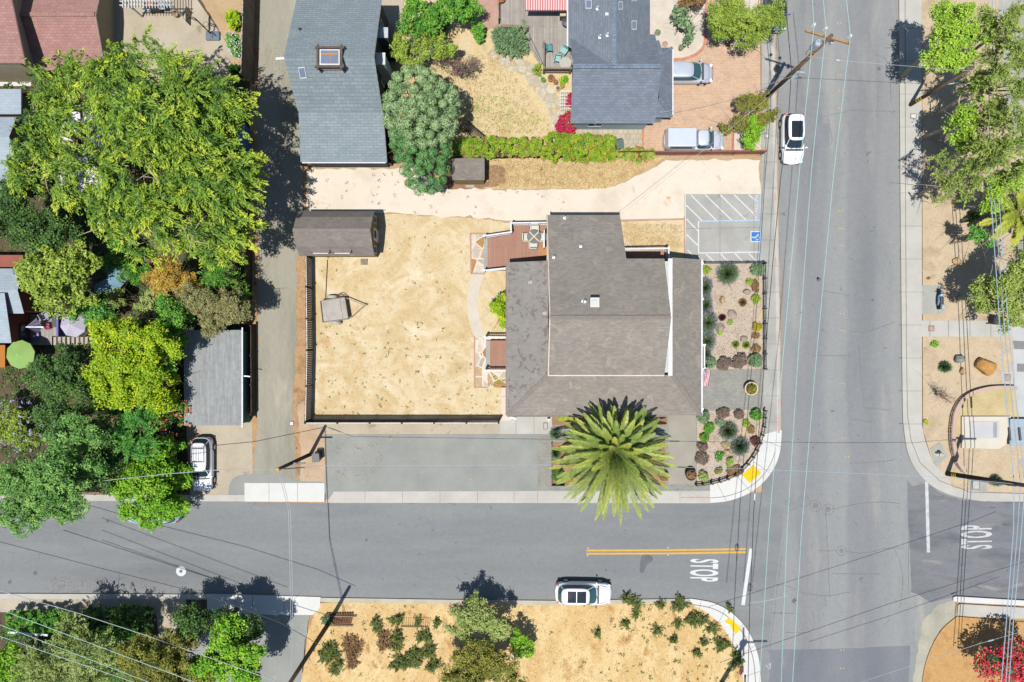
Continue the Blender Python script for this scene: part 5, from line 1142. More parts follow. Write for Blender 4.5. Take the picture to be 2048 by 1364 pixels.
t = thing('play_pool', 'small pink and blue play pool on the terrace of the red house', 'pool', W(64, 670)); q = W(64, 670, .8); mb = MB(); mb.lathe(q.x, q.y, [(.46, tz), (.52, tz + .25), (.44, tz + .27), (.42, tz + .1)], 18); mb.build('wall', Mplain('toy_blue', c(70, 130, 210), .5), t); mb = MB(); mb.lathe(q.x, q.y, [(.42, tz + .12), (.2, tz + .16), (.01, tz + .17)], 16); mb.build('floor', Mplain('toy_pink', c(206, 150, 172), .5), t)
make_chair('garden_chair', 'grey garden chair on the terrace between the parasols', W(100, 632, tz), R(120), Mplain('grey_fabric', c(170, 172, 188), .7), None)
mb = MB(); q = W(98, 652, .7); mb.box(q.x, q.y, tz + .2, .3, .45, .36); tag(mb.build('stool', Mplain('magenta_plastic', c(196, 60, 110), .5), None, W(98, 652, tz), bevel=.05), 'small magenta stool on the terrace', 'stool')
t = thing('tarpaulin', 'pale blue tarpaulin stretched over the yard beneath the big tree', 'tarpaulin', W(228, 560)); mb = MB(); tarp = M('blue_tarp', [c(110, 150, 176), c(150, 184, 204)], 1.2, 7, .2)
rnd = random.Random(3); P = [(212, 515), (224, 512), (262, 552), (236, 580), (190, 584), (186, 572), (214, 556)]; ctr = W(222, 556, 2.0)
vs = [W(a, b, 1.9 + rnd.uniform(-.25, .25)) for a, b in P]; vs.append(ctr + Vector((0, 0, .35)))
for i in range(len(P)): mb.add([vs[i], vs[(i + 1) % len(P)], vs[-1]], [(0, 1, 2)], 0)
mb.build('sheet', tarp, t)
for i in (0, 2, 4): mb = MB(); mb.cyl(vs[i].x, vs[i].y, .1, vs[i].z, .03, .03, 6); mb.build('pole', alu, t)
t = thing('play_slide', 'pink play slide under the big tree by the golden bush', 'slide', W(302, 526)); mb = MB(); mb.bar((X(294, 1.2), Y(521, 1.2), 1.3), (X(316, .5), Y(532, .5), .35), .4, .04); 
for s_ in (-.2, .2): mb.bar((X(294, 1.2), Y(521, 1.2) + s_, 1.38), (X(316, .5), Y(532, .5) + s_, .43), .05, .16)
mb.build('chute', Mplain('pink_plastic', c(214, 80, 120), .4), t); mb = MB(); mb.bar((X(294, 1), Y(521, 1), 1.3), (X(288, .1), Y(518, .1), .1), .35, .05); mb.build('ladder', Mplain('light_blue_plastic', c(120, 180, 220), .4), t)
mb = MB(); mb.prism([(X(a, 1.5), Y(b, 1.5)) for a, b in [(470, 250), (489, 250), (490, 290), (478, 292)]], .1, 1.5); o = mb.build('cargo_box', M('blue_panel', [c(110, 140, 178), c(130, 158, 192)], 2, 9, .06), None, W(480, 270, .1), bevel=.04); tag(o, 'pale blue flat-topped box at the right edge of the big tree', 'box')
t = thing('patio_roof', 'white translucent patio cover glimpsed through the big tree', 'patio cover', W(170, 310)); mb = MB(); mb.slab([W(120, 225, 2.3), W(215, 220, 2.3), W(200, 400, 2.1), W(112, 400, 2.1)], .06); mb.build('panel', white_trim, t)
for px, py in ((124, 230), (210, 226), (196, 394), (116, 394)): q = W(px, py, 2.1); mb = MB(); mb.cyl(q.x, q.y, .05, 2.1, .05, .05, 8); mb.build('post', white_trim, t)
# ---------------------------------------------------------------- lawn trailer, arbour, planters, bins, boulders
t = thing('utility_trailer', 'grey flatbed utility trailer parked on the dry lawn', 'trailer', W(670, 620)); zt = .75
P = [(641, 602), (690, 595), (697, 638), (646, 645)]; V = [W(a, b, zt) for a, b in P]
mb = MB(); mb.slab(V, .06); mb.build('bed', galv, t)
mb = MB()
for i in range(4): mb.bar(V[i] + Vector((0, 0, .08)), V[(i + 1) % 4] + Vector((0, 0, .08)), .06, .18)
mb.bar(V[0].lerp(V[1], .78) + Vector((0, 0, .02)), V[3].lerp(V[2], .78) + Vector((0, 0, .02)), .04, .03); mb.build('side_rail', M('rusty_pale_metal', [c(196, 180, 160), c(170, 150, 132)], 3, 12, .2), t)
hit = W(730, 610, .5); mb = MB()
for v in (V[1], V[2]): mb.bar(v - Vector((0, 0, .1)), hit, .07, .08)
mb.box(hit.x, hit.y, .5, .2, .12, .12); mb.bar(hit, (hit.x - .1, hit.y, .12), .05, .05); mb.build('drawbar', M('trailer_frame', [c(206, 194, 176), c(150, 132, 112)], 3, 12, .2), t)
for (px, py) in ((664, 594), (672, 646)):
    q = W(px, py, .5); mb = MB(); mb.tube([(q.x, q.y - .09, .38), (q.x, q.y + .09, .38)], .28, 16); wh = mb.build('wheel', tyre, t); mb = MB(); mb.tube([(q.x, q.y - .1, .38), (q.x, q.y + .1, .38)], .15, 12); mb.build('rim', rim, wh)
    mb = MB(); pts = [(q.x + .42 * math.cos(a), q.y, .4 + .38 * math.sin(a)) for a in [R(k) for k in range(0, 181, 20)]]
    for a, b in zip(pts, pts[1:]): mb.bar(a, b, .24, .02)
    mb.build('mudguard', M('pale_guard', [c(190, 188, 182), c(206, 204, 198)], 3, 10, .1), t)
q = W(681, 592, .6); mb = MB(); mb.tube([(q.x + .3 * math.cos(a), q.y + .2 * math.sin(a), .62) for a in [k * .6 for k in range(11)]], .03, 5); mb.bar((q.x - .3, q.y, .62), (q.x + .35, q.y + .05, .62), .04, .04); mb.build('spare_rack', M('rust', [c(150, 100, 66), c(110, 76, 54)], 4, 14, .2), t)
mb = MB(); mb.tube([W(655, 520, .15), W(653, 560, .14), W(651, 600, .15)], .035, 6); mb.tube([W(651, 600, .15), W(650, 604, .4)], .03, 6); tag(mb.build('pipe', pole_dark, None, W(653, 560, .1)), 'thin dark pole lying on the lawn between shed and trailer', 'pole')
t = thing('arbour', 'black metal lattice arbour lying on its side in the north yard', 'arbour', W(940, 256)); A0, A1 = Vector((X(918, .8), Y(238, .8), 0)), Vector((X(966, .8), Y(278, .8), 0)); d = (A1 - A0).normalized(); nr = Vector((-d.y, d.x, 0)); mb = MB()
for k in range(14):
    o_ = A0.lerp(A1, k / 13); pts = [o_ + nr * (-.45 + .9 * j / 8) + Vector((0, 0, .25 + .55 * math.sin(math.pi * j / 8))) for j in range(9)]; mb.tube(pts, .018, 4)
mb.build('hoop', black_iron, t); mb = MB()
for j in range(0, 9): a = nr * (-.45 + .9 * j / 8) + Vector((0, 0, .27 + .55 * math.sin(math.pi * j / 8))); mb.tube([A0 + a, A1 + a], .018, 4)
mb.build('side_bar', black_iron, t)
def planter(name, label, px, py, rpx, h, mat, z=.11, plant=None, seed=1, cat='planter', group=None):
    q = W(px, py, h); r_ = rpx / K * (H - h) / H; t = thing(name, label, cat, (q.x, q.y, z), group); mb = MB()
    mb.lathe(q.x, q.y, [(r_ * .72, z), (r_ * .98, z + h * .85), (r_, z + h), (r_ * .84, z + h), (r_ * .8, z + h * .8)], 24); mb.build('pot', mat, t, smoothed=False)
    mb = MB(); mb.lathe(q.x, q.y, [(r_ * .82, z + h * .82), (r_ * .4, z + h * .86), (.01, z + h * .87)], 16); mb.build('soil', M('pot_soil', [c(120, 92, 66), c(160, 126, 92)], 3, 14, .3), t)
    if plant:
        rng = np.random.default_rng(seed); P_, U, N, l_, w_, T = cloud(rng, [(q.x, q.y, z + h, r_ * .62, r_ * .62, r_ * .5)], 40, 22, .12, .11, .05, 'leaf', .9, .3); leaf_mesh('plant', P_, U, N, l_, w_, T, plant, t)
    return t
# ---------------------------------------------------------------- boulders, wall, pads
def boulder(label, px, py, rx, ry, h, mat, seed, z=.1):
    q = W(px, py, h * .5); mb = MB(); s = (H - h * .5) / H / K; rnd = random.Random(seed)
    bm = bmesh.new(); bmesh.ops.create_icosphere(bm, subdivisions=3, radius=1)
    k = [Vector((rnd.gauss(0, 1), rnd.gauss(0, 1), rnd.gauss(0, .6))).normalized() for _ in range(9)]; off = [rnd.uniform(.62, .9) for _ in k]
    for v in bm.verts:
        for n_, o_ in zip(k, off):
            dd = v.co.dot(n_) - o_
            if dd > 0: v.co -= n_ * dd
        v.co *= 1 + rnd.uniform(-.02, .02); v.co = Vector((v.co.x * rx * s * 1.1, v.co.y * ry * s * 1.1, v.co.z * h * .75))
    me = bpy.data.meshes.new('boulder'); bm.to_mesh(me); bm.free(); me.materials.append(mat); o = bpy.data.objects.new('boulder', me); COL.objects.link(o); o.location = (q.x, q.y, z + h * .3); tag(o, label, 'boulder')
boulder('large orange boulder on the dirt above the curved wall', 1972, 733, 19, 18, .9, stone_orange, 4)
boulder('grey-green domed boulder left of the large orange boulder', 1921, 718, 11, 9, .7, M('grey_green_rock', [c(140, 148, 140), c(186, 192, 184)], 1.6, 8, .3, bump=.4), 6)
boulder('small brown stone just below the grey-green domed boulder', 1924, 741, 5, 8, .4, stone_tan, 8)
boulder('tan rock lying half buried under the black cable lines', 1912, 522, 9, 8, .35, stone_tan, 9)
boulder('pale brown upright stone in the middle left of the upper garden bed', 1444, 600, 5, 8, .4, stone_tan, 11)
boulder('broad flat grey stone in the centre of the upper garden bed', 1465, 628, 10, 10, .3, stone_grey, 12)
boulder('pinkish stone near the top right of the upper garden bed', 1493, 583, 8, 6, .35, stone_grey, 13)
boulder('grey stone beside the lavender row in the upper garden bed', 1441, 655, 8, 9, .35, stone_grey, 14)
boulder('low stone above the two yellow-green clumps in the garden bed', 1487, 678, 8, 6, .3, stone_grey, 15)
boulder('tan stone below the lavender bushes in the corner bed', 1453, 905, 7, 7, .35, stone_tan, 16)
boulder('red-brown rock by the palm bed left edge', 1139, 957, 7, 5, .3, M('red_rock', [c(150, 104, 80), c(186, 136, 104)], 2, 8, .3), 17)
t = thing('retaining_wall', 'curved low block retaining wall around the pale concrete pad', 'wall', W(1905, 850))
wp = smooth([(1930, 944), (1917, 926), (1908, 900), (1905, 870), (1907, 840), (1912, 820), (1924, 800), (1944, 786), (1976, 777), (2010, 775), (2032, 776)], 5)
blk = Mbrick('wall_blocks', c(214, 186, 166), c(190, 162, 144), c(130, 110, 98), .3, .15, .02); capm = M('wall_cap', [c(206, 176, 158), c(218, 190, 172)], 1, 14, .1)
mb = MB(); P = [W(a, b, .5) for a, b in wp]
for a, b in zip(P, P[1:]):
    m_ = (a + b) / 2; d = b - a; ang = math.atan2(d.y, d.x); L = d.length
    for r_ in range(2): mb.box(m_.x + .03 * r_, m_.y, .1 + .09 + r_ * .18, L * (.92 if r_ % 2 else .98), .26 - .02 * r_, .17, ang)
mb.build('block', blk, t); mb = MB(); mb.prism([(X(a, .52), Y(b, .52)) for a, b in strip_pts([(p_[0] + 3, p_[1]) for p_ in wp], 7.5)], .46, .52); mb.build('cap', capm, t)
t = thing('concrete_pad', 'square cream concrete vault with a pale steel hatch by the curved wall', 'utility vault', W(1970, 862)); mb = MB(); mb.prism([(X(a, .3), Y(b, .3)) for a, b in [(1924, 833), (2022, 833), (2012, 889), (1998, 898), (1924, 896)]], .05, .3); mb.build('slab', M('cream_concrete', [c(222, 212, 192), c(234, 226, 208)], .8, 10, .05), t)
mb = MB(); mb.prism([(X(a, .33), Y(b, .33)) for a, b in [(1941, 843), (1998, 843), (1998, 877), (1941, 877)]], .28, .33); ht = mb.build('hatch', M('hatch_steel', [c(206, 202, 200), c(216, 214, 212)], .8, 12, .05), t); mb = MB(); mb.prism([(X(a, .34), Y(b, .34)) for a, b in [(1987, 845), (1994, 845), (1994, 875), (1987, 875)]], .3, .342); mb.build('vent', M('vent_grey', [c(164, 166, 172), c(176, 178, 184)], 1, 12, .08), ht)
for lab, px, py, w_, h_, mt in (('square rust-brown drain cover in the right walkway', 1863, 657, 4.4, 4.4, patio_red), ('square brown meter lid on a pale pad beside the large orange boulder', 2015, 755, 4.6, 5.2, patio_red), ('pale utility lid on the small pad by the corner pole', 1952, 970, 6, 7.5, conc), ('small pale meter lid in the walkway south of the house', 1091, 852, 3, 5.5, conc), ('small pale lid in the sidewalk by the streetlight pole', 1827, 232, 4.6, 3.6, conc_white), ('small square lid at the end of the alley', 583, 847, 3.4, 3.4, conc_white), ('pale lid in the sidewalk by the corner shrub', 1534, 272, 3.2, 3.2, conc_white)):
    q = W(px, py, .14); s = 1 / K; mb = MB(); mb.box(q.x, q.y, .125, w_ * 2 * s, h_ * 2 * s, .05); o = mb.build('utility_cover', mt, None, (q.x, q.y, .1)); tag(o, lab, 'utility lid'); mb = MB(); mb.box(q.x, q.y, .153, w_ * 2 * s + .06, h_ * 2 * s + .06, .03); mb2 = MB()
    for s_ in (-1, 1): mb2.box(q.x + s_ * (w_ * s + .03), q.y, .13, .05, h_ * 2 * s, .05); mb2.box(q.x, q.y + s_ * (h_ * s + .03), .13, w_ * 2 * s + .1, .05, .05)
    mb2.build('frame', joint_mat, o)
sheet('utility_pad', [(1938, 958), (1974, 958), (1974, 984), (1938, 984)], L0 + .012, conc_grey); sheet('meter_pad', [(2003, 742), (2026, 742), (2026, 768), (2003, 768)], L0 + .012, conc)
for k, (x, y, r_) in enumerate(((1582, 1009, 7), (1608, 1003, 7), (1631, 1012, 5.5), (1656, 1019, 5.5), (1683, 1102, 4.2))):
    q = W(x, y); mb = MB(); mb.lathe(q.x, q.y, [(r_ / K, .005), (r_ / K, .018), (r_ * .8 / K, .018), (r_ * .78 / K, .014), (.01, .014)], 24); o = mb.build('manhole_cover', iron_cover if k > 1 else patch_mat, None, (q.x, q.y, 0)); tag(o, ('leftmost of the four covers in a row across the intersection', 'second from left of the four covers across the intersection', 'third from left of the four covers across the intersection', 'rightmost of the four covers in a row across the intersection', 'single manhole cover below the row of four covers')[k], 'manhole cover', 'manhole covers')
# raised road markers
mk = M('yellow_marker', [c(232, 186, 90), c(244, 206, 120)], 4, 20, .1); mk2 = M('grey_marker', [c(150, 150, 152), c(170, 170, 170)], 4, 20, .1)
ml = [(1675, 14, 0), (1678, 46, 1), (1679, 150, 1), (1681, 182, 1), (1681, 216, 1), (1681, 252, 1), (1680, 287, 0), (1682, 321, 0), (1681, 355, 0), (1681, 388, 0), (1681, 421, 1), (1683, 457, 1), (1683, 491, 1), (1684, 522, 0), (1686, 594, 0), (1684, 627, 1), (1686, 661, 1), (1687, 698, 0), (1687, 733, 0), (1686, 767, 1), (1686, 803, 0), (1688, 840, 0), (1687, 876, 1), (1694, 913, 1), (1685, 1300, 1), (1684, 1336, 1)]
first = None; mi = 0
for (x, y, yl) in ml:
    for dx in ((-3, 3) if yl else (0,)):
        q = W(x + dx, y)
        r_ = MB(); r_.lathe(0, 0, [(.055, 0), (.05, .012), (.02, .02), (.005, .021)], 10)
        o = r_.build('raised_road_marker', mk if yl else mk2); o.location = (q.x, q.y, .006)
        tag(o, 'round yellow ceramic marker on the centre line of the wide road' if yl else 'worn grey marker stud on the centre line of the wide road', 'road marker', 'yellow centre line markers' if yl else 'grey centre line markers')
for (x, y) in ((1176, 1096), (1175, 1111), (1336, 1095), (1336, 1110)):
    q = W(x, y); r_ = MB(); r_.lathe(0, 0, [(.055, 0), (.05, .012), (.02, .02), (.005, .021)], 10); o = r_.build('raised_road_marker', white_paint); o.location = (q.x, q.y, .01); tag(o, 'white marker stud beside the double yellow line', 'road marker', 'white studs at the yellow lines')
# bins, hydrant, motor scooter, flag
def bin_(label, px, py, mat, rz=0, s=1.0, z=.11):
    q = W(px, py, .6); t = thing('wheelie_bin', label, 'bin', (q.x, q.y, z), None, rz); mb = MB(); mb.add([(-.24 * s, -.28 * s, 0), (.24 * s, -.28 * s, 0), (.24 * s, .22 * s, 0), (-.24 * s, .22 * s, 0), (-.3 * s, -.36 * s, .95), (.3 * s, -.36 * s, .95), (.3 * s, .32 * s, .95), (-.3 * s, .32 * s, .95)], [(3, 2, 1, 0), (4, 5, 6, 7), (0, 1, 5, 4), (1, 2, 6, 5), (2, 3, 7, 6), (3, 0, 4, 7)]); mb.build('body', mat, t, local=True, bevel=.03)
    mb = MB(); mb.slab([(-.32 * s, -.4 * s, 1.0), (.32 * s, -.4 * s, 1.0), (.32 * s, .36 * s, 1.06), (-.32 * s, .36 * s, 1.06)], .06); mb.box(0, .42 * s, 1.0, .5 * s, .05, .05); mb.build('lid', mat, t, local=True, bevel=.02)
    for sx in (-1, 1): mb = MB(); mb.tube([(sx * .22 * s, .3 * s, .1), (sx * .28 * s, .3 * s, .1)], .1, 10); mb.build('wheel', tyre, t, local=True)
bin_('dark green wheeled bin at the right end of the flowering hedge', 1238, 291, Mplain('bin_green', c(78, 98, 92), .5), R(8))
bin_('black wheeled bin lying by the tree at the right end of the walkway', 1990, 642, black_plastic, R(80))
bin_('small black bin beside the leaning pole at the end of the alley', 635, 913, black_plastic, R(5), .95)
t = thing('motor_scooter', 'pale blue and black scooter standing on the small square pad', 'scooter', W(1880, 598)); q = W(1880, 598, .5)
mb = MB(); mb.tube([(q.x - .02, q.y - .5, .35), (q.x, q.y - .2, .55), (q.x, q.y + .25, .5), (q.x + .02, q.y + .5, .9)], [.14, .2, .17, .06], 8); mb.build('body', Mplain('scooter_blue', c(150, 184, 214), .35), t, smoothed=True)
mb = MB(); mb.box(q.x - .02, q.y - .15, .8, .26, .65, .12); mb.build('seat', black_plastic, t, bevel=.04); mb = MB(); mb.bar((q.x - .35, q.y + .42, 1.05), (q.x + .35, q.y + .42, 1.05), .05, .05); mb.build('handlebar', black_iron, t)
for yy in (-.62, .62): mb = MB(); mb.tube([(q.x - .06, q.y + yy, .33), (q.x + .06, q.y + yy, .33)], .24, 14); mb.build('wheel', tyre, t)
mb = MB(); mb.box(q.x, q.y - .7, .95, .36, .34, .3); mb.build('top_box', Mplain('scooter_pale', c(190, 200, 206), .4), t, bevel=.05)
t = thing('fire_hydrant', 'short cream fire hydrant on the grey pad by the corner', 'hydrant', W(1879, 908)); q = W(1879, 908, .4); mb = MB(); mb.lathe(q.x, q.y, [(.2, .1), (.2, .16), (.13, .17), (.13, .62), (.17, .64), (.16, .72), (.06, .82), (.04, .86)], 14); mb.build('barrel', M('hydrant_cream', [c(226, 214, 178), c(238, 228, 196)], 3, 9, .08), t, smoothed=False)
for s_ in (-1, 1): mb = MB(); mb.tube([(q.x + s_ * .1, q.y, .5), (q.x + s_ * .26, q.y, .5)], .07, 10); mb.build('outlet', white_trim, t)
# the stars and stripes on the porch post
t = thing('flag', 'stars and stripes flag hanging from the east porch corner', 'flag', W(1410, 755)); fz = 2.4; red_c = Mplain('flag_red', c(206, 90, 100), .8); white_c = Mplain('flag_white', c(236, 232, 236), .8); blue_c = Mplain('flag_blue', c(64, 90, 160), .8)
u = lambda a, b: Vector((X(1403 + 17 * a + 1.0 * math.sin(b * 5), fz), Y(740 + 33 * b, fz), fz - .5 * (1 - a) - .3 * b + .05 * math.sin(a * 9 + b * 4)))
mb = MB()
for i in range(13):
    for j in range(8): mb.add([u(i / 13, j / 8), u((i + 1) / 13, j / 8), u((i + 1) / 13, (j + 1) / 8), u(i / 13, (j + 1) / 8)], [(0, 1, 2, 3)], 1 if i % 2 else 0)
mb.build('cloth', [red_c, white_c], t); mb = MB(); v = lambda a, b: u(a, b) + Vector((0, 0, .012)); up_ = lambda a, b: u(a, b) + Vector((0, 0, .02))
for j in range(4): mb.add([v(.46, j * .1), v(1, j * .1), v(1, (j + 1) * .1), v(.46, (j + 1) * .1)], [(0, 1, 2, 3)], 0)
for i in range(5):
    for j in range(6): a, b = .51 + i * .1, .03 + j * .062; mb.add([up_(a, b), up_(a + .025, b), up_(a + .025, b + .018), up_(a, b + .018)], [(0, 1, 2, 3)], 1)
mb.build('canton', [blue_c, white_c], t); mb = MB(); mb.tube([(X(1404, 2.0), Y(741, 2), 1.9), (X(1423, 2.6), Y(738.5, 2.6), 2.75)], .02, 6); mb.build('staff', white_trim, t)
# ---------------------------------------------------------------- utility poles
def crossarm(t, top, ang, L, mat, ins=(-.95, -.2, .95), insm=None):
    d = Vector((math.cos(ang), math.sin(ang), 0)); mb = MB(); mb.bar(top - d * L / 2, top + d * L / 2, .12, .14); arm = mb.build('crossarm', mat, t)
    for f in ins:
        q = top + d * L / 2 * f; mb = MB(); mb.lathe(q.x, q.y, [(.05, q.z + .05), (.12, q.z + .12), (.05, q.z + .16), (.11, q.z + .2), (.09, q.z + .28), (.02, q.z + .32)], 10); mb.build('insulator', insm or white_trim, arm)
    return arm
t = thing('utility_pole', 'tall wooden utility pole with transformer and three-wire crossarm over the wide road', 'utility pole', W(1525, 203))
b0 = W(1525, 203); hp = 12.3; mb = MB(); mb.tube([(b0.x, b0.y, 0), (b0.x, b0.y, hp)], [.19, .13], 12); mb.build('shaft', pole_wood, t, smoothed=True)
ta = W(1664, 61.5, 12.0); d = Vector((W(1703, 73, 12).x - W(1626, 51, 12).x, W(1703, 73, 12).y - W(1626, 51, 12).y, 0)); ang = math.atan2(d.y, d.x)
mb = MB(); mb.bar(Vector((b0.x, b0.y, 12.0)) - d * .62, Vector((b0.x, b0.y, 12.0)) + d * .55, .12, .14); arm = mb.build('crossarm', M('orange_timber', [c(178, 140, 96), c(206, 160, 104)], 2, 12, .2), t)
for px, py in ((1628, 49.5), (1651.5, 57), (1700.5, 72)):
    q = W(px, py, 12.25); mb = MB(); mb.lathe(q.x, q.y, [(.05, 12.05), (.13, 12.15), (.06, 12.2), (.13, 12.26), (.1, 12.36), (.02, 12.42)], 12); mb.build('insulator', white_trim, arm)
q = Vector((b0.x - .42, b0.y - .05, 0)); mb = MB(); mb.lathe(q.x, q.y, [(.24, 10.5), (.26, 10.6), (.26, 11.3), (.22, 11.42), (.05, 11.46)], 16); tf = mb.build('transformer', M('transformer_grey', [c(176, 188, 200), c(196, 206, 216)], 3, 9, .08, rough=.4), t)
for s_ in (-.1, .1): mb = MB(); mb.cyl(q.x + s_, q.y, 11.4, 11.75, .045, .03, 8); mb.build('bushing', white_trim, tf)
mb = MB(); mb.tube([(b0.x - .16, b0.y + .1, .2), (b0.x - .16, b0.y + .1, 8.6), (b0.x - .3, b0.y + .25, 9.2), (b0.x - .32, b0.y + .2, 10.4)], .05, 6); mb.build('conduit', alu, t)
mb = MB()
for k in range(5): mb.tube([(b0.x + .45 + .26 * math.cos(a * .5 + k), b0.y - .1 + .02 * k, 5.2 + .3 * math.sin(a * .5 + k)) for a in range(14)], .02, 4)
mb.build('cable_coil', cable_blue, t); mb = MB(); mb.box(b0.x + .5, b0.y + .05, 11.2, .2, .3, .4); mb.build('fuse_cutout', white_trim, t)
mb = MB(); mb.bar((b0.x, b0.y, 6.3), (b0.x + .8, b0.y - .05, 6.3), .06, .06); mb.build('guy_arm', alu, t)
mb = MB()
for z_ in (9.4, 9.7): mb.lathe(b0.x, b0.y, [(.17, z_), (.175, z_ + .12)], 10, 0)
mb.build('pole_band', yellow_paint, t)
t = thing('street_light', 'wooden streetlight pole with yellow bands leaning over the right-hand dirt yard', 'utility pole', W(1819, 210.5)); b0 = W(1819, 210.5); hp = 7.9; mb = MB(); mb.tube([(b0.x, b0.y, 0), (b0.x, b0.y, hp)], [.16, .11], 12); mb.build('shaft', pole_wood, t, smoothed=True)
a0 = Vector((b0.x, b0.y, 4.6)); mb = MB(); mb.tube([a0, a0 + Vector((.9, .05, .25)), a0 + Vector((2.2, .1, .3))], .045, 8); arm = mb.build('lamp_arm', Mplain('pale_arm', c(186, 204, 216), .4), t); mb = MB(); mb.box(a0.x + 2.4, a0.y + .1, a0.z + .28, .6, .2, .12); mb.build('lamp_head', alu, arm)
for z_ in (1.1, 1.4, 1.7): mb = MB(); mb.lathe(b0.x, b0.y, [(.165, z_), (.165, z_ + .1)], 12); mb.build('yellow_band', yellow_pad, t)
t = thing('utility_pole', 'dark utility pole with yellow bands at the right-hand street corner', 'utility pole', W(1893, 947)); b0 = W(1893, 947); tp = W(2052, 971, 9.0); mb = MB(); mb.tube([b0, b0.lerp(tp, .5), tp], [.2, .17, .14], 12); mb.build('shaft', pole_dark, t, smoothed=True)
for f in (.1, .125, .15): q = b0.lerp(tp, f); q2 = b0.lerp(tp, f + .012); mb = MB(); mb.tube([q, q2], .203, 12); mb.build('yellow_band', yellow_pad, t)
mb = MB(); q = b0.lerp(tp, .93); mb.bar((q.x - .9, q.y, q.z + .1), (q.x + 1.2, q.y, q.z + .1), .12, .14); mb.build('crossarm', pole_dark, t)
mb = MB(); mb.tube([b0.lerp(tp, .3) + Vector((0, -.2, 0)), b0.lerp(tp, .9) + Vector((0, -.16, 0))], .04, 6); mb.build('conduit', cable_blue, t)
t = thing('utility_pole', 'short leaning dark pole at the end of the alley beside the parking pad', 'utility pole', W(622, 908)); b0 = W(622, 908); tp = W(555.5, 939, 8.2); mb = MB(); mb.tube([b0, tp], [.16, .12], 12); mb.build('shaft', pole_dark, t, smoothed=True); mb = MB(); mb.lathe(tp.x, tp.y, [(.13, tp.z), (.1, tp.z + .06)], 10); mb.build('cap', yellow_paint, t); tpB = tp
mb = MB(); q = b0.lerp(tp, .62); mb.box(q.x + .5, q.y - .02, q.z, 1.1, .12, .1); mb.build('bracket', black_iron, t)
t = thing('utility_pole', 'brown utility pole rising out of the bottom edge beside the dry field', 'utility pole', W(657, 1247)); b0 = W(657, 1247); mb = MB(); mb.tube([b0, (b0.x, b0.y, 12)], [.19, .13], 12); mb.build('shaft', pole_wood, t, smoothed=True); poleA = b0
t = thing('utility_pole', 'utility pole at the bottom street corner seen by its shadow', 'utility pole', W(1441, 1366)); b0 = W(1441, 1366); mb = MB(); mb.tube([b0, (b0.x, b0.y, 14)], [.2, .14], 12); mb.build('shaft', pole_wood, t, smoothed=True); poleC = b0
mb = MB(); mb.bar((b0.x - .4, b0.y, 13.6), (b0.x + 1.9, b0.y + .0, 13.6), .12, .14); mb.bar((b0.x, b0.y - 1.0, 12.9), (b0.x, b0.y + 1.4, 12.9), .12, .14); mb.build('crossarm', pole_wood, t); mb = MB(); mb.lathe(b0.x + .1, b0.y + .3, [(.26, 11.6), (.28, 11.7), (.28, 12.4), (.05, 12.5)], 14); mb.build('transformer', grey_metal, t)
t = thing('stop_sign', 'red stop sign on a post at the bottom corner ramp', 'stop sign', W(1462, 1308)); b0 = W(1463, 1310); mb = MB(); mb.cyl(b0.x, b0.y, .1, 3.0, .035, .035, 8); mb.build('post', galv, t)
f0 = Vector((b0.x, b0.y - .06, 2.55)); ang = R(80); d = Vector((math.cos(ang + math.pi / 2), math.sin(ang + math.pi / 2), 0)); nv = Vector((math.cos(R(170)), math.sin(R(170)), 0)); nv = Vector((-.94, .34, 0)); sx_ = Vector((-nv.y, nv.x, 0))
def octo(r_, o_): return [f0 + nv * o_ + sx_ * (r_ * math.cos(R(22.5 + 45 * k))) + Vector((0, 0, r_ * math.sin(R(22.5 + 45 * k)))) for k in range(8)]
mb = MB(); a_, b_ = octo(.39, .0), octo(.39, .04); mb.add(a_ + b_, [tuple(range(8)), tuple(range(15, 7, -1))] + [(i, (i + 1) % 8, 8 + (i + 1) % 8, 8 + i) for i in range(8)]); sg = mb.build('sign_rim', white_paint, t)
mb = MB(); a_ = octo(.355, .042); b_ = octo(.355, .048); mb.add(a_ + b_, [tuple(range(8)), tuple(range(15, 7, -1))] + [(i, (i + 1) % 8, 8 + (i + 1) % 8, 8 + i) for i in range(8)]); mb.build('sign_face', Mplain('sign_red', c(206, 40, 50), .4), t)
lt = lettering('sign_lettering', 'STOP', (0, 0, 0), 0, .5, .24, white_paint); mt = Matrix(((-sx_.x, 0, nv.x, 0), (-sx_.y, 0, nv.y, 0), (0, 1, 0, 0), (0, 0, 0, 1))); lt.data.transform(Matrix.Translation(f0 + nv * .053 - Vector(t.location)) @ mt); lt.location = (0, 0, 0); lt.parent = t
mb = MB(); mb.box(b0.x + .25, b0.y - .75, 2.6, .12, .75, .08); mb.build('street_name_blade', black_plastic, t)
# ---------------------------------------------------------------- wires
def wire(label, pts, r_, mat, sag=.0, group=None, name='wire', extra=None):
    P = [W(*p) if not isinstance(p, Vector) else p for p in pts]; out = []
    for a, b in zip(P, P[1:]):
        n = 8
        for k in range(n): q = a.lerp(b, k / n); out.append(q - Vector((0, 0, sag * 4 * (k / n) * (1 - k / n))))
    out.append(P[-1]); mb = MB(); mb.tube(out, r_, 5); o = mb.build(name, mat, None, tuple(P[0])); tag(o, label, 'cable', group)
    for (f, L, rr, mt) in (extra or []):
        i = int(f * (len(out) - 1)); a, b = out[i], out[min(i + 1, len(out) - 1)]; d = (b - a).normalized(); m2 = MB(); m2.tube([a, a + d * L], rr, 7); m2.build('splice', mt, o)
    return o
G1 = 'three pale wires over the wide road'
RW = .021
wire('left of the three pale green wires over the wide road', [(1620, -60, 12.3), (1628, 49, 12.38), (1599, 340, 10.8), (1565.5, 720, 10.2), (1537.6, 1060, 11), (1517, 1400, 12.5)], RW, cable_cyan, group=G1)
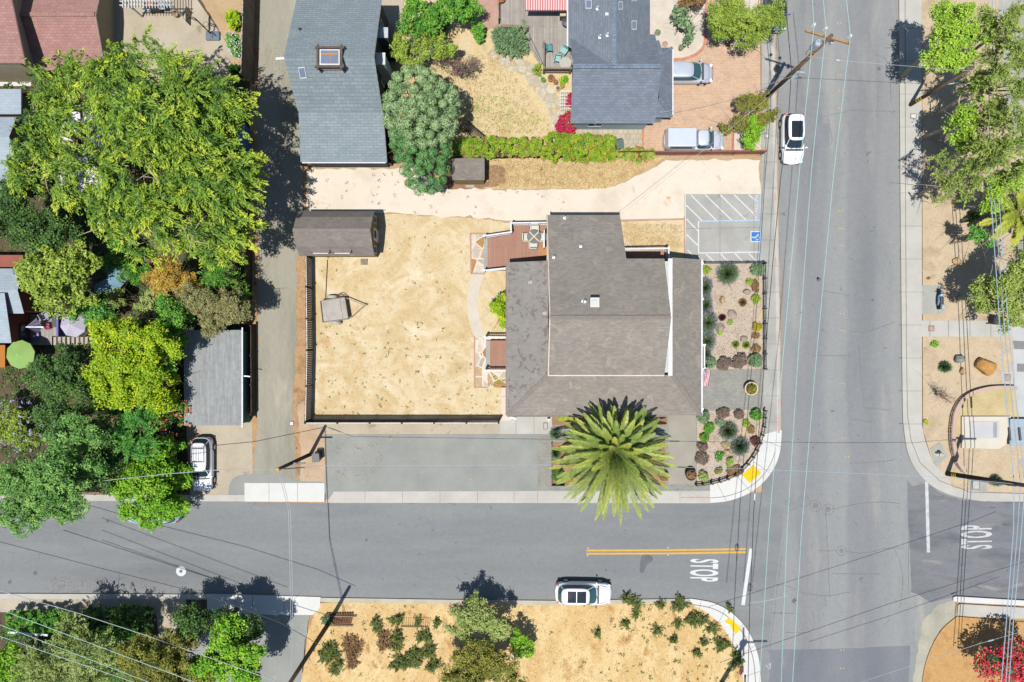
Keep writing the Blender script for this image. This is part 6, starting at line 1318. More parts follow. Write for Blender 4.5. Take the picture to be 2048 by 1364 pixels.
wire('middle of the three pale green wires over the wide road', [(1641, -60, 12.3), (1652, 57, 12.38), (1623, 340, 10.8), (1595.6, 720, 10.2), (1574, 1060, 11), (1561, 1400, 12.5)], RW, cable_cyan, group=G1)
wire('right of the three pale green wires over the wide road', [(1686, -60, 12.3), (1701, 72, 12.38), (1668, 340, 10.8), (1632, 720, 10.2), (1603, 1060, 11), (1583, 1400, 12.5)], RW, cable_cyan, group=G1)
wire('black cable passing over the white car on the wide road', [(1565, -60, 6.9), (1583, 140, 6.6), (1577, 235, 6.2), (1562, 350, 5.4), (1546, 520, 4.7), (1532, 690, 4.3), (1518, 860, 4.4), (1507, 1030, 5.0), (1502, 1165, 5.4), (1500, 1185, 5.4), (1496, 1364, 6.2), (1495, 1420, 6.4)], .026, cable_black, extra=[(.62, .5, .05, white_trim)])
def loop(label, px, py, h):
    q = W(px, py, h); mb = MB(); mb.tube([(q.x, q.y + .55, h)] + [(q.x + .16 * math.sin(k * .63), q.y + .2 - .3 * math.cos(k * .63) * (1 if k < 8 else 1), h) for k in range(0, 11)] + [(q.x, q.y - .9, h)], .03, 5); tag(mb.build('cable_loop', cable_black, None, tuple(q)), label, 'cable loop')
loop('teardrop cable loop below the white stop bar', 1500, 1180, 5.4)
wire('long thin pale cable crossing the parking pad, palm and intersection', [tpB, (650, 931, 5.6), (1085, 930, 5.0), (1350, 934, 5.0), (1500, 938, 5.2), (1700, 946, 5.6), (1890, 955, 6.4), (2052, 970, 8.4)], .016, cable_blue, extra=[(.44, .8, .045, black_plastic), (.03, 1.6, .035, black_plastic)])
wire('pale cable running left from the alley pole over the white wagon', [tpB - Vector((0, 0, .3)), (435, 940, 5.4), (330, 948, 5.2), (200, 962, 5.4), (-60, 985, 6)], .026, cable_grey)
wire('cable crossing the south street beside the alley driveway', [tpB, (577, 1020, 6.8), (581, 1180, 7.0), (584, 1400, 9.5)], .02, cable_grey, group='twin cables over the south street')
wire('cable pair partner crossing the south street beside the alley driveway', [tpB - Vector((0, 0, .4)), (581, 1020, 6.4), (585, 1180, 6.6), (586, 1400, 9.2)], .02, cable_grey, group='twin cables over the south street')
G3 = 'pale wires over the bottom left trees'
for k, (a, b) in enumerate((((-40, 1204), (420, 1376)), ((-40, 1234), (340, 1381)), ((-40, 1259), (310, 1379)))): wire(('upper', 'middle', 'lower')[k] + ' of three pale green wires over the bottom left trees', [(a[0], a[1], 11), (b[0], b[1], 11)], RW, cable_cyan, group=G3)
wire('black cable crossing the left end of the south street', [(-60, 1068, 6.5), (200, 1136, 6.2), (404, 1187, 6.2), (560, 1245, 6.6), (640, 1290, 7)], .022, cable_black)
wire('grey twisted cable over the bottom left hedges', [(-40, 1170, 7.5), (155, 1226, 7.2), (290, 1270, 7.2), (540, 1358, 7.6), (600, 1385, 8)], .026, cable_grey)
G4 = 'overhead wires above the right-hand yard'
for k, xs in enumerate(((1976, 1979, 1982, 2001, 2028, 2027, 2013, 1998), (1984, 1987, 1989, 2010, 2041, 2035, 2020, 2008), (1991, 1994, 1998, 2018, 2050, 2043, 2027, 2014))):
    wire(('left', 'middle', 'right')[k] + ' of three blue-grey wires above the right-hand yard', [(xs[0], -60, 7.2), (xs[1], 300, 6.2), (xs[2], 400, 6.0), (xs[3], 670, 6.2), (xs[4], 968, 7.2), (xs[5], 1060, 7.1), (xs[6], 1240, 6.9), (xs[7], 1420, 6.8)], .03, cable_blue if k != 1 else grey_metal, group=G4, extra=[(.52, .95, .09, black_plastic)] if k != 1 else None)
wire('dark diagonal service cable across the lower intersection', [(1440, 1325, 6.5), (1522, 1296, 6.2), (1780, 1207, 5.9), (2034, 1128, 6.2), (2090, 1110, 6.4)], .018, cable_black)
wire('thin cable rising over the orange mulch to the bottom edge', [(1660, 1385, 5.5), (1840, 1325, 5.4), (1960, 1287, 5.6), (2090, 1250, 6)], .018, cable_grey, extra=[(.72, .4, .05, alu)])
wire('thin white cable from the tall pole to the streetlight pole', [W(1614, 112, 10.4), W(1680, 121, 9.5), W(1900, 139, 8.0), W(1950, 142, 7.8)], .014, cable_grey, extra=[(.3, .3, .05, white_trim)])
wire('service drop from the tall pole to the north house porch roof', [W(1588, 150, 7.8), W(1470, 190, 6.0), W(1318, 226, 3.4)], .012, cable_grey, .3, group='service drops')
wire('service drop from the tall pole to the brown house roof', [W(1588, 152, 7.8), W(1420, 290, 5.5), W(1236, 432, 3.5)], .012, cable_grey, .3, group='service drops')
# ---------------------------------------------------------------- vehicles, built nose towards +X
def panel(mb, q, u0, u1, v0, v1, off=.012, m=0):
    q = [Vector(p) for p in q]; f = lambda u, v: (q[0] * (1 - u) + q[1] * u) * (1 - v) + (q[3] * (1 - u) + q[2] * u) * v
    nrm = (q[1] - q[0]).cross(q[3] - q[0]).normalized()
    n = 4; vs = []; fs = []
    for i in range(n + 1):
        for j in range(n + 1): vs.append(f(u0 + (u1 - u0) * i / n, v0 + (v1 - v0) * j / n) + nrm * off)
    for i in range(n):
        for j in range(n): a = i * (n + 1) + j; fs.append((a, a + n + 1, a + n + 2, a + 1))
    mb.add(vs, fs, m)
def vehicle(label, cat, p, heading, L, Wd, Ht, paint, cab, hood=.98, belt=.98, glass=None, name='car', roof_glass=None, rack=False, tail=1.0, bed=None, rear_slope=True, nose=.72):
    """cab = (rear bottom, rear top, front top, front bottom) as shares of the length measured from the tail"""
    glass = glass or glass_dark
    t = thing(name, label, cat, (p.x, p.y, 0.012), None, heading); w_ = Wd / 2; zb = .28
    X_ = lambda f: -L / 2 + L * f
    st = [(0, .42, belt * .74), (.008, .66, belt * .84), (.035, .84, belt * .94), (.09, .95, belt * .99), (.18, 1, belt), (.3, 1, belt), (.5, 1, belt), (cab[3] - .04, 1, belt), (cab[3] + .04, .985, hood), (.84, .965, hood * .96), (.905, .91, hood * .88), (.95, .82, hood * .79), (.98, .67, hood * .69), (.994, .48, hood * .6), (1.0, .24, hood * .55)]
    prof = [(-.93, 0), (-1, .22), (-1.0, .62), (-.965, .86), (-.88, .97), (-.5, 1.02), (0, 1.035), (.5, 1.02), (.88, .97), (.965, .86), (1.0, .62), (1, .22), (.93, 0)]
    vs = []; fs = []; k = len(prof)
    for f, ww, zt in st:
        for (a, b) in prof: vs.append((X_(f), a * ww * w_, zb + (zt - zb) * b))
    for i in range(len(st) - 1):
        for j in range(k - 1): fs.append((i * k + j, i * k + j + 1, (i + 1) * k + j + 1, (i + 1) * k + j))
    fs += [tuple(range(k)), tuple(reversed(range((len(st) - 1) * k, len(st) * k)))]
    mb = MB(); mb.add(vs, fs); bd = mb.build('body', paint, t, local=True, smoothed=True)
    sm_ = bd.modifiers.new('Subdivision', 'SUBSURF'); sm_.levels = 1; sm_.render_levels = 1
    mb = MB(); mb.box(0, 0, .24, L * .93, Wd * .86, .16); mb.build('underbody', black_plastic, t, local=True, bevel=.04)
    # greenhouse: a rounded shell; bands of it are glass, the rest pillars and roof
    x0, x1, x2, x3 = [X_(f) for f in cab]; wb, wt = w_ * .93, w_ * .70; zz = belt - .03; zt_ = Ht - .04; N_ = 72; ex = 2 / 4.2
    def O(s, k, sc=1.0):
        a = 2 * math.pi * k / N_; ca, sa = math.cos(a), math.sin(a)
        cx = ((x0 + x3) + ((x1 + x2) - (x0 + x3)) * s) / 2; ha = ((x3 - x0) + ((x2 - x1) - (x3 - x0)) * s) / 2; hb = wb + (wt - wb) * s
        return (cx + ha * sc * math.copysign(abs(ca) ** ex, ca), hb * sc * math.copysign(abs(sa) ** ex, sa))
    rings = [(0, 1, 0), (.14, 1, .14), (.34, 1, .34), (.6, 1, .6), (.84, 1, .84), (.93, .992, .93), (1, .965, .985), (1, .9, 1.02), (1, .75, 1.05), (1, .5, 1.07), (1, .25, 1.08), (1, 0.001, 1.08)]
    P3 = [[(*O(s, k, sc), zz + (zt_ - zz) * h) for k in range(N_)] for s, sc, h in rings]
    def kind(i, k):
        if i < 1 or i > 3: return 'roof' if i >= 5 else 'pillars'
        a = (k + .5) * 360 / N_
        if a < 39 or a > 321: return 'windscreen'
        if 141 < a < 219: return 'rear_window' if rear_slope else 'pillars'
        b_ = a if a < 180 else 360 - a
        if 46 < b_ < 89.5 or 90.5 < b_ < 134: return 'side_window' + ('L' if a < 180 else 'R') + ('f' if b_ < 90 else 'b')
        return 'pillars'
    parts = {}
    for i in range(len(rings) - 1):
        for k in range(N_): parts.setdefault(kind(i, k), []).append((i, k))
    for nm, cells in parts.items():
        g_ = MB(); idx = {}; vs = []; fs = []
        for i, k in cells:
            f_ = []
            for (a, b) in ((i, k), (i, (k + 1) % N_), (i + 1, (k + 1) % N_), (i + 1, k)):
                if (a, b) not in idx: idx[(a, b)] = len(vs); vs.append(P3[a][b])
                f_.append(idx[(a, b)])
            fs.append(tuple(f_))
        g_.add(vs, fs); nm2 = 'side_window' if nm.startswith('side') else nm
        g_.build(nm2, paint if nm in ('roof', 'pillars') else glass, t, local=True, smoothed=True)
    for s_ in (-1, 1):
        m2 = MB(); m2.bar((x3 - .12, s_ * w_ * .95, belt + .04), (x3 - .16, s_ * (w_ + .13), belt + .08), .1, .13); m2.build('mirror', paint if s_ > 0 else black_plastic, t, local=True, bevel=.02)
        m2 = MB(); m2.box(X_(.952), s_ * w_ * .70, hood * .73, .2, .26, .1, s_ * R(-32)); m2.build('headlight', clear_lens, t, local=True, bevel=.03)
        m2 = MB(); m2.box(X_(.042), s_ * w_ * .77, belt * .84, .14, .16, .22, s_ * R(30)); m2.build('tail_light', red_lens, t, local=True, bevel=.02)
        for f in (.19, .80):
            m2 = MB(); m2.tube([(X_(f), s_ * (w_ - .2), .32), (X_(f), s_ * (w_ + .005), .32)], .325, 20); wh = m2.build('wheel', tyre, t, local=True)
            m2 = MB(); m2.tube([(X_(f), s_ * (w_ - .02), .32), (X_(f), s_ * (w_ + .012), .32)], .2, 14); m2.build('rim', rim, wh, local=True)
            m2 = MB(); m2.tube([(X_(f), s_ * (w_ - .1), .34), (X_(f), s_ * (w_ - .004), .34)], .385, 20); m2.build('wheel_arch', black_plastic, t, local=True)
    sm2 = MB(); xh = X_(cab[3] + .045)
    for s_ in (-1, 1): sm2.bar((xh, s_ * w_ * .80, hood + .005), (X_(.90), s_ * w_ * .66, hood * .905), .022, .05)
    sm2.bar((X_(.90), -w_ * .66, hood * .905), (X_(.915), 0, hood * .915), .022, .05); sm2.bar((X_(.915), 0, hood * .915), (X_(.90), w_ * .66, hood * .905), .022, .05)
    sm2.build('bonnet_seam', M('seam_grey', [(.10, .10, .11, 1), (.16, .16, .17, 1)], 3, 9, .1), t, local=True)
    m2 = MB(); m2.box(x3 + .03, 0, belt + .015, .16, Wd * .8, .05); m2.build('cowl', black_plastic, t, local=True, bevel=.015)
    m2 = MB()
    for s_ in (-.5, .25): m2.bar((x3 + .02, s_ * w_, belt + .06), (x3 - .16, (s_ + .45) * w_, belt + .16), .025, .02)
    m2.build('wiper', black_plastic, t, local=True)
    m2 = MB(); m2.box(X_(.985), 0, .45, .12, Wd * .62, .2); m2.build('grille', black_plastic, t, local=True, bevel=.02)
    if roof_glass:
        for (u0, u1) in roof_glass:
            xa, xb = x1 + (x2 - x1) * u0, x1 + (x2 - x1) * u1; g_ = MB(); vv = []; ff = []; nn = 6; mx = (x1 + x2) / 2; hx = (x2 - x1) / 2
            for i in range(nn + 1):
                for j in range(nn + 1):
                    x, y = xa + (xb - xa) * i / nn, wt * (-.72 + 1.44 * j / nn); rr = max(abs((x - mx) / hx), abs(y / wt)); vv.append((x, y, zz + (zt_ - zz) * (1.08 - .062 * rr ** 2) + .012))
            for i in range(nn):
                for j in range(nn): a = i * (nn + 1) + j; ff.append((a, a + nn + 1, a + nn + 2, a + 1))
            g_.add(vv, ff); g_.build('sunroof', Mplain('sunroof_glass', (.012, .015, .02, 1), .12, .4), t, local=True, smoothed=True)
    if rack:
        m2 = MB()
        for s_ in (-1, 1): m2.bar((x1 + .1, s_ * wt * .8, Ht + .11), (x2 - .5, s_ * wt * .8, Ht + .11), .05, .05)
        for k in range(2): m2.bar((x1 + .35 + k * 1.1, -wt * .8, Ht + .12), (x1 + .35 + k * 1.1, wt * .8, Ht + .12), .05, .05)
        for k in range(4): m2.bar((x1 + .15, -wt * .5 + k * wt * .33, Ht + .12), (x2 - .6, -wt * .5 + k * wt * .33, Ht + .12), .03, .03)
        m2.build('roof_rack', black_iron, t, local=True)
    if bed:
        m2 = MB(); a, b = X_(bed[0]), X_(bed[1]); m2.add([(a, -w_ * .96, belt - .02), (b, -w_ * .96, belt - .02), (b, w_ * .96, belt - .02), (a, w_ * .96, belt - .02), (a + .08, -w_ * .86, bed[2]), (b - .02, -w_ * .86, bed[2]), (b - .02, w_ * .86, bed[2]), (a + .08, w_ * .86, bed[2])], [(4, 5, 6, 7), (0, 1, 5, 4), (1, 2, 6, 5), (2, 3, 7, 6), (3, 0, 4, 7)]); m2.build('bed_canopy', paint, t, local=True, bevel=.06)
        for s_ in (-1, 1):
            g_ = MB(); q = [(a, s_ * w_ * .96, belt), (b, s_ * w_ * .96, belt), (b - .02, s_ * w_ * .86, bed[2]), (a + .08, s_ * w_ * .86, bed[2])]; q = q if s_ < 0 else [q[1], q[0], q[3], q[2]]
            panel(g_, q, .12, .88, .3, .8, .02); g_.build('canopy_window', glass, t, local=True)
    return t
white_paint_car = Mcar('white_car_paint', (.5, .51, .53, 1), .25)
silver_paint = Mcar('silver_car_paint', (.34, .36, .41, 1), .32, .3)
silver2 = Mcar('pale_silver_paint', (.40, .42, .46, 1), .3, .3)
navy_paint = Mcar('navy_car_paint', (.02, .035, .09, 1), .25)
vehicle('white crossover car with dark sunroof parked facing down the wide road', 'car', W(1578.5, 282), R(-90), 4.2, 1.82, 1.62, white_paint_car, (.02, .09, .56, .74), roof_glass=[(.28, .96)], belt=1.02, hood=1.0)
vehicle('white crossover car with two-panel glass roof parked by the dry field', 'car', W(1165, 1180), R(-1), 4.62, 1.84, 1.66, white_paint_car, (.03, .11, .56, .75), roof_glass=[(.2, .54), (.57, .93)], belt=1.03, hood=1.0, glass=teal_glass)
vehicle('white estate car with a black roof rack parked below the grey garage', 'car', W(412, 926), R(-90), 4.5, 1.74, 1.5, white_paint_car, (.0, .10, .56, .74), rack=True, belt=.95, hood=.92)
vehicle('silver hatchback with its rear under the slate roof on the brick driveway', 'car', W(1369, 152), R(0), 4.4, 1.74, 1.5, silver_paint, (.02, .14, .56, .78), belt=.96, hood=.9, glass=teal_glass)
vehicle('silver pickup with a white bed canopy behind the red-brown panel fence', 'pickup truck', W(1384, 286), R(0), 5.0, 1.74, 1.62, silver2, (.5, .52, .69, .78), belt=1.05, hood=1.04, name='pickup_truck', bed=(.01, .49, 1.72), glass=teal_glass, rear_slope=False)
vehicle('dark blue car parked at the kerb, half hidden by the tree at the top edge', 'car', W(1546, 18), R(-90), 4.4, 1.78, 1.5, navy_paint, (.03, .12, .56, .75))
vehicle('pale car parked in the street under the bright green tree', 'car', W(316, 1022), R(180), 4.3, 1.74, 1.5, Mcar('pale_blue_paint', (.55, .6, .66, 1), .3), (.03, .12, .56, .75))
# ---------------------------------------------------------------- leaves
LF = lambda nm, *cols, g=1.5, **k: Mleaf(nm, [c(*q, g) for q in cols], **k)
lf_feather = LF('feather_leaves', (60, 98, 28), (114, 148, 42), (160, 182, 52), (210, 208, 58), g=1.75)
lf_dark = LF('dark_leaves', (44, 78, 32), (76, 114, 44), (116, 150, 64))
lf_weed = LF('weed_leaves', (84, 104, 42), (122, 138, 58), (160, 158, 86), g=1.25)
lf_lime = LF('lime_leaves', (110, 150, 14), (156, 190, 16), (208, 218, 36))
lf_round = LF('round_leaves', (96, 124, 44), (150, 176, 56), (190, 206, 90))
lf_olive = LF('olive_leaves', (112, 112, 66), (150, 148, 92), (180, 174, 114))
lf_hedge = LF('hedge_leaves', (84, 128, 20), (132, 170, 24), (186, 200, 50), g=1.4)
lf_gold = LF('golden_leaves', (176, 136, 44), (208, 170, 66), (224, 192, 92))
lf_green = LF('green_leaves', (56, 112, 30), (92, 156, 40), (146, 196, 66))
lf_fresh = LF('fresh_leaves', (84, 144, 16), (124, 182, 24), (176, 214, 60))
lf_blue = LF('bluegreen_leaves', (58, 102, 40), (104, 152, 66), (152, 190, 98), g=1.75)
lf_fern = LF('fern_leaves', (60, 124, 40), (96, 164, 56), (130, 190, 80))
lf_puff = LF('puffy_leaves', (104, 138, 84), (148, 178, 116), (184, 204, 150), g=1.4, trans=.12)
lf_puff2 = LF('puffy_dark_leaves', (66, 118, 60), (98, 150, 82), (128, 170, 100), trans=.15)
lf_euc = LF('eucalypt_leaves', (104, 126, 50), (148, 170, 72), (190, 196, 106), g=1.6)
lf_elime = LF('young_eucalypt_leaves', (110, 150, 36), (152, 192, 50), (192, 214, 86), g=1.6)
lf_must = LF('mustard_leaves', (92, 100, 30), (136, 138, 46), (168, 164, 66))
lf_pale = LF('pale_green_leaves', (110, 134, 60), (160, 178, 92), (190, 202, 124))
lf_lav = LF('lavender_leaves', (76, 112, 60), (112, 144, 86), (150, 168, 120), trans=.15)
lf_lavt = LF('lavender_flowers', (122, 112, 146), (144, 134, 170), (160, 152, 186), trans=.15)
lf_brown = LF('brown_leaves', (112, 84, 52), (146, 112, 70), (168, 136, 90), trans=.15)
lf_dred = LF('dark_red_leaves', (70, 34, 36), (98, 54, 50), (120, 76, 64), trans=.15)
lf_purp = LF('purple_leaves', (104, 78, 80), (132, 104, 100), (118, 128, 76), trans=.15)
lf_sage = LF('sage_leaves', (84, 116, 76), (118, 148, 100), (150, 174, 130), trans=.2)
lf_yel = LF('yellow_flowers', (206, 186, 20), (226, 206, 40), (190, 176, 40), g=1.0)
lf_white = LF('white_flowers', (220, 222, 206), (240, 240, 232), g=1.0)
lf_or = LF('orange_flowers', (232, 112, 40), (240, 140, 70), (244, 170, 110), g=1.0)
lf_peach = LF('peach_flowers', (240, 150, 100), (244, 178, 130), (246, 200, 150), g=1.0)
lf_mag = LF('magenta_flowers', (190, 10, 66), (218, 26, 86), (232, 60, 110), g=1.0)
lf_redb = LF('red_bottlebrush', (180, 20, 40), (210, 36, 56), (230, 80, 90))
lf_palm = LF('palm_leaflets', (74, 104, 44), (116, 144, 62), (162, 178, 80), (208, 206, 84), g=1.3, trans=.2)
lf_palm2 = LF('fan_palm_leaflets', (110, 130, 30), (160, 172, 50), (206, 204, 80))
lf_tan = LF('dry_grass_blades', (206, 168, 100), (232, 200, 140), (244, 220, 170), trans=.2, g=1.0)
lf_lilac = LF('lilac_flowers', (160, 160, 210), (186, 186, 226))
# ---------------------------------------------------------------- the trees of the left block
GT = 'big feathery trees left of the alley'
tree('tree', 'big bright feathery tree at the top, overhanging the concrete patio', [(300, 150, 8, 90, 80, 2.2), (225, 205, 8.5, 85, 80, 2.2), (380, 195, 8.5, 95, 75, 2.3), (425, 245, 7.5, 85, 85, 2.2), (320, 255, 9.3, 105, 80, 2.2)], lf_feather, bark_pale, 470, 72, .62, .30, .08, 11, 'spray', group=GT, r0=.32, wind=(.45, -.5, 0), sub=14, sf=.30, tvar=.75)
tree('tree', 'big feathery tree at the left, overhanging the grey-roofed house', [(140, 175, 6.5, 75, 55, 2), (105, 250, 7, 60, 75, 2), (185, 250, 8, 80, 65, 2), (85, 330, 6.5, 65, 60, 1.8), (160, 350, 7.5, 80, 60, 1.8)], lf_feather, bark_pale, 290, 66, .6, .30, .08, 12, 'spray', group=GT, r0=.3, wind=(.45, -.5, 0), sub=14, sf=.30, tvar=.75)
tree('tree', 'big feathery tree overhanging the alley at its widest', [(300, 350, 8.5, 105, 75, 2.2), (430, 340, 8, 90, 85, 2.2), (390, 430, 8.5, 120, 80, 2.2), (270, 430, 7.5, 85, 60, 2), (205, 425, 6.6, 60, 55, 1.8), (300, 480, 6.6, 70, 40, 1.6), (440, 480, 7, 80, 60, 2), (478, 395, 6.5, 60, 85, 1.8)], lf_feather, bark_pale, 680, 72, .62, .30, .08, 13, 'spray', group=GT, r0=.32, wind=(.5, -.55, 0), sub=14, sf=.30, tvar=.75)
tree('tree', 'dark green dense tree at the left edge below the grey-roofed house', [(40, 440, 5, 60, 45, 1.8), (95, 460, 4.5, 60, 42, 1.6), (20, 400, 4.6, 40, 40, 1.5)], lf_dark, bark_brown, 290, 70, .5, .16, .1, 14, r0=.18)
tree('tree', 'lime-leaved tree with pale bare twigs beside the blue tarpaulin', [(125, 550, 5, 72, 62, 1.8), (105, 598, 4.2, 54, 36, 1.3), (165, 528, 4.6, 48, 42, 1.5), (165, 590, 4.2, 34, 30, 1.2)], lf_round, bark_grey, 330, 52, .42, .19, .14, 15, r0=.2, up=.7)
tree('shrub', 'golden-brown bush between the big tree and the pink slide', [(338, 553, 3.2, 46, 38, 1.2), (378, 574, 3.0, 40, 34, 1.1)], lf_gold, bark_brown, 210, 60, .34, .14, .05, 16, cat='shrub', r0=.1)
tree('tree', 'olive-grey rounded tree by the alley fence above the grey garage', [(400, 600, 4.4, 48, 38, 1.5), (440, 625, 4.4, 55, 42, 1.6), (465, 600, 4.0, 30, 34, 1.3)], lf_olive, bark_brown, 260, 80, .36, .12, .07, 17, r0=.16)
tree('tree', 'fine bright green tree between the feathery tree and the olive tree', [(450, 545, 3.8, 40, 36, 1.3), (470, 575, 3.2, 28, 30, 1.2)], lf_green, bark_brown, 130, 60, .4, .2, .05, 18, 'spray', r0=.12)
tree('tree', 'glowing yellow-green tree left of the grey garage', [(250, 668, 4.8, 60, 52, 1.9), (300, 700, 5.2, 62, 60, 2), (252, 755, 4.8, 65, 60, 1.9), (322, 772, 4.2, 46, 55, 1.6), (225, 720, 4.8, 45, 50, 1.7)], lf_lime, bark_brown, 580, 80, .46, .17, .1, 19, r0=.22)
tree('tree', 'dark mixed green tree below the lime canopy', [(110, 740, 5, 50, 45, 1.7), (150, 770, 5, 48, 50, 1.7), (120, 820, 4.6, 60, 40, 1.5), (160, 715, 4.2, 35, 30, 1.3)], lf_dark, bark_brown, 270, 66, .46, .17, .09, 20, r0=.18)
tree('shrub', 'lime bush with small lilac flowers at the left edge', [(25, 845, 2.6, 48, 45, 1.2), (50, 870, 2.4, 35, 30, 1.0)], lf_round, bark_brown, 170, 60, .34, .15, .08, 21, cat='shrub', r0=.1, extra=[(60, .12, lf_lilac, 'flower')])
tree('tree', 'large blue-green tree hanging over the south street at the left edge', [(150, 880, 6.5, 65, 45, 1.8), (95, 950, 7, 90, 60, 2.0), (60, 1010, 6.5, 80, 48, 1.8), (120, 1000, 6, 60, 50, 1.7), (180, 925, 5.6, 40, 45, 1.5)], lf_blue, bark_brown, 620, 66, .46, .2, .08, 22, r0=.24)
tree('tree', 'dark shaded tree between the blue-green tree and the fern-leaved bushes', [(205, 880, 4.6, 35, 50, 1.5), (215, 940, 4.4, 35, 40, 1.4)], lf_dark, bark_brown, 130, 60, .42, .17, .09, 23, r0=.14)
tree('shrub', 'bush thick with orange trumpet flowers left of the grey garage', [(290, 815, 2.6, 80, 30, 1.1), (340, 835, 2.2, 40, 32, .9), (240, 810, 2.4, 45, 30, 1.0)], lf_fern, bark_brown, 210, 60, .34, .18, .06, 24, cat='shrub', r0=.1, extra=[(120, .2, lf_or, 'flower'), (40, .14, lf_white, 'white_flower')])
tree('tree', 'fern-leaved tree above the bright green street tree', [(290, 858, 4.6, 55, 32, 1.3), (270, 890, 4.2, 40, 28, 1.2)], lf_fern, bark_brown, 130, 60, .5, .24, .055, 25, 'spray', r0=.13)
tree('tree', 'bright green street tree beside the white estate car', [(290, 918, 3.2, 58, 42, 1.4), (332, 955, 1.8, 44, 50, 1.0), (285, 980, 3.8, 56, 46, 1.5), (305, 1022, 3.6, 66, 30, 1.2), (325, 892, 1.9, 40, 28, 1.0), (350, 1012, 1.6, 34, 24, .8)], lf_fresh, bark_brown, 420, 62, .44, .2, .1, 26, r0=.2, inner=.75)
tree('tree', 'small yellowish sapling left of the bright green street tree', [(235, 905, 3.6, 18, 30, 1.1), (240, 945, 3.2, 16, 26, 1.0)], lf_lime, bark_brown, 40, 40, .34, .16, .08, 27, r0=.07)
tree('shrub', 'dark green shrubs by the blue tarpaulin beneath the big tree', [(240, 515, 2.0, 40, 30, 1.0), (270, 545, 1.6, 30, 22, .8)], lf_green, bark_brown, 90, 50, .34, .16, .1, 28, cat='shrub', r0=.08)
tree('shrub', 'bright green shrub right of the lavender parasol', [(200, 625, 2.0, 38, 26, 1.0), (170, 620, 2.2, 25, 22, 1.0)], lf_fern, bark_brown, 80, 50, .34, .16, .09, 29, cat='shrub', r0=.08)
tree('shrub', 'green and pale shrub between the tarpaulin and the olive tree', [(225, 600, 1.6, 28, 24, .8), (305, 610, 2.2, 28, 32, 1.0)], lf_pale, bark_brown, 80, 50, .3, .14, .08, 30, cat='shrub', r0=.08)
tree('tree', 'green tree squeezed between yellow-green tree and olive tree', [(340, 640, 4.4, 34, 40, 1.4), (350, 690, 4.0, 26, 45, 1.3)], lf_green, bark_brown, 120, 60, .42, .17, .09, 31, r0=.12)
bush('shrub', 'bright yellow-green shrub by the tall grey fence, upper one', 468, 37, 20, lf_lime, 41, h=1.4, ry=22, L=.18, Wd=.1, k=40)
bush('shrub', 'white-flowered shrub by the tall grey fence below the yellow-green one', 470, 88, 20, lf_fern, 42, h=1.3, ry=24, L=.16, Wd=.1, k=40, flowers=(60, .16, lf_white))
tuft('banana_plant', 'broad-leaved green plant at the foot of the tall grey fence', 470, 142, 20, lf_fern, 43, h=1.2, n=120, Wd=.22)
# ---------------------------------------------------------------- bottom left
def hedge(label, x0, y0, x1, y1, leaf, seed, h=1.6, cat='hedge', L=.13, Wd=.08, k=60, extra=None, z=.1, dens=34):
    rng = np.random.default_rng(seed); a, b = W(x0, y1, h * .6), W(x1, y0, h * .6); ctr = (a + b) / 2
    t = thing('hedge', label, cat, (ctr.x, ctr.y, z)); nx = max(2, int((b.x - a.x) / .8)); ny = max(1, int((b.y - a.y) / .8)); lb = []
    for i in range(nx):
        for j in range(ny): lb.append((a.x + (b.x - a.x) * (i + .5) / nx, a.y + (b.y - a.y) * (j + .5) / ny, h * .62, (b.x - a.x) / nx * .62, (b.y - a.y) / ny * rng.uniform(.4, .75), h * .42 * rng.uniform(.7, 1.2)))
    n = int((b.x - a.x) * (b.y - a.y) * dens); P, U, N, l_, w_, T = cloud(rng, lb, n, k, .2, L, Wd, 'leaf', .85, .7); leaf_mesh('foliage', P, U, N, l_, w_, T, leaf, t)
    mb = MB()
    for i in range(nx): q = lb[i * ny]; mb.tube([(q[0], ctr.y, z - .03), (q[0] + .05, ctr.y + .05, h * .4), (q[0] + .2, ctr.y - .1, h * .75)], [.04, .03, .01], 5)
    mb.build('stem', bark_brown, t)
    if extra:
        cnt, sz, mt = extra; C, D, O = clumps(rng, lb, cnt, 1, .97); C = np.repeat(C + D * .12, 4, 0) + rng.normal(size=(cnt * 4, 3)) * sz * .5; N2 = _norm(rng.normal(size=(len(C), 3)) * .5 + np.array([0, 0, 1])); U2 = _norm(np.cross(N2, rng.normal(size=(len(C), 3)))); tag(leaf_mesh('flower', C, U2, N2, sz, sz * .7, rng.random(len(C)), mt, t), kind='stuff')
    return t
hedge('clipped dark green hedge along the bottom left sidewalk', 20, 1222, 150, 1262, lf_green, 51, 1.7)
hedge('square green hedge between the two garden paths, bottom left', 168, 1214, 304, 1270, lf_dark, 52, 1.8)
tree('tree', 'olive feathery tree filling the bottom left corner', [(110, 1300, 4.5, 70, 45, 1.6), (190, 1320, 5, 70, 50, 1.7), (80, 1350, 4.5, 60, 40, 1.5), (150, 1250, 3.4, 40, 34, 1.2)], lf_pale, bark_brown, 330, 50, .5, .22, .06, 53, 'spray', r0=.18)
tree('tree', 'mustard-green tree at the bottom edge left of the driveway', [(310, 1310, 5, 60, 48, 1.7), (380, 1330, 4.6, 55, 42, 1.6), (330, 1355, 5, 70, 35, 1.5), (360, 1280, 4, 38, 25, 1.1)], lf_must, bark_brown, 330, 72, .4, .14, .09, 54, r0=.18)
tree('tree', 'fresh green tree overhanging the driveway at the bottom edge', [(450, 1275, 4.6, 38, 42, 1.5), (480, 1315, 4.8, 45, 48, 1.6), (430, 1330, 4.4, 40, 40, 1.4), (500, 1350, 4.4, 32, 35, 1.3)], lf_fresh, bark_brown, 280, 62, .44, .2, .12, 55, r0=.18)
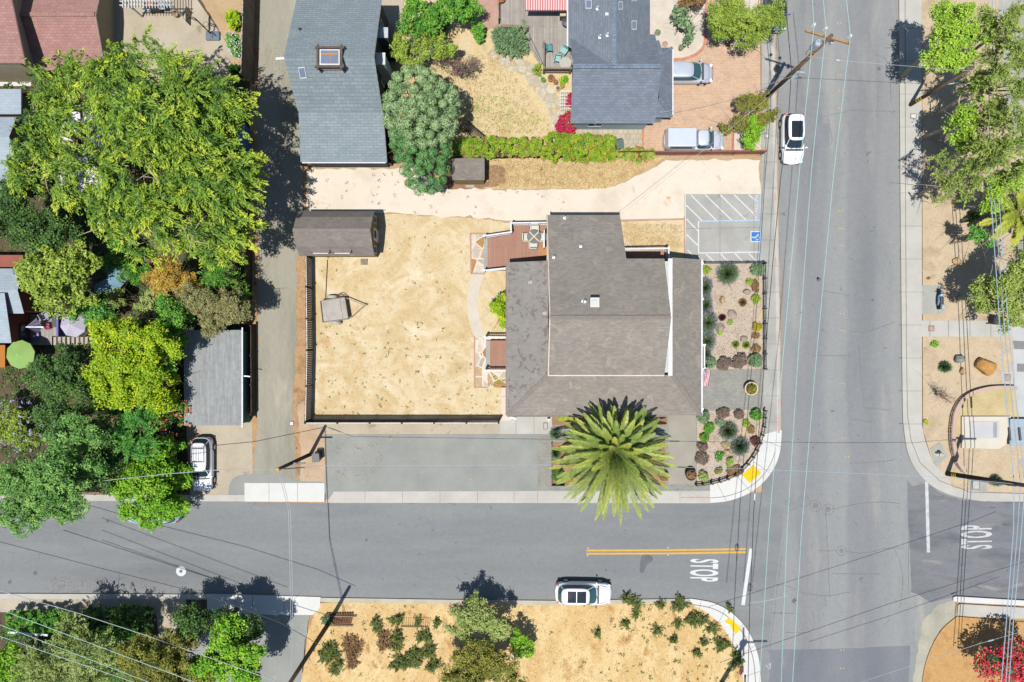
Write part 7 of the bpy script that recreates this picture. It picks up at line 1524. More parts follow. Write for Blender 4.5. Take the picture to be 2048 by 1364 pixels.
tree('tree', 'small bright tree in the bottom left corner', [(15, 1320, 3.4, 34, 44, 1.3)], lf_fresh, bark_brown, 80, 56, .4, .17, .11, 56, r0=.1)
tree('tree', 'dark shadowy tree behind the fresh green tree, above the mustard one', [(385, 1250, 3.2, 46, 34, 1.3), (440, 1235, 2.8, 40, 26, 1.1), (505, 1258, 3.2, 24, 32, 1.1)], lf_dark, bark_brown, 170, 60, .42, .16, .1, 57, r0=.15)
tree('shrub', 'green shrub under the olive feathery tree by the garden path', [(250, 1280, 2.2, 45, 30, 1.0), (230, 1320, 2.4, 40, 34, 1.1)], lf_green, bark_brown, 120, 50, .36, .18, .07, 58, 'spray', cat='shrub', r0=.08)
mb = MB(); mb.bar(W(16, 1264, 1.6), W(96, 1270, 1.6), .16, .12); mb.bar(W(20, 1264, .8), W(20, 1264, 0), .1, .1); tag(mb.build('garden_beam', white_trim, None, W(50, 1266, 0)), 'white timber beam behind the clipped dark hedge', 'beam')
# ---------------------------------------------------------------- the dry lot at the bottom
tree('tree', 'pale green open tree at the north edge of the dry field', [(950, 1225, 2.6, 48, 38, 1.1), (990, 1245, 2.8, 45, 38, 1.2), (925, 1255, 2.2, 32, 28, .9)], lf_pale, bark_grey, 190, 50, .36, .18, .08, 61, r0=.1, inner=.5)
tree('tree', 'dark olive tree at the bottom edge of the dry field', [(960, 1330, 3.6, 62, 42, 1.4), (930, 1355, 3.4, 50, 34, 1.3), (1010, 1350, 3.0, 45, 30, 1.2)], lf_must, bark_brown, 260, 72, .38, .14, .09, 62, r0=.15)
tree('shrub', 'fresh lime sapling right of the dark olive tree', [(1040, 1285, 1.8, 24, 24, .9), (1058, 1298, 1.5, 12, 14, .6)], lf_fresh, bark_brown, 60, 44, .28, .16, .09, 63, cat='shrub', r0=.06)
GS = 'weedy shrubs in the dry field'
sp = [(752, 1250, 12, 16, lf_dark, 'upright dark weed clump left of the wooden pallet'), (795, 1243, 16, 12, lf_dark, 'dark weed clump at the left end of the pale pallet'), (793, 1282, 14, 20, lf_dark, 'tall dark weed clump below the pale pallet'), (836, 1245, 6, 10, lf_green, 'small weed growing through the pale pallet'), (848, 1275, 16, 16, lf_green, 'green weed clump right below the pale pallet'), (858, 1300, 14, 14, lf_dark, 'small dark weed clump left of the dark olive tree'), (872, 1248, 6, 12, lf_dark, 'narrow dark weed right of the pale pallet'), (800, 1325, 24, 18, lf_dark, 'wide dark weed clump near the bottom of the dry field'), (830, 1315, 20, 22, lf_green, 'green weed clump joined to the wide dark one'), (868, 1332, 18, 12, lf_dark, 'low dark weeds left of the dark olive tree at the bottom'), (660, 1312, 22, 26, lf_green, 'bright green weed clump by the driveway edge'), (672, 1335, 14, 18, lf_dark, 'dark weed clump below the bright green one by the driveway'), (655, 1242, 12, 10, lf_sage, 'greyish weed at the foot of the bottom utility pole'), (1258, 1198, 18, 12, lf_must, 'brownish weed overhanging the kerb right of the white car'), (1274, 1210, 8, 10, lf_green, 'small green weed under the brownish kerb weed'), (1358, 1208, 18, 14, lf_green, 'green weed clump on the kerb near the corner ramp'), (1320, 1208, 7, 8, lf_green, 'tiny weed on the kerb between two larger clumps'), (1392, 1240, 26, 16, lf_must, 'wide olive weed patch inside the corner ramp'), (1425, 1258, 12, 10, lf_green, 'green weed by the yellow corner pad'), (1408, 1284, 8, 7, lf_green, 'small green weed in the middle of the corner field'), (1354, 1250, 9, 8, lf_green, 'small round weed left of the wide olive patch'), (1314, 1262, 9, 10, lf_green, 'dark little weed in the field right of the white car'), (1445, 1290, 17, 13, lf_green, 'bright weed clump by the cable anchor'), (1474, 1322, 13, 18, lf_green, 'bright weed clump at the foot of the stop sign'), (1196, 1267, 5, 8, lf_dark, 'tiny dark weed alone below the white car'), (1253, 1248, 7, 7, lf_green, 'tiny weed in the field below the brownish kerb weed'), (1272, 1228, 6, 9, lf_green, 'thin weed between kerb and field'), (1348, 1278, 8, 8, lf_dark, 'dark weed in the centre right of the field'), (1394, 1308, 8, 7, lf_must, 'dull weed low in the corner field'), (705, 1300, 24, 34, lf_brown, 'large dry brown weed patch near the bottom utility pole'), (770, 1280, 20, 22, lf_brown, 'dry brown weeds left of the tall dark clump'), (1460, 1218, 5, 4, lf_green, 'tiny green weed in the gutter by the corner ramp')]
for k, (x, y, rx, ry, lf, lab) in enumerate(sp): bush('weed_clump', lab, x, y, rx, lf_weed if lf in (lf_dark, lf_green, lf_must) else lf, 300 + k, h=.55 if lf is not lf_brown else .35, ry=ry, n=max(14, int(rx * ry * .17)), k=30, L=.17, Wd=.05, mode='spray', cat='weeds', group=GS, cr=.2, rag=8)
mb = MB()
for k in range(11): a = W(652 + k * 5, 1238 - k * .1, .3); mb.box(a.x, a.y, .26, .17, .95, .04, R(-12))
o = mb.build('pallet', M('old_dark_wood', [c(96, 66, 46), c(136, 96, 66)], 2, 12, .3), None, W(680, 1240)); tag(o, 'dark plank pallet lying by the bottom utility pole', 'pallet'); m2 = MB(); m2.bar(W(653, 1251, .3), W(705, 1252, .3), .08, .1); m2.bar(W(658, 1232, .3), W(713, 1233, .3), .08, .1); m2.build('bearer', fence_grey, o)
mb = MB()
for k in range(14): a = W(803 + k * 4.3, 1245, .2); mb.box(a.x, a.y, .2, .06, .8, .04, R(-8))
o = mb.build('pallet', M('pale_straw_wood', [c(206, 168, 104), c(226, 192, 130)], 2, 12, .25), None, W(830, 1245)); tag(o, 'pale slatted pallet half overgrown in the dry field', 'pallet'); m2 = MB(); m2.bar(W(801, 1253, .24), W(856, 1254, .24), .06, .08); m2.build('bearer', fence_grey, o)
# ---------------------------------------------------------------- north yard
tree('tree', 'pale puffy grey-green tree beside the blue-grey house', [(835, 185, 5.0, 50, 42, 1.8), (880, 215, 4.8, 34, 45, 1.6), (810, 225, 5, 36, 50, 1.8), (850, 245, 5.6, 55, 45, 2.0)], lf_puff, bark_brown, 120, 380, .43, .1, .08, 71, 'puff', r0=.22, up=.9, inner=.97, tvar=.3, sub=0)
tree('tree', 'deeper green puffy tree overhanging the pale gravel driveway', [(845, 300, 4.2, 52, 40, 1.7), (850, 345, 3.6, 40, 38, 1.4), (820, 280, 4.4, 36, 30, 1.4)], lf_puff2, bark_brown, 90, 340, .40, .1, .08, 72, 'puff', r0=.18, up=.9, inner=.97, tvar=.3, sub=0)
tree('tree', 'light green tree at the top edge above the spiky yucca', [(845, 25, 3.4, 42, 40, 1.4), (900, 15, 3.2, 45, 30, 1.3), (935, 25, 2.6, 22, 22, 1.0), (825, 60, 2.8, 25, 28, 1.1)], lf_green, bark_brown, 230, 56, .38, .16, .1, 73, r0=.14)
tree('shrub', 'yellow-green open shrub right of the dark house wall', [(800, 98, 2.6, 26, 28, 1.1), (845, 95, 2.4, 32, 30, 1.0), (885, 100, 2.2, 30, 28, 1.0), (830, 125, 2.0, 30, 18, .8)], lf_round, bark_grey, 170, 46, .32, .16, .09, 74, cat='shrub', r0=.1, inner=.55)
tree('shrub', 'sparse dusky purple shrub in the north yard below the yucca', [(905, 135, 1.8, 34, 22, .9), (935, 140, 1.4, 30, 24, .8), (885, 120, 1.8, 28, 22, .8)], lf_purp, bark_brown, 100, 26, .3, .13, .05, 75, cat='shrub', r0=.09, inner=.4)
tuft('yucca', 'spiky green yucca in the top yard', 888, 47, 17, lf_green, 76, h=1.4, n=150, Wd=.07)
bush('shrub', 'rounded green shrub left of the deck, in front of the red patio', 957, 60, 19, lf_green, 77, h=1.5, ry=28, L=.16, k=40)
bush('shrub', 'dense dusky olive shrub at the corner of the grey deck', 1024, 82, 36, lf_sage, 78, h=1.6, ry=31, n=330, k=40, L=.22, Wd=.06, mode='spray', cr=.3)
bush('shrub', 'long grassy green shrub at the foot of the deck railing', 1074, 140, 9, lf_round, 79, h=.7, ry=16)
bush('shrub', 'bright green leafy plant by the round table corner', 1127, 160, 12, lf_fresh, 80, h=.8, ry=9)
bush('shrub', 'small shrub by the striped awning planter', 1047, 46, 6, lf_sage, 82, h=.7)
hedge('long flowering hedge of orange trumpets on the red-brown fence, left part', 905, 280, 1100, 312, lf_hedge, 83, 1.8, extra=(120, .12, lf_peach), L=.14)
hedge('taller bulging end of the flowering hedge near the dark green bin', 1096, 272, 1228, 322, lf_hedge, 84, 2.1, extra=(110, .12, lf_or), L=.14)
hedge('low tail of the flowering hedge left of the silver pickup', 1222, 300, 1305, 320, lf_round, 85, 1.2, extra=(50, .12, lf_or), L=.13)
bush('bougainvillea', 'magenta bougainvillea at the corner of the slate house', 1136, 243, 26, lf_mag, 86, h=1.3, ry=24, n=240, k=36, rag=5, L=.13, Wd=.1, cr=.24, flowers=(50, .12, lf_green))
bush('bougainvillea', 'small magenta bougainvillea against the slate house wall', 1139, 200, 7, lf_mag, 87, h=1.2, ry=16, n=40, L=.13, Wd=.1)
t = thing('lattice', 'white lattice panel lying against the slate house wall', 'trellis', W(1130, 195)); mb = MB()
for k in range(5): mb.bar(W(1122 + k * 4, 180, 1), W(1122 + k * 4, 222, .6), .04, .03)
for k in range(6): mb.bar(W(1119, 184 + k * 7, .95), W(1142, 183 + k * 7, .95), .04, .03)
mb.build('slats', white_trim, t)
planter('planter', 'wide terracotta pot full of soil below the deck railing', 1102, 156, 7, .5, terracotta); planter('planter', 'small terracotta pot beside the wide one', 1111, 165, 3.8, .35, terracotta, plant=lf_brown, seed=4)
planter('planter', 'white pot with green cap left of the wide terracotta pot', 1086, 160, 4, .5, white_trim, plant=lf_fern, seed=5); planter('planter', 'white round pot near the lattice', 1116, 177, 5, .45, white_trim); planter('planter', 'terracotta pot with yellow-green plant beside the lattice', 1124, 172, 4, .4, terracotta, plant=lf_yel, seed=6)
planter('planter', 'orange-flowered pot in the corner of the grey deck', 1003, 4, 7, .5, terracotta, z=.55, plant=lf_or, seed=7)
tree('tree', 'dense green tree at the top between brick driveway and wide road', [(1470, 30, 3.8, 48, 45, 1.5), (1525, 35, 4.0, 42, 42, 1.5), (1490, 75, 3.4, 50, 32, 1.3), (1445, 60, 3.0, 30, 28, 1.1)], lf_round, bark_brown, 360, 66, .36, .14, .06, 91, r0=.18)
tree('shrub', 'wind-shaped green shrub by the tall utility pole, branches showing', [(1490, 205, 2.2, 28, 20, .8), (1520, 225, 2.2, 32, 26, .9), (1480, 250, 1.5, 40, 14, .6), (1450, 258, 1.0, 14, 10, .4), (1525, 200, 2.2, 18, 18, .7)], lf_must, bark_pale, 170, 50, .3, .12, .08, 92, cat='shrub', r0=.1, inner=.6)
tree('shrub', 'bright green bush on the corner beside the shaped shrub', [(1505, 262, 1.8, 18, 30, .9), (1500, 280, 1.5, 14, 20, .7)], lf_fresh, bark_brown, 80, 46, .28, .13, .09, 93, cat='shrub', r0=.07)
tree('shrub', 'tangled cactus-like grey-green plant in the pebble bed', [(1365, 40, 1.4, 16, 22, .7), (1378, 62, 1.2, 10, 22, .6), (1350, 30, 1.2, 12, 10, .6)], lf_sage, bark_brown, 46, 14, .34, .3, .16, 94, cat='cactus', r0=.07, inner=.4)
tree('shrub', 'reddish shrub at the top edge of the pebble bed', [(1372, 4, 1.6, 20, 12, .8), (1400, 6, 1.6, 16, 14, .8)], lf_brown, bark_brown, 50, 40, .3, .14, .07, 95, cat='shrub', r0=.06)
planter('planter', 'small white pot with a grey plant in the pebble bed', 1315, 65, 5, .4, white_trim, plant=lf_sage, seed=8); planter('planter', 'orange pot with a thorny plant in the pebble bed', 1362, 96, 5, .4, terracotta, plant=lf_sage, seed=9)
for k, (x, y, r_, lab) in enumerate(((1329, 90, 5, 'flat rust-red terracotta dish in the pebble bed'),)): q = W(x, y); mb = MB(); mb.lathe(q.x, q.y, [(.2, .11), (.24, .2), (.2, .2), (.18, .15)], 16); tag(mb.build('dish', patio_red, None, (q.x, q.y, .11)), lab, 'dish')
tree('shrub', 'bright lime bush against the west wall of the brown house', [(1000, 612, 1.6, 16, 18, .8), (1010, 630, 1.7, 18, 22, .8), (1006, 600, 1.4, 12, 12, .6)], lf_lime, bark_brown, 70, 46, .26, .14, .1, 96, cat='shrub', r0=.07)
# ---------------------------------------------------------------- front garden
G = 'plants of the upper garden bed'
tuft('lavender', 'biggest rounded lavender at the top of the upper garden bed', 1457, 546, 27, lf_lav, 101, h=1.0, n=2600, tip=lf_lavt, ntip=220, Wd=.035)
for k, (x, y, rx, ry, tp_) in enumerate(((1412, 574, 15, 24, 160), (1413, 610, 15, 26, 160), (1418, 645, 20, 28, 220), (1416, 682, 19, 26, 180), (1411, 708, 14, 18, 120))):
    tuft('lavender', ('first', 'second', 'third', 'fourth', 'fifth')[k] + ' lavender from the top in the row along the east porch', x, y, rx, lf_lav, 110 + k, h=.7, n=1300, ry=ry, tip=lf_lavt, ntip=tp_ * 2, group='lavender row along the porch')
bl = [('yellow-green mound at the top left of the upper garden bed', 1413, 540, 10.5, 10, lf_round, .6), ('round clipped green shrub at the top right of the upper garden bed', 1516, 540, 14, 13, lf_sage, .9), ('small yellow-green plant left of the tall brown mound', 1499, 563, 8, 7, lf_round, .35), ('tall brown mound along the iron fence', 1511, 571, 8, 14, lf_brown, .45), ('neat olive-green ball by the iron fence', 1512, 598, 8.5, 9, lf_round, .5), ('tiny green plant beside the dark red tuft', 1460, 643, 5, 5, lf_round, .25), ('bright yellow flowering bush by the iron fence', 1514, 656, 10, 10, lf_yel, .55), ('brown clump under the yellow bush', 1512, 671, 8, 7, lf_brown, .3), ('brown mound low on the iron fence', 1512, 696, 9, 9, lf_brown, .4), ('small pale plant beside the grey stone near the lavenders', 1440, 664, 7, 6, lf_round, .25), ('round green shrub at the bottom left of the upper garden bed', 1421, 725, 12, 12, lf_sage, .9), ('green and purple bush at the bottom of the upper garden bed', 1447, 726, 17, 15, lf_purp, .7), ('dusky purple bush at the bottom of the upper garden bed', 1478, 723, 17, 17, lf_purp, .75), ('round clipped shrub at the bottom right of the upper garden bed', 1511, 721, 14, 14, lf_sage, .9)]
for k, (lab, x, y, rx, ry, lf, h) in enumerate(bl): bush('shrub', lab, x, y, rx, lf, 120 + k, h=h, ry=ry, L=.09, Wd=.04, k=34, n=int(rx * ry * .9), cr=.11, rag=0 if ('ball' in lab or 'round' in lab) else 5)
tuft('grass_tuft', 'reddish-brown grass tuft in the right half of the upper bed', 1486, 605, 11, lf_brown, 141, h=.5, n=420); tuft('grass_tuft', 'dark red grass tuft in the middle of the upper garden bed', 1445, 635, 9.5, lf_dred, 142, h=.5, n=420)
tuft('grass_tuft', 'yellow-green tuft, left of the pair above the purple bushes', 1472, 689, 10, lf_round, 143, h=.45, n=320, Wd=.05, group='pair of yellow-green tufts'); tuft('grass_tuft', 'yellow-green tuft, right of the pair above the purple bushes', 1493, 690, 10, lf_round, 144, h=.45, n=320, Wd=.05, group='pair of yellow-green tufts')
bl = [('round clipped green shrub at the top left of the corner bed', 1407, 834, 13, 13, lf_sage, .9), ('fresh green bush below the clipped round shrub', 1418, 856, 11, 11, lf_green, .5), ('small dark green ball on the left side of the corner bed', 1409, 875, 9, 9, lf_green, .5), ('red and green mound under the small dark ball', 1405, 893, 11, 10, lf_purp, .5), ('purple ball with green heart at the left edge of the corner bed', 1404, 917, 14, 13, lf_purp, .55), ('wide dusky purple bush at the top of the corner bed', 1446, 828, 18, 10, lf_purp, .6), ('round dusky purple bush right of the wide purple one', 1478, 829, 10, 9, lf_purp, .6), ('white-flecked bush left of the large lavender in the corner bed', 1438, 845, 10, 9, lf_sage, .45), ('tall green shrub by the iron fence in the corner bed', 1512, 830, 12, 17, lf_green, .9), ('brown ball near the fence in the corner bed', 1503, 859, 7, 8, lf_brown, .4), ('dark red ball beside the second lavender in the corner bed', 1511, 882, 10, 9, lf_dred, .45), ('small dull plant left of the brown ball', 1493, 847, 7, 8, lf_round, .3), ('tan dry tuft between the lavenders and the white-flowered bush', 1450, 891, 9, 8, lf_tan, .3), ('green bush with white flowers in the middle of the corner bed', 1438, 912, 10, 11, lf_green, .5), ('yellow-green bush right of the white-flowered bush', 1460, 923, 9, 11, lf_round, .45), ('small olive plant low in the corner bed', 1437, 941, 8, 7, lf_must, .35), ('low brown ground cover along the curved fence', 1470, 941, 17, 12, lf_brown, .3), ('grey-green rounded bush at the bottom left of the corner bed', 1407, 953, 10, 11, lf_pale, .6)]
for k, (lab, x, y, rx, ry, lf, h) in enumerate(bl): bush('shrub', lab, x, y, rx, lf, 150 + k, h=h, ry=ry, L=.09, Wd=.04, k=34, n=int(rx * ry * .9), cr=.11, rag=0 if ('ball' in lab or 'round' in lab) else 5, flowers=(26, .09, lf_white) if 'white' in lab else None)
tuft('lavender', 'large dark lavender in the centre of the corner bed', 1458, 862, 22, lf_lav, 181, h=.9, n=2200, tip=lf_lavt, ntip=260); tuft('lavender', 'bluish lavender nearest the corner in the corner bed', 1481, 893, 22, lf_lav, 182, h=.85, n=2200, tip=lf_lavt, ntip=420)
planter('planter', 'large round cream planter on the grey paving by the road', 1502, 777, 13.6, .6, cream, plant=lf_must, seed=21); planter('planter', 'dark round planter with brown plant at the bottom of the corner bed', 1382, 950, 11, .8, M('dark_pot', [c(84, 62, 46), c(110, 84, 62)], 3, 9, .1), plant=lf_brown, seed=22); planter('planter', 'terracotta planter half under the palm fronds', 1327, 953, 10.5, .55, terracotta, plant=lf_brown, seed=23)
tuft('grass_tuft', 'grey-green grass tuft left of the palm, nearest the walkway', 1111, 868, 15, lf_sage, 191, h=.6, n=900, tip=lf_lavt, ntip=60); tuft('grass_tuft', 'dim grass tuft left of the palm, middle one', 1112, 908, 13, lf_lav, 192, h=.6, n=700); bush('shrub', 'low dark ground cover at the bottom left of the palm bed', 1118, 950, 14, lf_dark, 193, h=.4, ry=16, n=160)
bush('shrub', 'lime plant squeezed between house wall and palm', 1130, 834, 18, lf_lime, 194, h=.6, ry=7, n=90); tuft('fern', 'bright fern under the eave right of the palm', 1322, 828, 14, lf_fresh, 195, h=.6, n=200, Wd=.06, ry=7); bush('shrub', 'dark shrub under the eave behind the palm', 1285, 832, 22, lf_green, 196, h=.7, ry=8, n=100)
# ---------------------------------------------------------------- palms
def palm(label, px, py, h, L, n, leaf, seed, trunk_r=.4, nl=46, lw=.06, ll=.55, emin=-25, emax=82, stem=True, droop=.9, name='palm_tree', skew=0):
    rng = np.random.default_rng(seed); q = W(px, py, h); t = thing(name, label, 'palm', (q.x, q.y, 0)); mb = MB()
    if h > 2:
        mb.tube([(q.x, q.y, -.05), (q.x, q.y, h * .5), (q.x, q.y, h - .2)], [trunk_r * 1.15, trunk_r, trunk_r * 1.1], 14)
        for k in range(int(h / .22)):
            for j in range(8): a = j * .785 + k * .39; mb.box(q.x + math.cos(a) * trunk_r * 1.05, q.y + math.sin(a) * trunk_r * 1.05, .1 + k * .22, .1, .16, .12, a, ry=R(-25))
    else: mb.lathe(q.x, q.y, [(trunk_r, 0), (trunk_r, h * .6), (trunk_r * .5, h)], 10)
    mb.build('trunk', bark_brown, t)
    for f in range(n):
        s = (f + .5) / n; e = R(emax + (emin - emax) * s ** .8); a = f * 2.39996 + rng.normal() * .08; LL = L * rng.uniform(.88, 1.06) * (1 if s > .15 else .8) * (1 - skew * math.sin(a))
        d = np.array([math.cos(a) * math.cos(e), math.sin(a) * math.cos(e), math.sin(e)]); hz = np.array([math.cos(a), math.sin(a), 0]); side = np.array([-math.sin(a), math.cos(a), 0]); side = side + np.array([0, 0, 1]) * rng.normal() * .12; side /= np.linalg.norm(side)
        o = np.array([q.x, q.y, h]) + d * .25; tt = np.linspace(0, 1, 15)
        pts = o + d * (LL * tt)[:, None] * 1.0 + (hz * .12 - np.array([0, 0, 1]) * droop * (.35 + .65 * math.cos(e)) * .32)[None] * (LL * tt[:, None] ** 2.2)
        rb = MB(); rb.tube([tuple(p) for p in pts], [.05 * (1 - .85 * x) for x in tt], 4)
        fr_ = None
        u = np.repeat(np.linspace(.1, .995, nl), 2); sg = np.tile([-1.0, 1.0], nl)
        base_ = np.stack([np.interp(u, tt, pts[:, i]) for i in range(3)], 1); tg = np.gradient(pts, axis=0); tg = np.stack([np.interp(u, tt, tg[:, i]) for i in range(3)], 1); tg = _norm(tg)
        nrm = _norm(np.cross(side[None], tg) * -1.0); nrm = np.where(nrm[:, 2:3] < 0, -nrm, nrm)
        l_ = ll * (np.sin(np.clip(u * 1.02, 0, 1) * math.pi) ** .55 * .85 + .15) * rng.uniform(.85, 1.1, len(u))
        U = _norm(tg * (.55 + .75 * u[:, None]) + side[None] * (sg * (1.0 - .35 * u))[:, None] + nrm * .28 + rng.normal(size=(len(u), 3)) * .07 - np.array([0, 0, .12]))
        N = _norm(nrm + side[None] * sg[:, None] * -.35); T = np.clip(.25 + .45 * u + rng.normal(size=len(u)) * .1 + (rng.random() - .5) * .35, 0, 1)
        fo = leaf_mesh('frond', base_ + U * l_[:, None] * .5, U, N, l_, lw * rng.uniform(.85, 1.15, len(u)), T, leaf, t)
        rb.build('rachis', MATS['palm_rachis'], fo)
    return t
M('palm_rachis', [c(166, 170, 90), c(196, 196, 116)], 2, 9, .1)
palm('huge feather palm with radiating yellow-green fronds south of the brown house', 1229, 902, 5.6, 3.95, 96, lf_palm, 201, nl=64, lw=.068, ll=.48, emin=-26, emax=80, skew=.22)
palm('bright feather palm at the right edge above the slim metal fence', 2040, 425, 4.2, 2.2, 26, lf_palm2, 202, trunk_r=.16, nl=40, lw=.09, ll=.6, emin=-20, emax=60)
# ---------------------------------------------------------------- east side
def etree(label, lobes, seed, leaf=None, n=None, k=40, bark=None, r0=.16, mode='leaf', cr=.4, L=.2, inner=.5, Wd=.09):
    a = sum(q[3] * q[4] for q in lobes); tree('tree', label, lobes, leaf or lf_euc, bark or bark_pale, n or int(a * .047), k, cr, L, Wd, seed, mode, r0=r0, inner=inner, up=.75)
etree('lime green tree at the top of the right-hand yard, nearest the road', [(1905, 35, 7, 42, 36, 1.6), (1890, 75, 7, 36, 30, 1.4), (1945, 65, 6.6, 36, 36, 1.4), (1870, 118, 6.4, 34, 26, 1.2), (1908, 125, 6.2, 34, 24, 1.2)], 211, lf_elime, k=52)
etree('feathery olive eucalypt at the top right corner', [(2005, 30, 8, 40, 40, 1.6), (2030, 80, 8.5, 36, 46, 1.6), (1985, 70, 7, 30, 34, 1.3)], 212, mode='spray', Wd=.06)
etree('pale eucalypt with long bare limbs right of the streetlight pole', [(2000, 150, 8, 44, 36, 1.6), (2030, 210, 8.5, 38, 50, 1.6), (1975, 125, 6.4, 28, 22, 1.1)], 213, mode='spray', Wd=.06)
etree('green tree below the streetlight arm', [(1945, 165, 5, 30, 34, 1.2), (1915, 240, 5.4, 34, 28, 1.2), (1950, 240, 6, 40, 34, 1.4), (1925, 285, 5.4, 34, 30, 1.2)], 214, lf_elime)
etree('wide eucalypt in the middle of the right-hand trees', [(1990, 270, 8, 52, 44, 1.7), (2020, 320, 8.4, 42, 48, 1.7), (1960, 310, 6.6, 40, 34, 1.3), (1985, 230, 7, 36, 30, 1.3)], 215, mode='spray', Wd=.06)
etree('sparse tree leaning over the sidewalk with crooked pale branches', [(1880, 330, 5, 36, 26, 1.1), (1905, 365, 4.6, 34, 26, 1.0), (1935, 370, 5, 40, 34, 1.2), (1895, 400, 4, 28, 16, .8), (1945, 345, 5.4, 34, 30, 1.2)], 216, n=110, mode='spray', Wd=.06)
etree('yellowish tree left of the bright feather palm', [(2000, 365, 6, 36, 30, 1.3), (1985, 405, 4.5, 22, 26, 1.0), (2020, 350, 6.4, 34, 26, 1.2)], 217, lf_elime)
etree('small isolated green tree in the dirt yard', [(1950, 468, 3.6, 20, 16, .8), (1966, 480, 3.6, 20, 14, .8)], 218, lf_fern, r0=.08, cr=.3)
etree('spreading eucalypt above the right walkway', [(1960, 580, 4.4, 36, 24, 1.1), (2000, 570, 5, 44, 40, 1.4), (2035, 560, 5.4, 30, 50, 1.5), (1965, 612, 4.0, 38, 14, .8), (2020, 620, 4.8, 36, 36, 1.3)], 219, lf_euc, k=46)
etree('eucalypt at the right edge beside the spreading one', [(2040, 520, 4.6, 26, 30, 1.2), (2055, 590, 5, 30, 44, 1.4)], 220, lf_pale)
tuft('bird_of_paradise', 'dark spiky plant with orange flowers in the dirt yard', 1948, 434, 16, lf_dark, 231, h=1.0, n=90, Wd=.13, tip=lf_or, ntip=10); bush('shrub', 'golden dry grass clump beside the feather palm', 1985, 445, 18, lf_tan, 232, h=.4, ry=12, n=90)
tuft('shrub', 'spiky green shrub left of the grey-green boulder', 1892, 734, 16, lf_sage, 233, h=.9, n=700, Wd=.05, ry=15); tuft('shrub', 'spiky green shrub under the corner utility pole', 1994, 962, 16, lf_sage, 234, h=.9, n=700, Wd=.05, ry=15)
bush('weed_clump', 'small bright weed near the top left of the lower dirt yard', 1870, 687, 7, lf_fresh, 235, h=.2, ry=5, n=20); bush('weed_clump', 'tiny lime weed left of the curved wall', 1852, 843, 4, lf_lime, 236, h=.12, ry=3, n=10); tuft('weed_clump', 'pale yellow tuft in the dirt yard above the scooter pad', 1858, 556, 8, lf_tan, 237, h=.2, n=70, ry=5)
tree('shrub', 'leafless pinkish shrub left of the curved wall', [(1895, 795, 1.4, 16, 12, .6), (1880, 785, 1.2, 12, 10, .5)], lf_purp, M('pink_twig', [c(190, 150, 136), c(214, 176, 160)], 3, 9, .1), 36, 12, .26, .08, .03, 238, cat='shrub', r0=.06, inner=.3)
tree('bottlebrush', 'red-flowered bottlebrush tree on the orange mulch in the bottom right corner', [(1995, 1330, 2.6, 40, 30, 1.2), (2030, 1315, 2.8, 38, 34, 1.3), (2040, 1340, 2.4, 40, 30, 1.1)], lf_sage, bark_grey, 260, 50, .34, .16, .05, 239, r0=.12, extra=[(420, .2, lf_redb, 'flower')])
# ---------------------------------------------------------------- weeds and straw nobody could count
def scatter(name, poly, n, leaf, seed, L=.16, Wd=.05, z=.11, k=9, spread=.12, dens=None):
    rng = np.random.default_rng(seed); P = []; xs = [p[0] for p in poly]; ys = [p[1] for p in poly]
    def inside(x, y):
        r_ = False; j = len(poly) - 1
        for i in range(len(poly)):
            if (poly[i][1] > y) != (poly[j][1] > y) and x < (poly[j][0] - poly[i][0]) * (y - poly[i][1]) / (poly[j][1] - poly[i][1]) + poly[i][0]: r_ = not r_
            j = i
        return r_
    while len(P) < n:
        x, y = rng.uniform(min(xs), max(xs)), rng.uniform(min(ys), max(ys))
        if inside(x, y) and (dens is None or rng.random() < dens(x, y)): P.append((X(x, z), Y(y, z), z))
    C = np.repeat(np.array(P), k, 0); sz = np.repeat(rng.uniform(.4, 1.4, n), k); d = rdir(rng, n * k, 1.0)
    Q = C + d * np.array([1, 1, .35]) * (spread * sz)[:, None]; Q[:, 2] += .02; U = _norm(d * np.array([1, 1, .5]) + rng.normal(size=d.shape) * .3); N = _norm(rng.normal(size=d.shape) * .5 + np.array([0, 0, 1]))
    o = leaf_mesh(name, Q, U, N, L * sz, Wd * (.5 + .5 * sz), rng.random(n * k), leaf); return tag(o, kind='stuff')
LAWN = [(634, 440), (790, 436), (935, 445), (938, 660), (946, 770), (996, 785), (996, 826), (634, 826)]
scatter('lawn_weeds', LAWN, 150, lf_weed, 401, .11, .05, k=7, spread=.08, dens=lambda x, y: .25 + .75 * (y > 640) + .5 * (700 < x < 900 and y > 690))
scatter('lawn_straw', LAWN, 600, lf_tan, 402, .12, .02, k=4, spread=.12)
LOT = [(640, 1208), (1380, 1210), (1440, 1250), (1480, 1290), (1488, 1400), (600, 1400), (620, 1260)]
scatter('field_straw', LOT, 1400, lf_tan, 403, .2, .025, k=3, spread=.2)
scatter('field_weeds', LOT, 150, lf_weed, 404, .15, .06, k=9, spread=.12, dens=lambda x, y: .15 + (x > 1200) * .8)
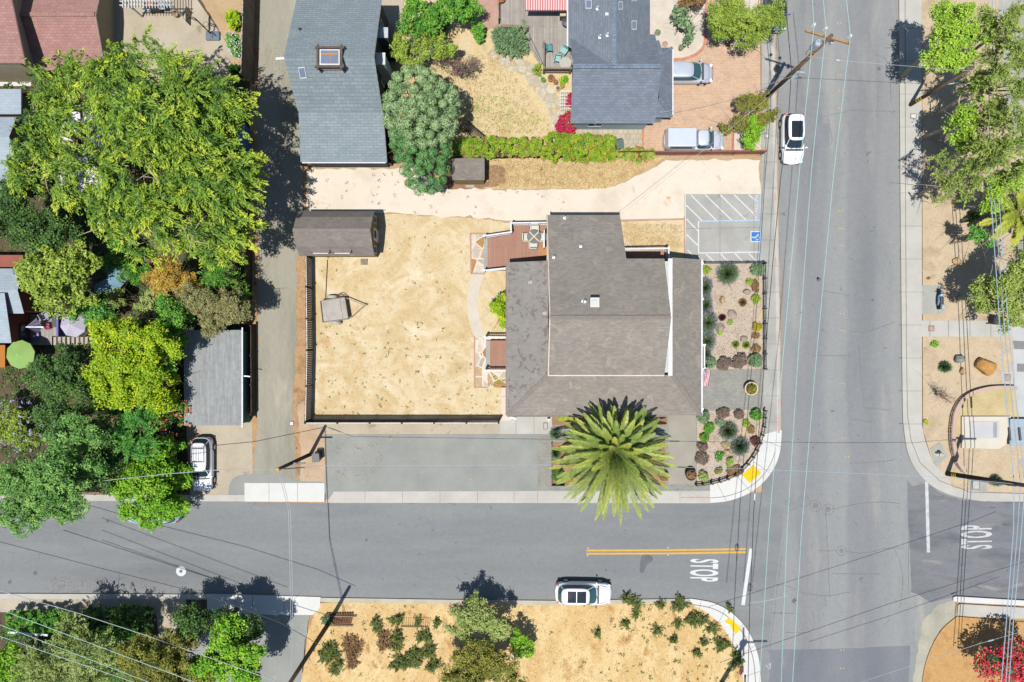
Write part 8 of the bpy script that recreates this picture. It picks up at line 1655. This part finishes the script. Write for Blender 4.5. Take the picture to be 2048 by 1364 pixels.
scatter('north_yard_straw', [(800, 150), (990, 100), (1110, 260), (1180, 290), (1100, 268), (905, 268)], 1500, lf_tan, 405, .14, .03, k=4, spread=.14)
scatter('north_yard_grass', [(900, 200), (1010, 190), (1090, 240), (1060, 268), (920, 268)], 260, lf_round, 406, .12, .04, k=8, spread=.16)
scatter('dry_grass_blades', [(900, 325), (1320, 320), (1260, 355), (1210, 374), (980, 374)], 1500, lf_tan, 407, .2, .035, k=4, spread=.16)
scatter('gravel_bed_straw', [(1246, 448), (1364, 448), (1364, 494), (1246, 494)], 500, lf_tan, 408, .14, .03, k=4, spread=.12)
scatter('gravel_weeds', [(640, 345), (840, 345), (900, 380), (1200, 385), (1200, 430), (800, 425), (640, 415)], 40, lf_brown, 409, .1, .04, k=8, spread=.1)
scatter('parking_grass', [(655, 875), (780, 872), (760, 965), (655, 975)], 60, lf_tan, 410, .12, .03, k=6, spread=.14)
scatter('flagstone_weeds', [(980, 755), (1012, 755), (1012, 770), (980, 772)], 14, lf_round, 411, .12, .06, k=8, spread=.12)
scatter('mulch_chips', [(1408, 530), (1522, 530), (1522, 735), (1408, 735)], 2600, LF('mulch_chip', (176, 140, 116), (214, 184, 160), (236, 214, 196), trans=0, g=1.0), 412, .09, .035, k=2, spread=.2)
scatter('mulch_chips', [(1396, 826), (1524, 824), (1524, 868), (1480, 940), (1396, 960)], 1400, MATS['mulch_chip'], 413, .09, .035, k=2, spread=.2)

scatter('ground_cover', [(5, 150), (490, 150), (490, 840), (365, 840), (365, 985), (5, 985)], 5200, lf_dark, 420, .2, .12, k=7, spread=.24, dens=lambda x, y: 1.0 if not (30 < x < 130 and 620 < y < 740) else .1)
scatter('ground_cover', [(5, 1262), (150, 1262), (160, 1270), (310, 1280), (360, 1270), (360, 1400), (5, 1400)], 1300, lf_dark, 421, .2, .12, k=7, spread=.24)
scatter('dead_leaves', [(512, 100), (600, 100), (600, 480), (512, 480)], 260, lf_tan, 422, .09, .04, k=3, spread=.3, z=.112)
scatter('dead_leaves', [(100, 1190), (480, 1190), (480, 1180), (100, 1150)], 120, lf_brown, 423, .09, .04, k=3, spread=.3, z=.013)
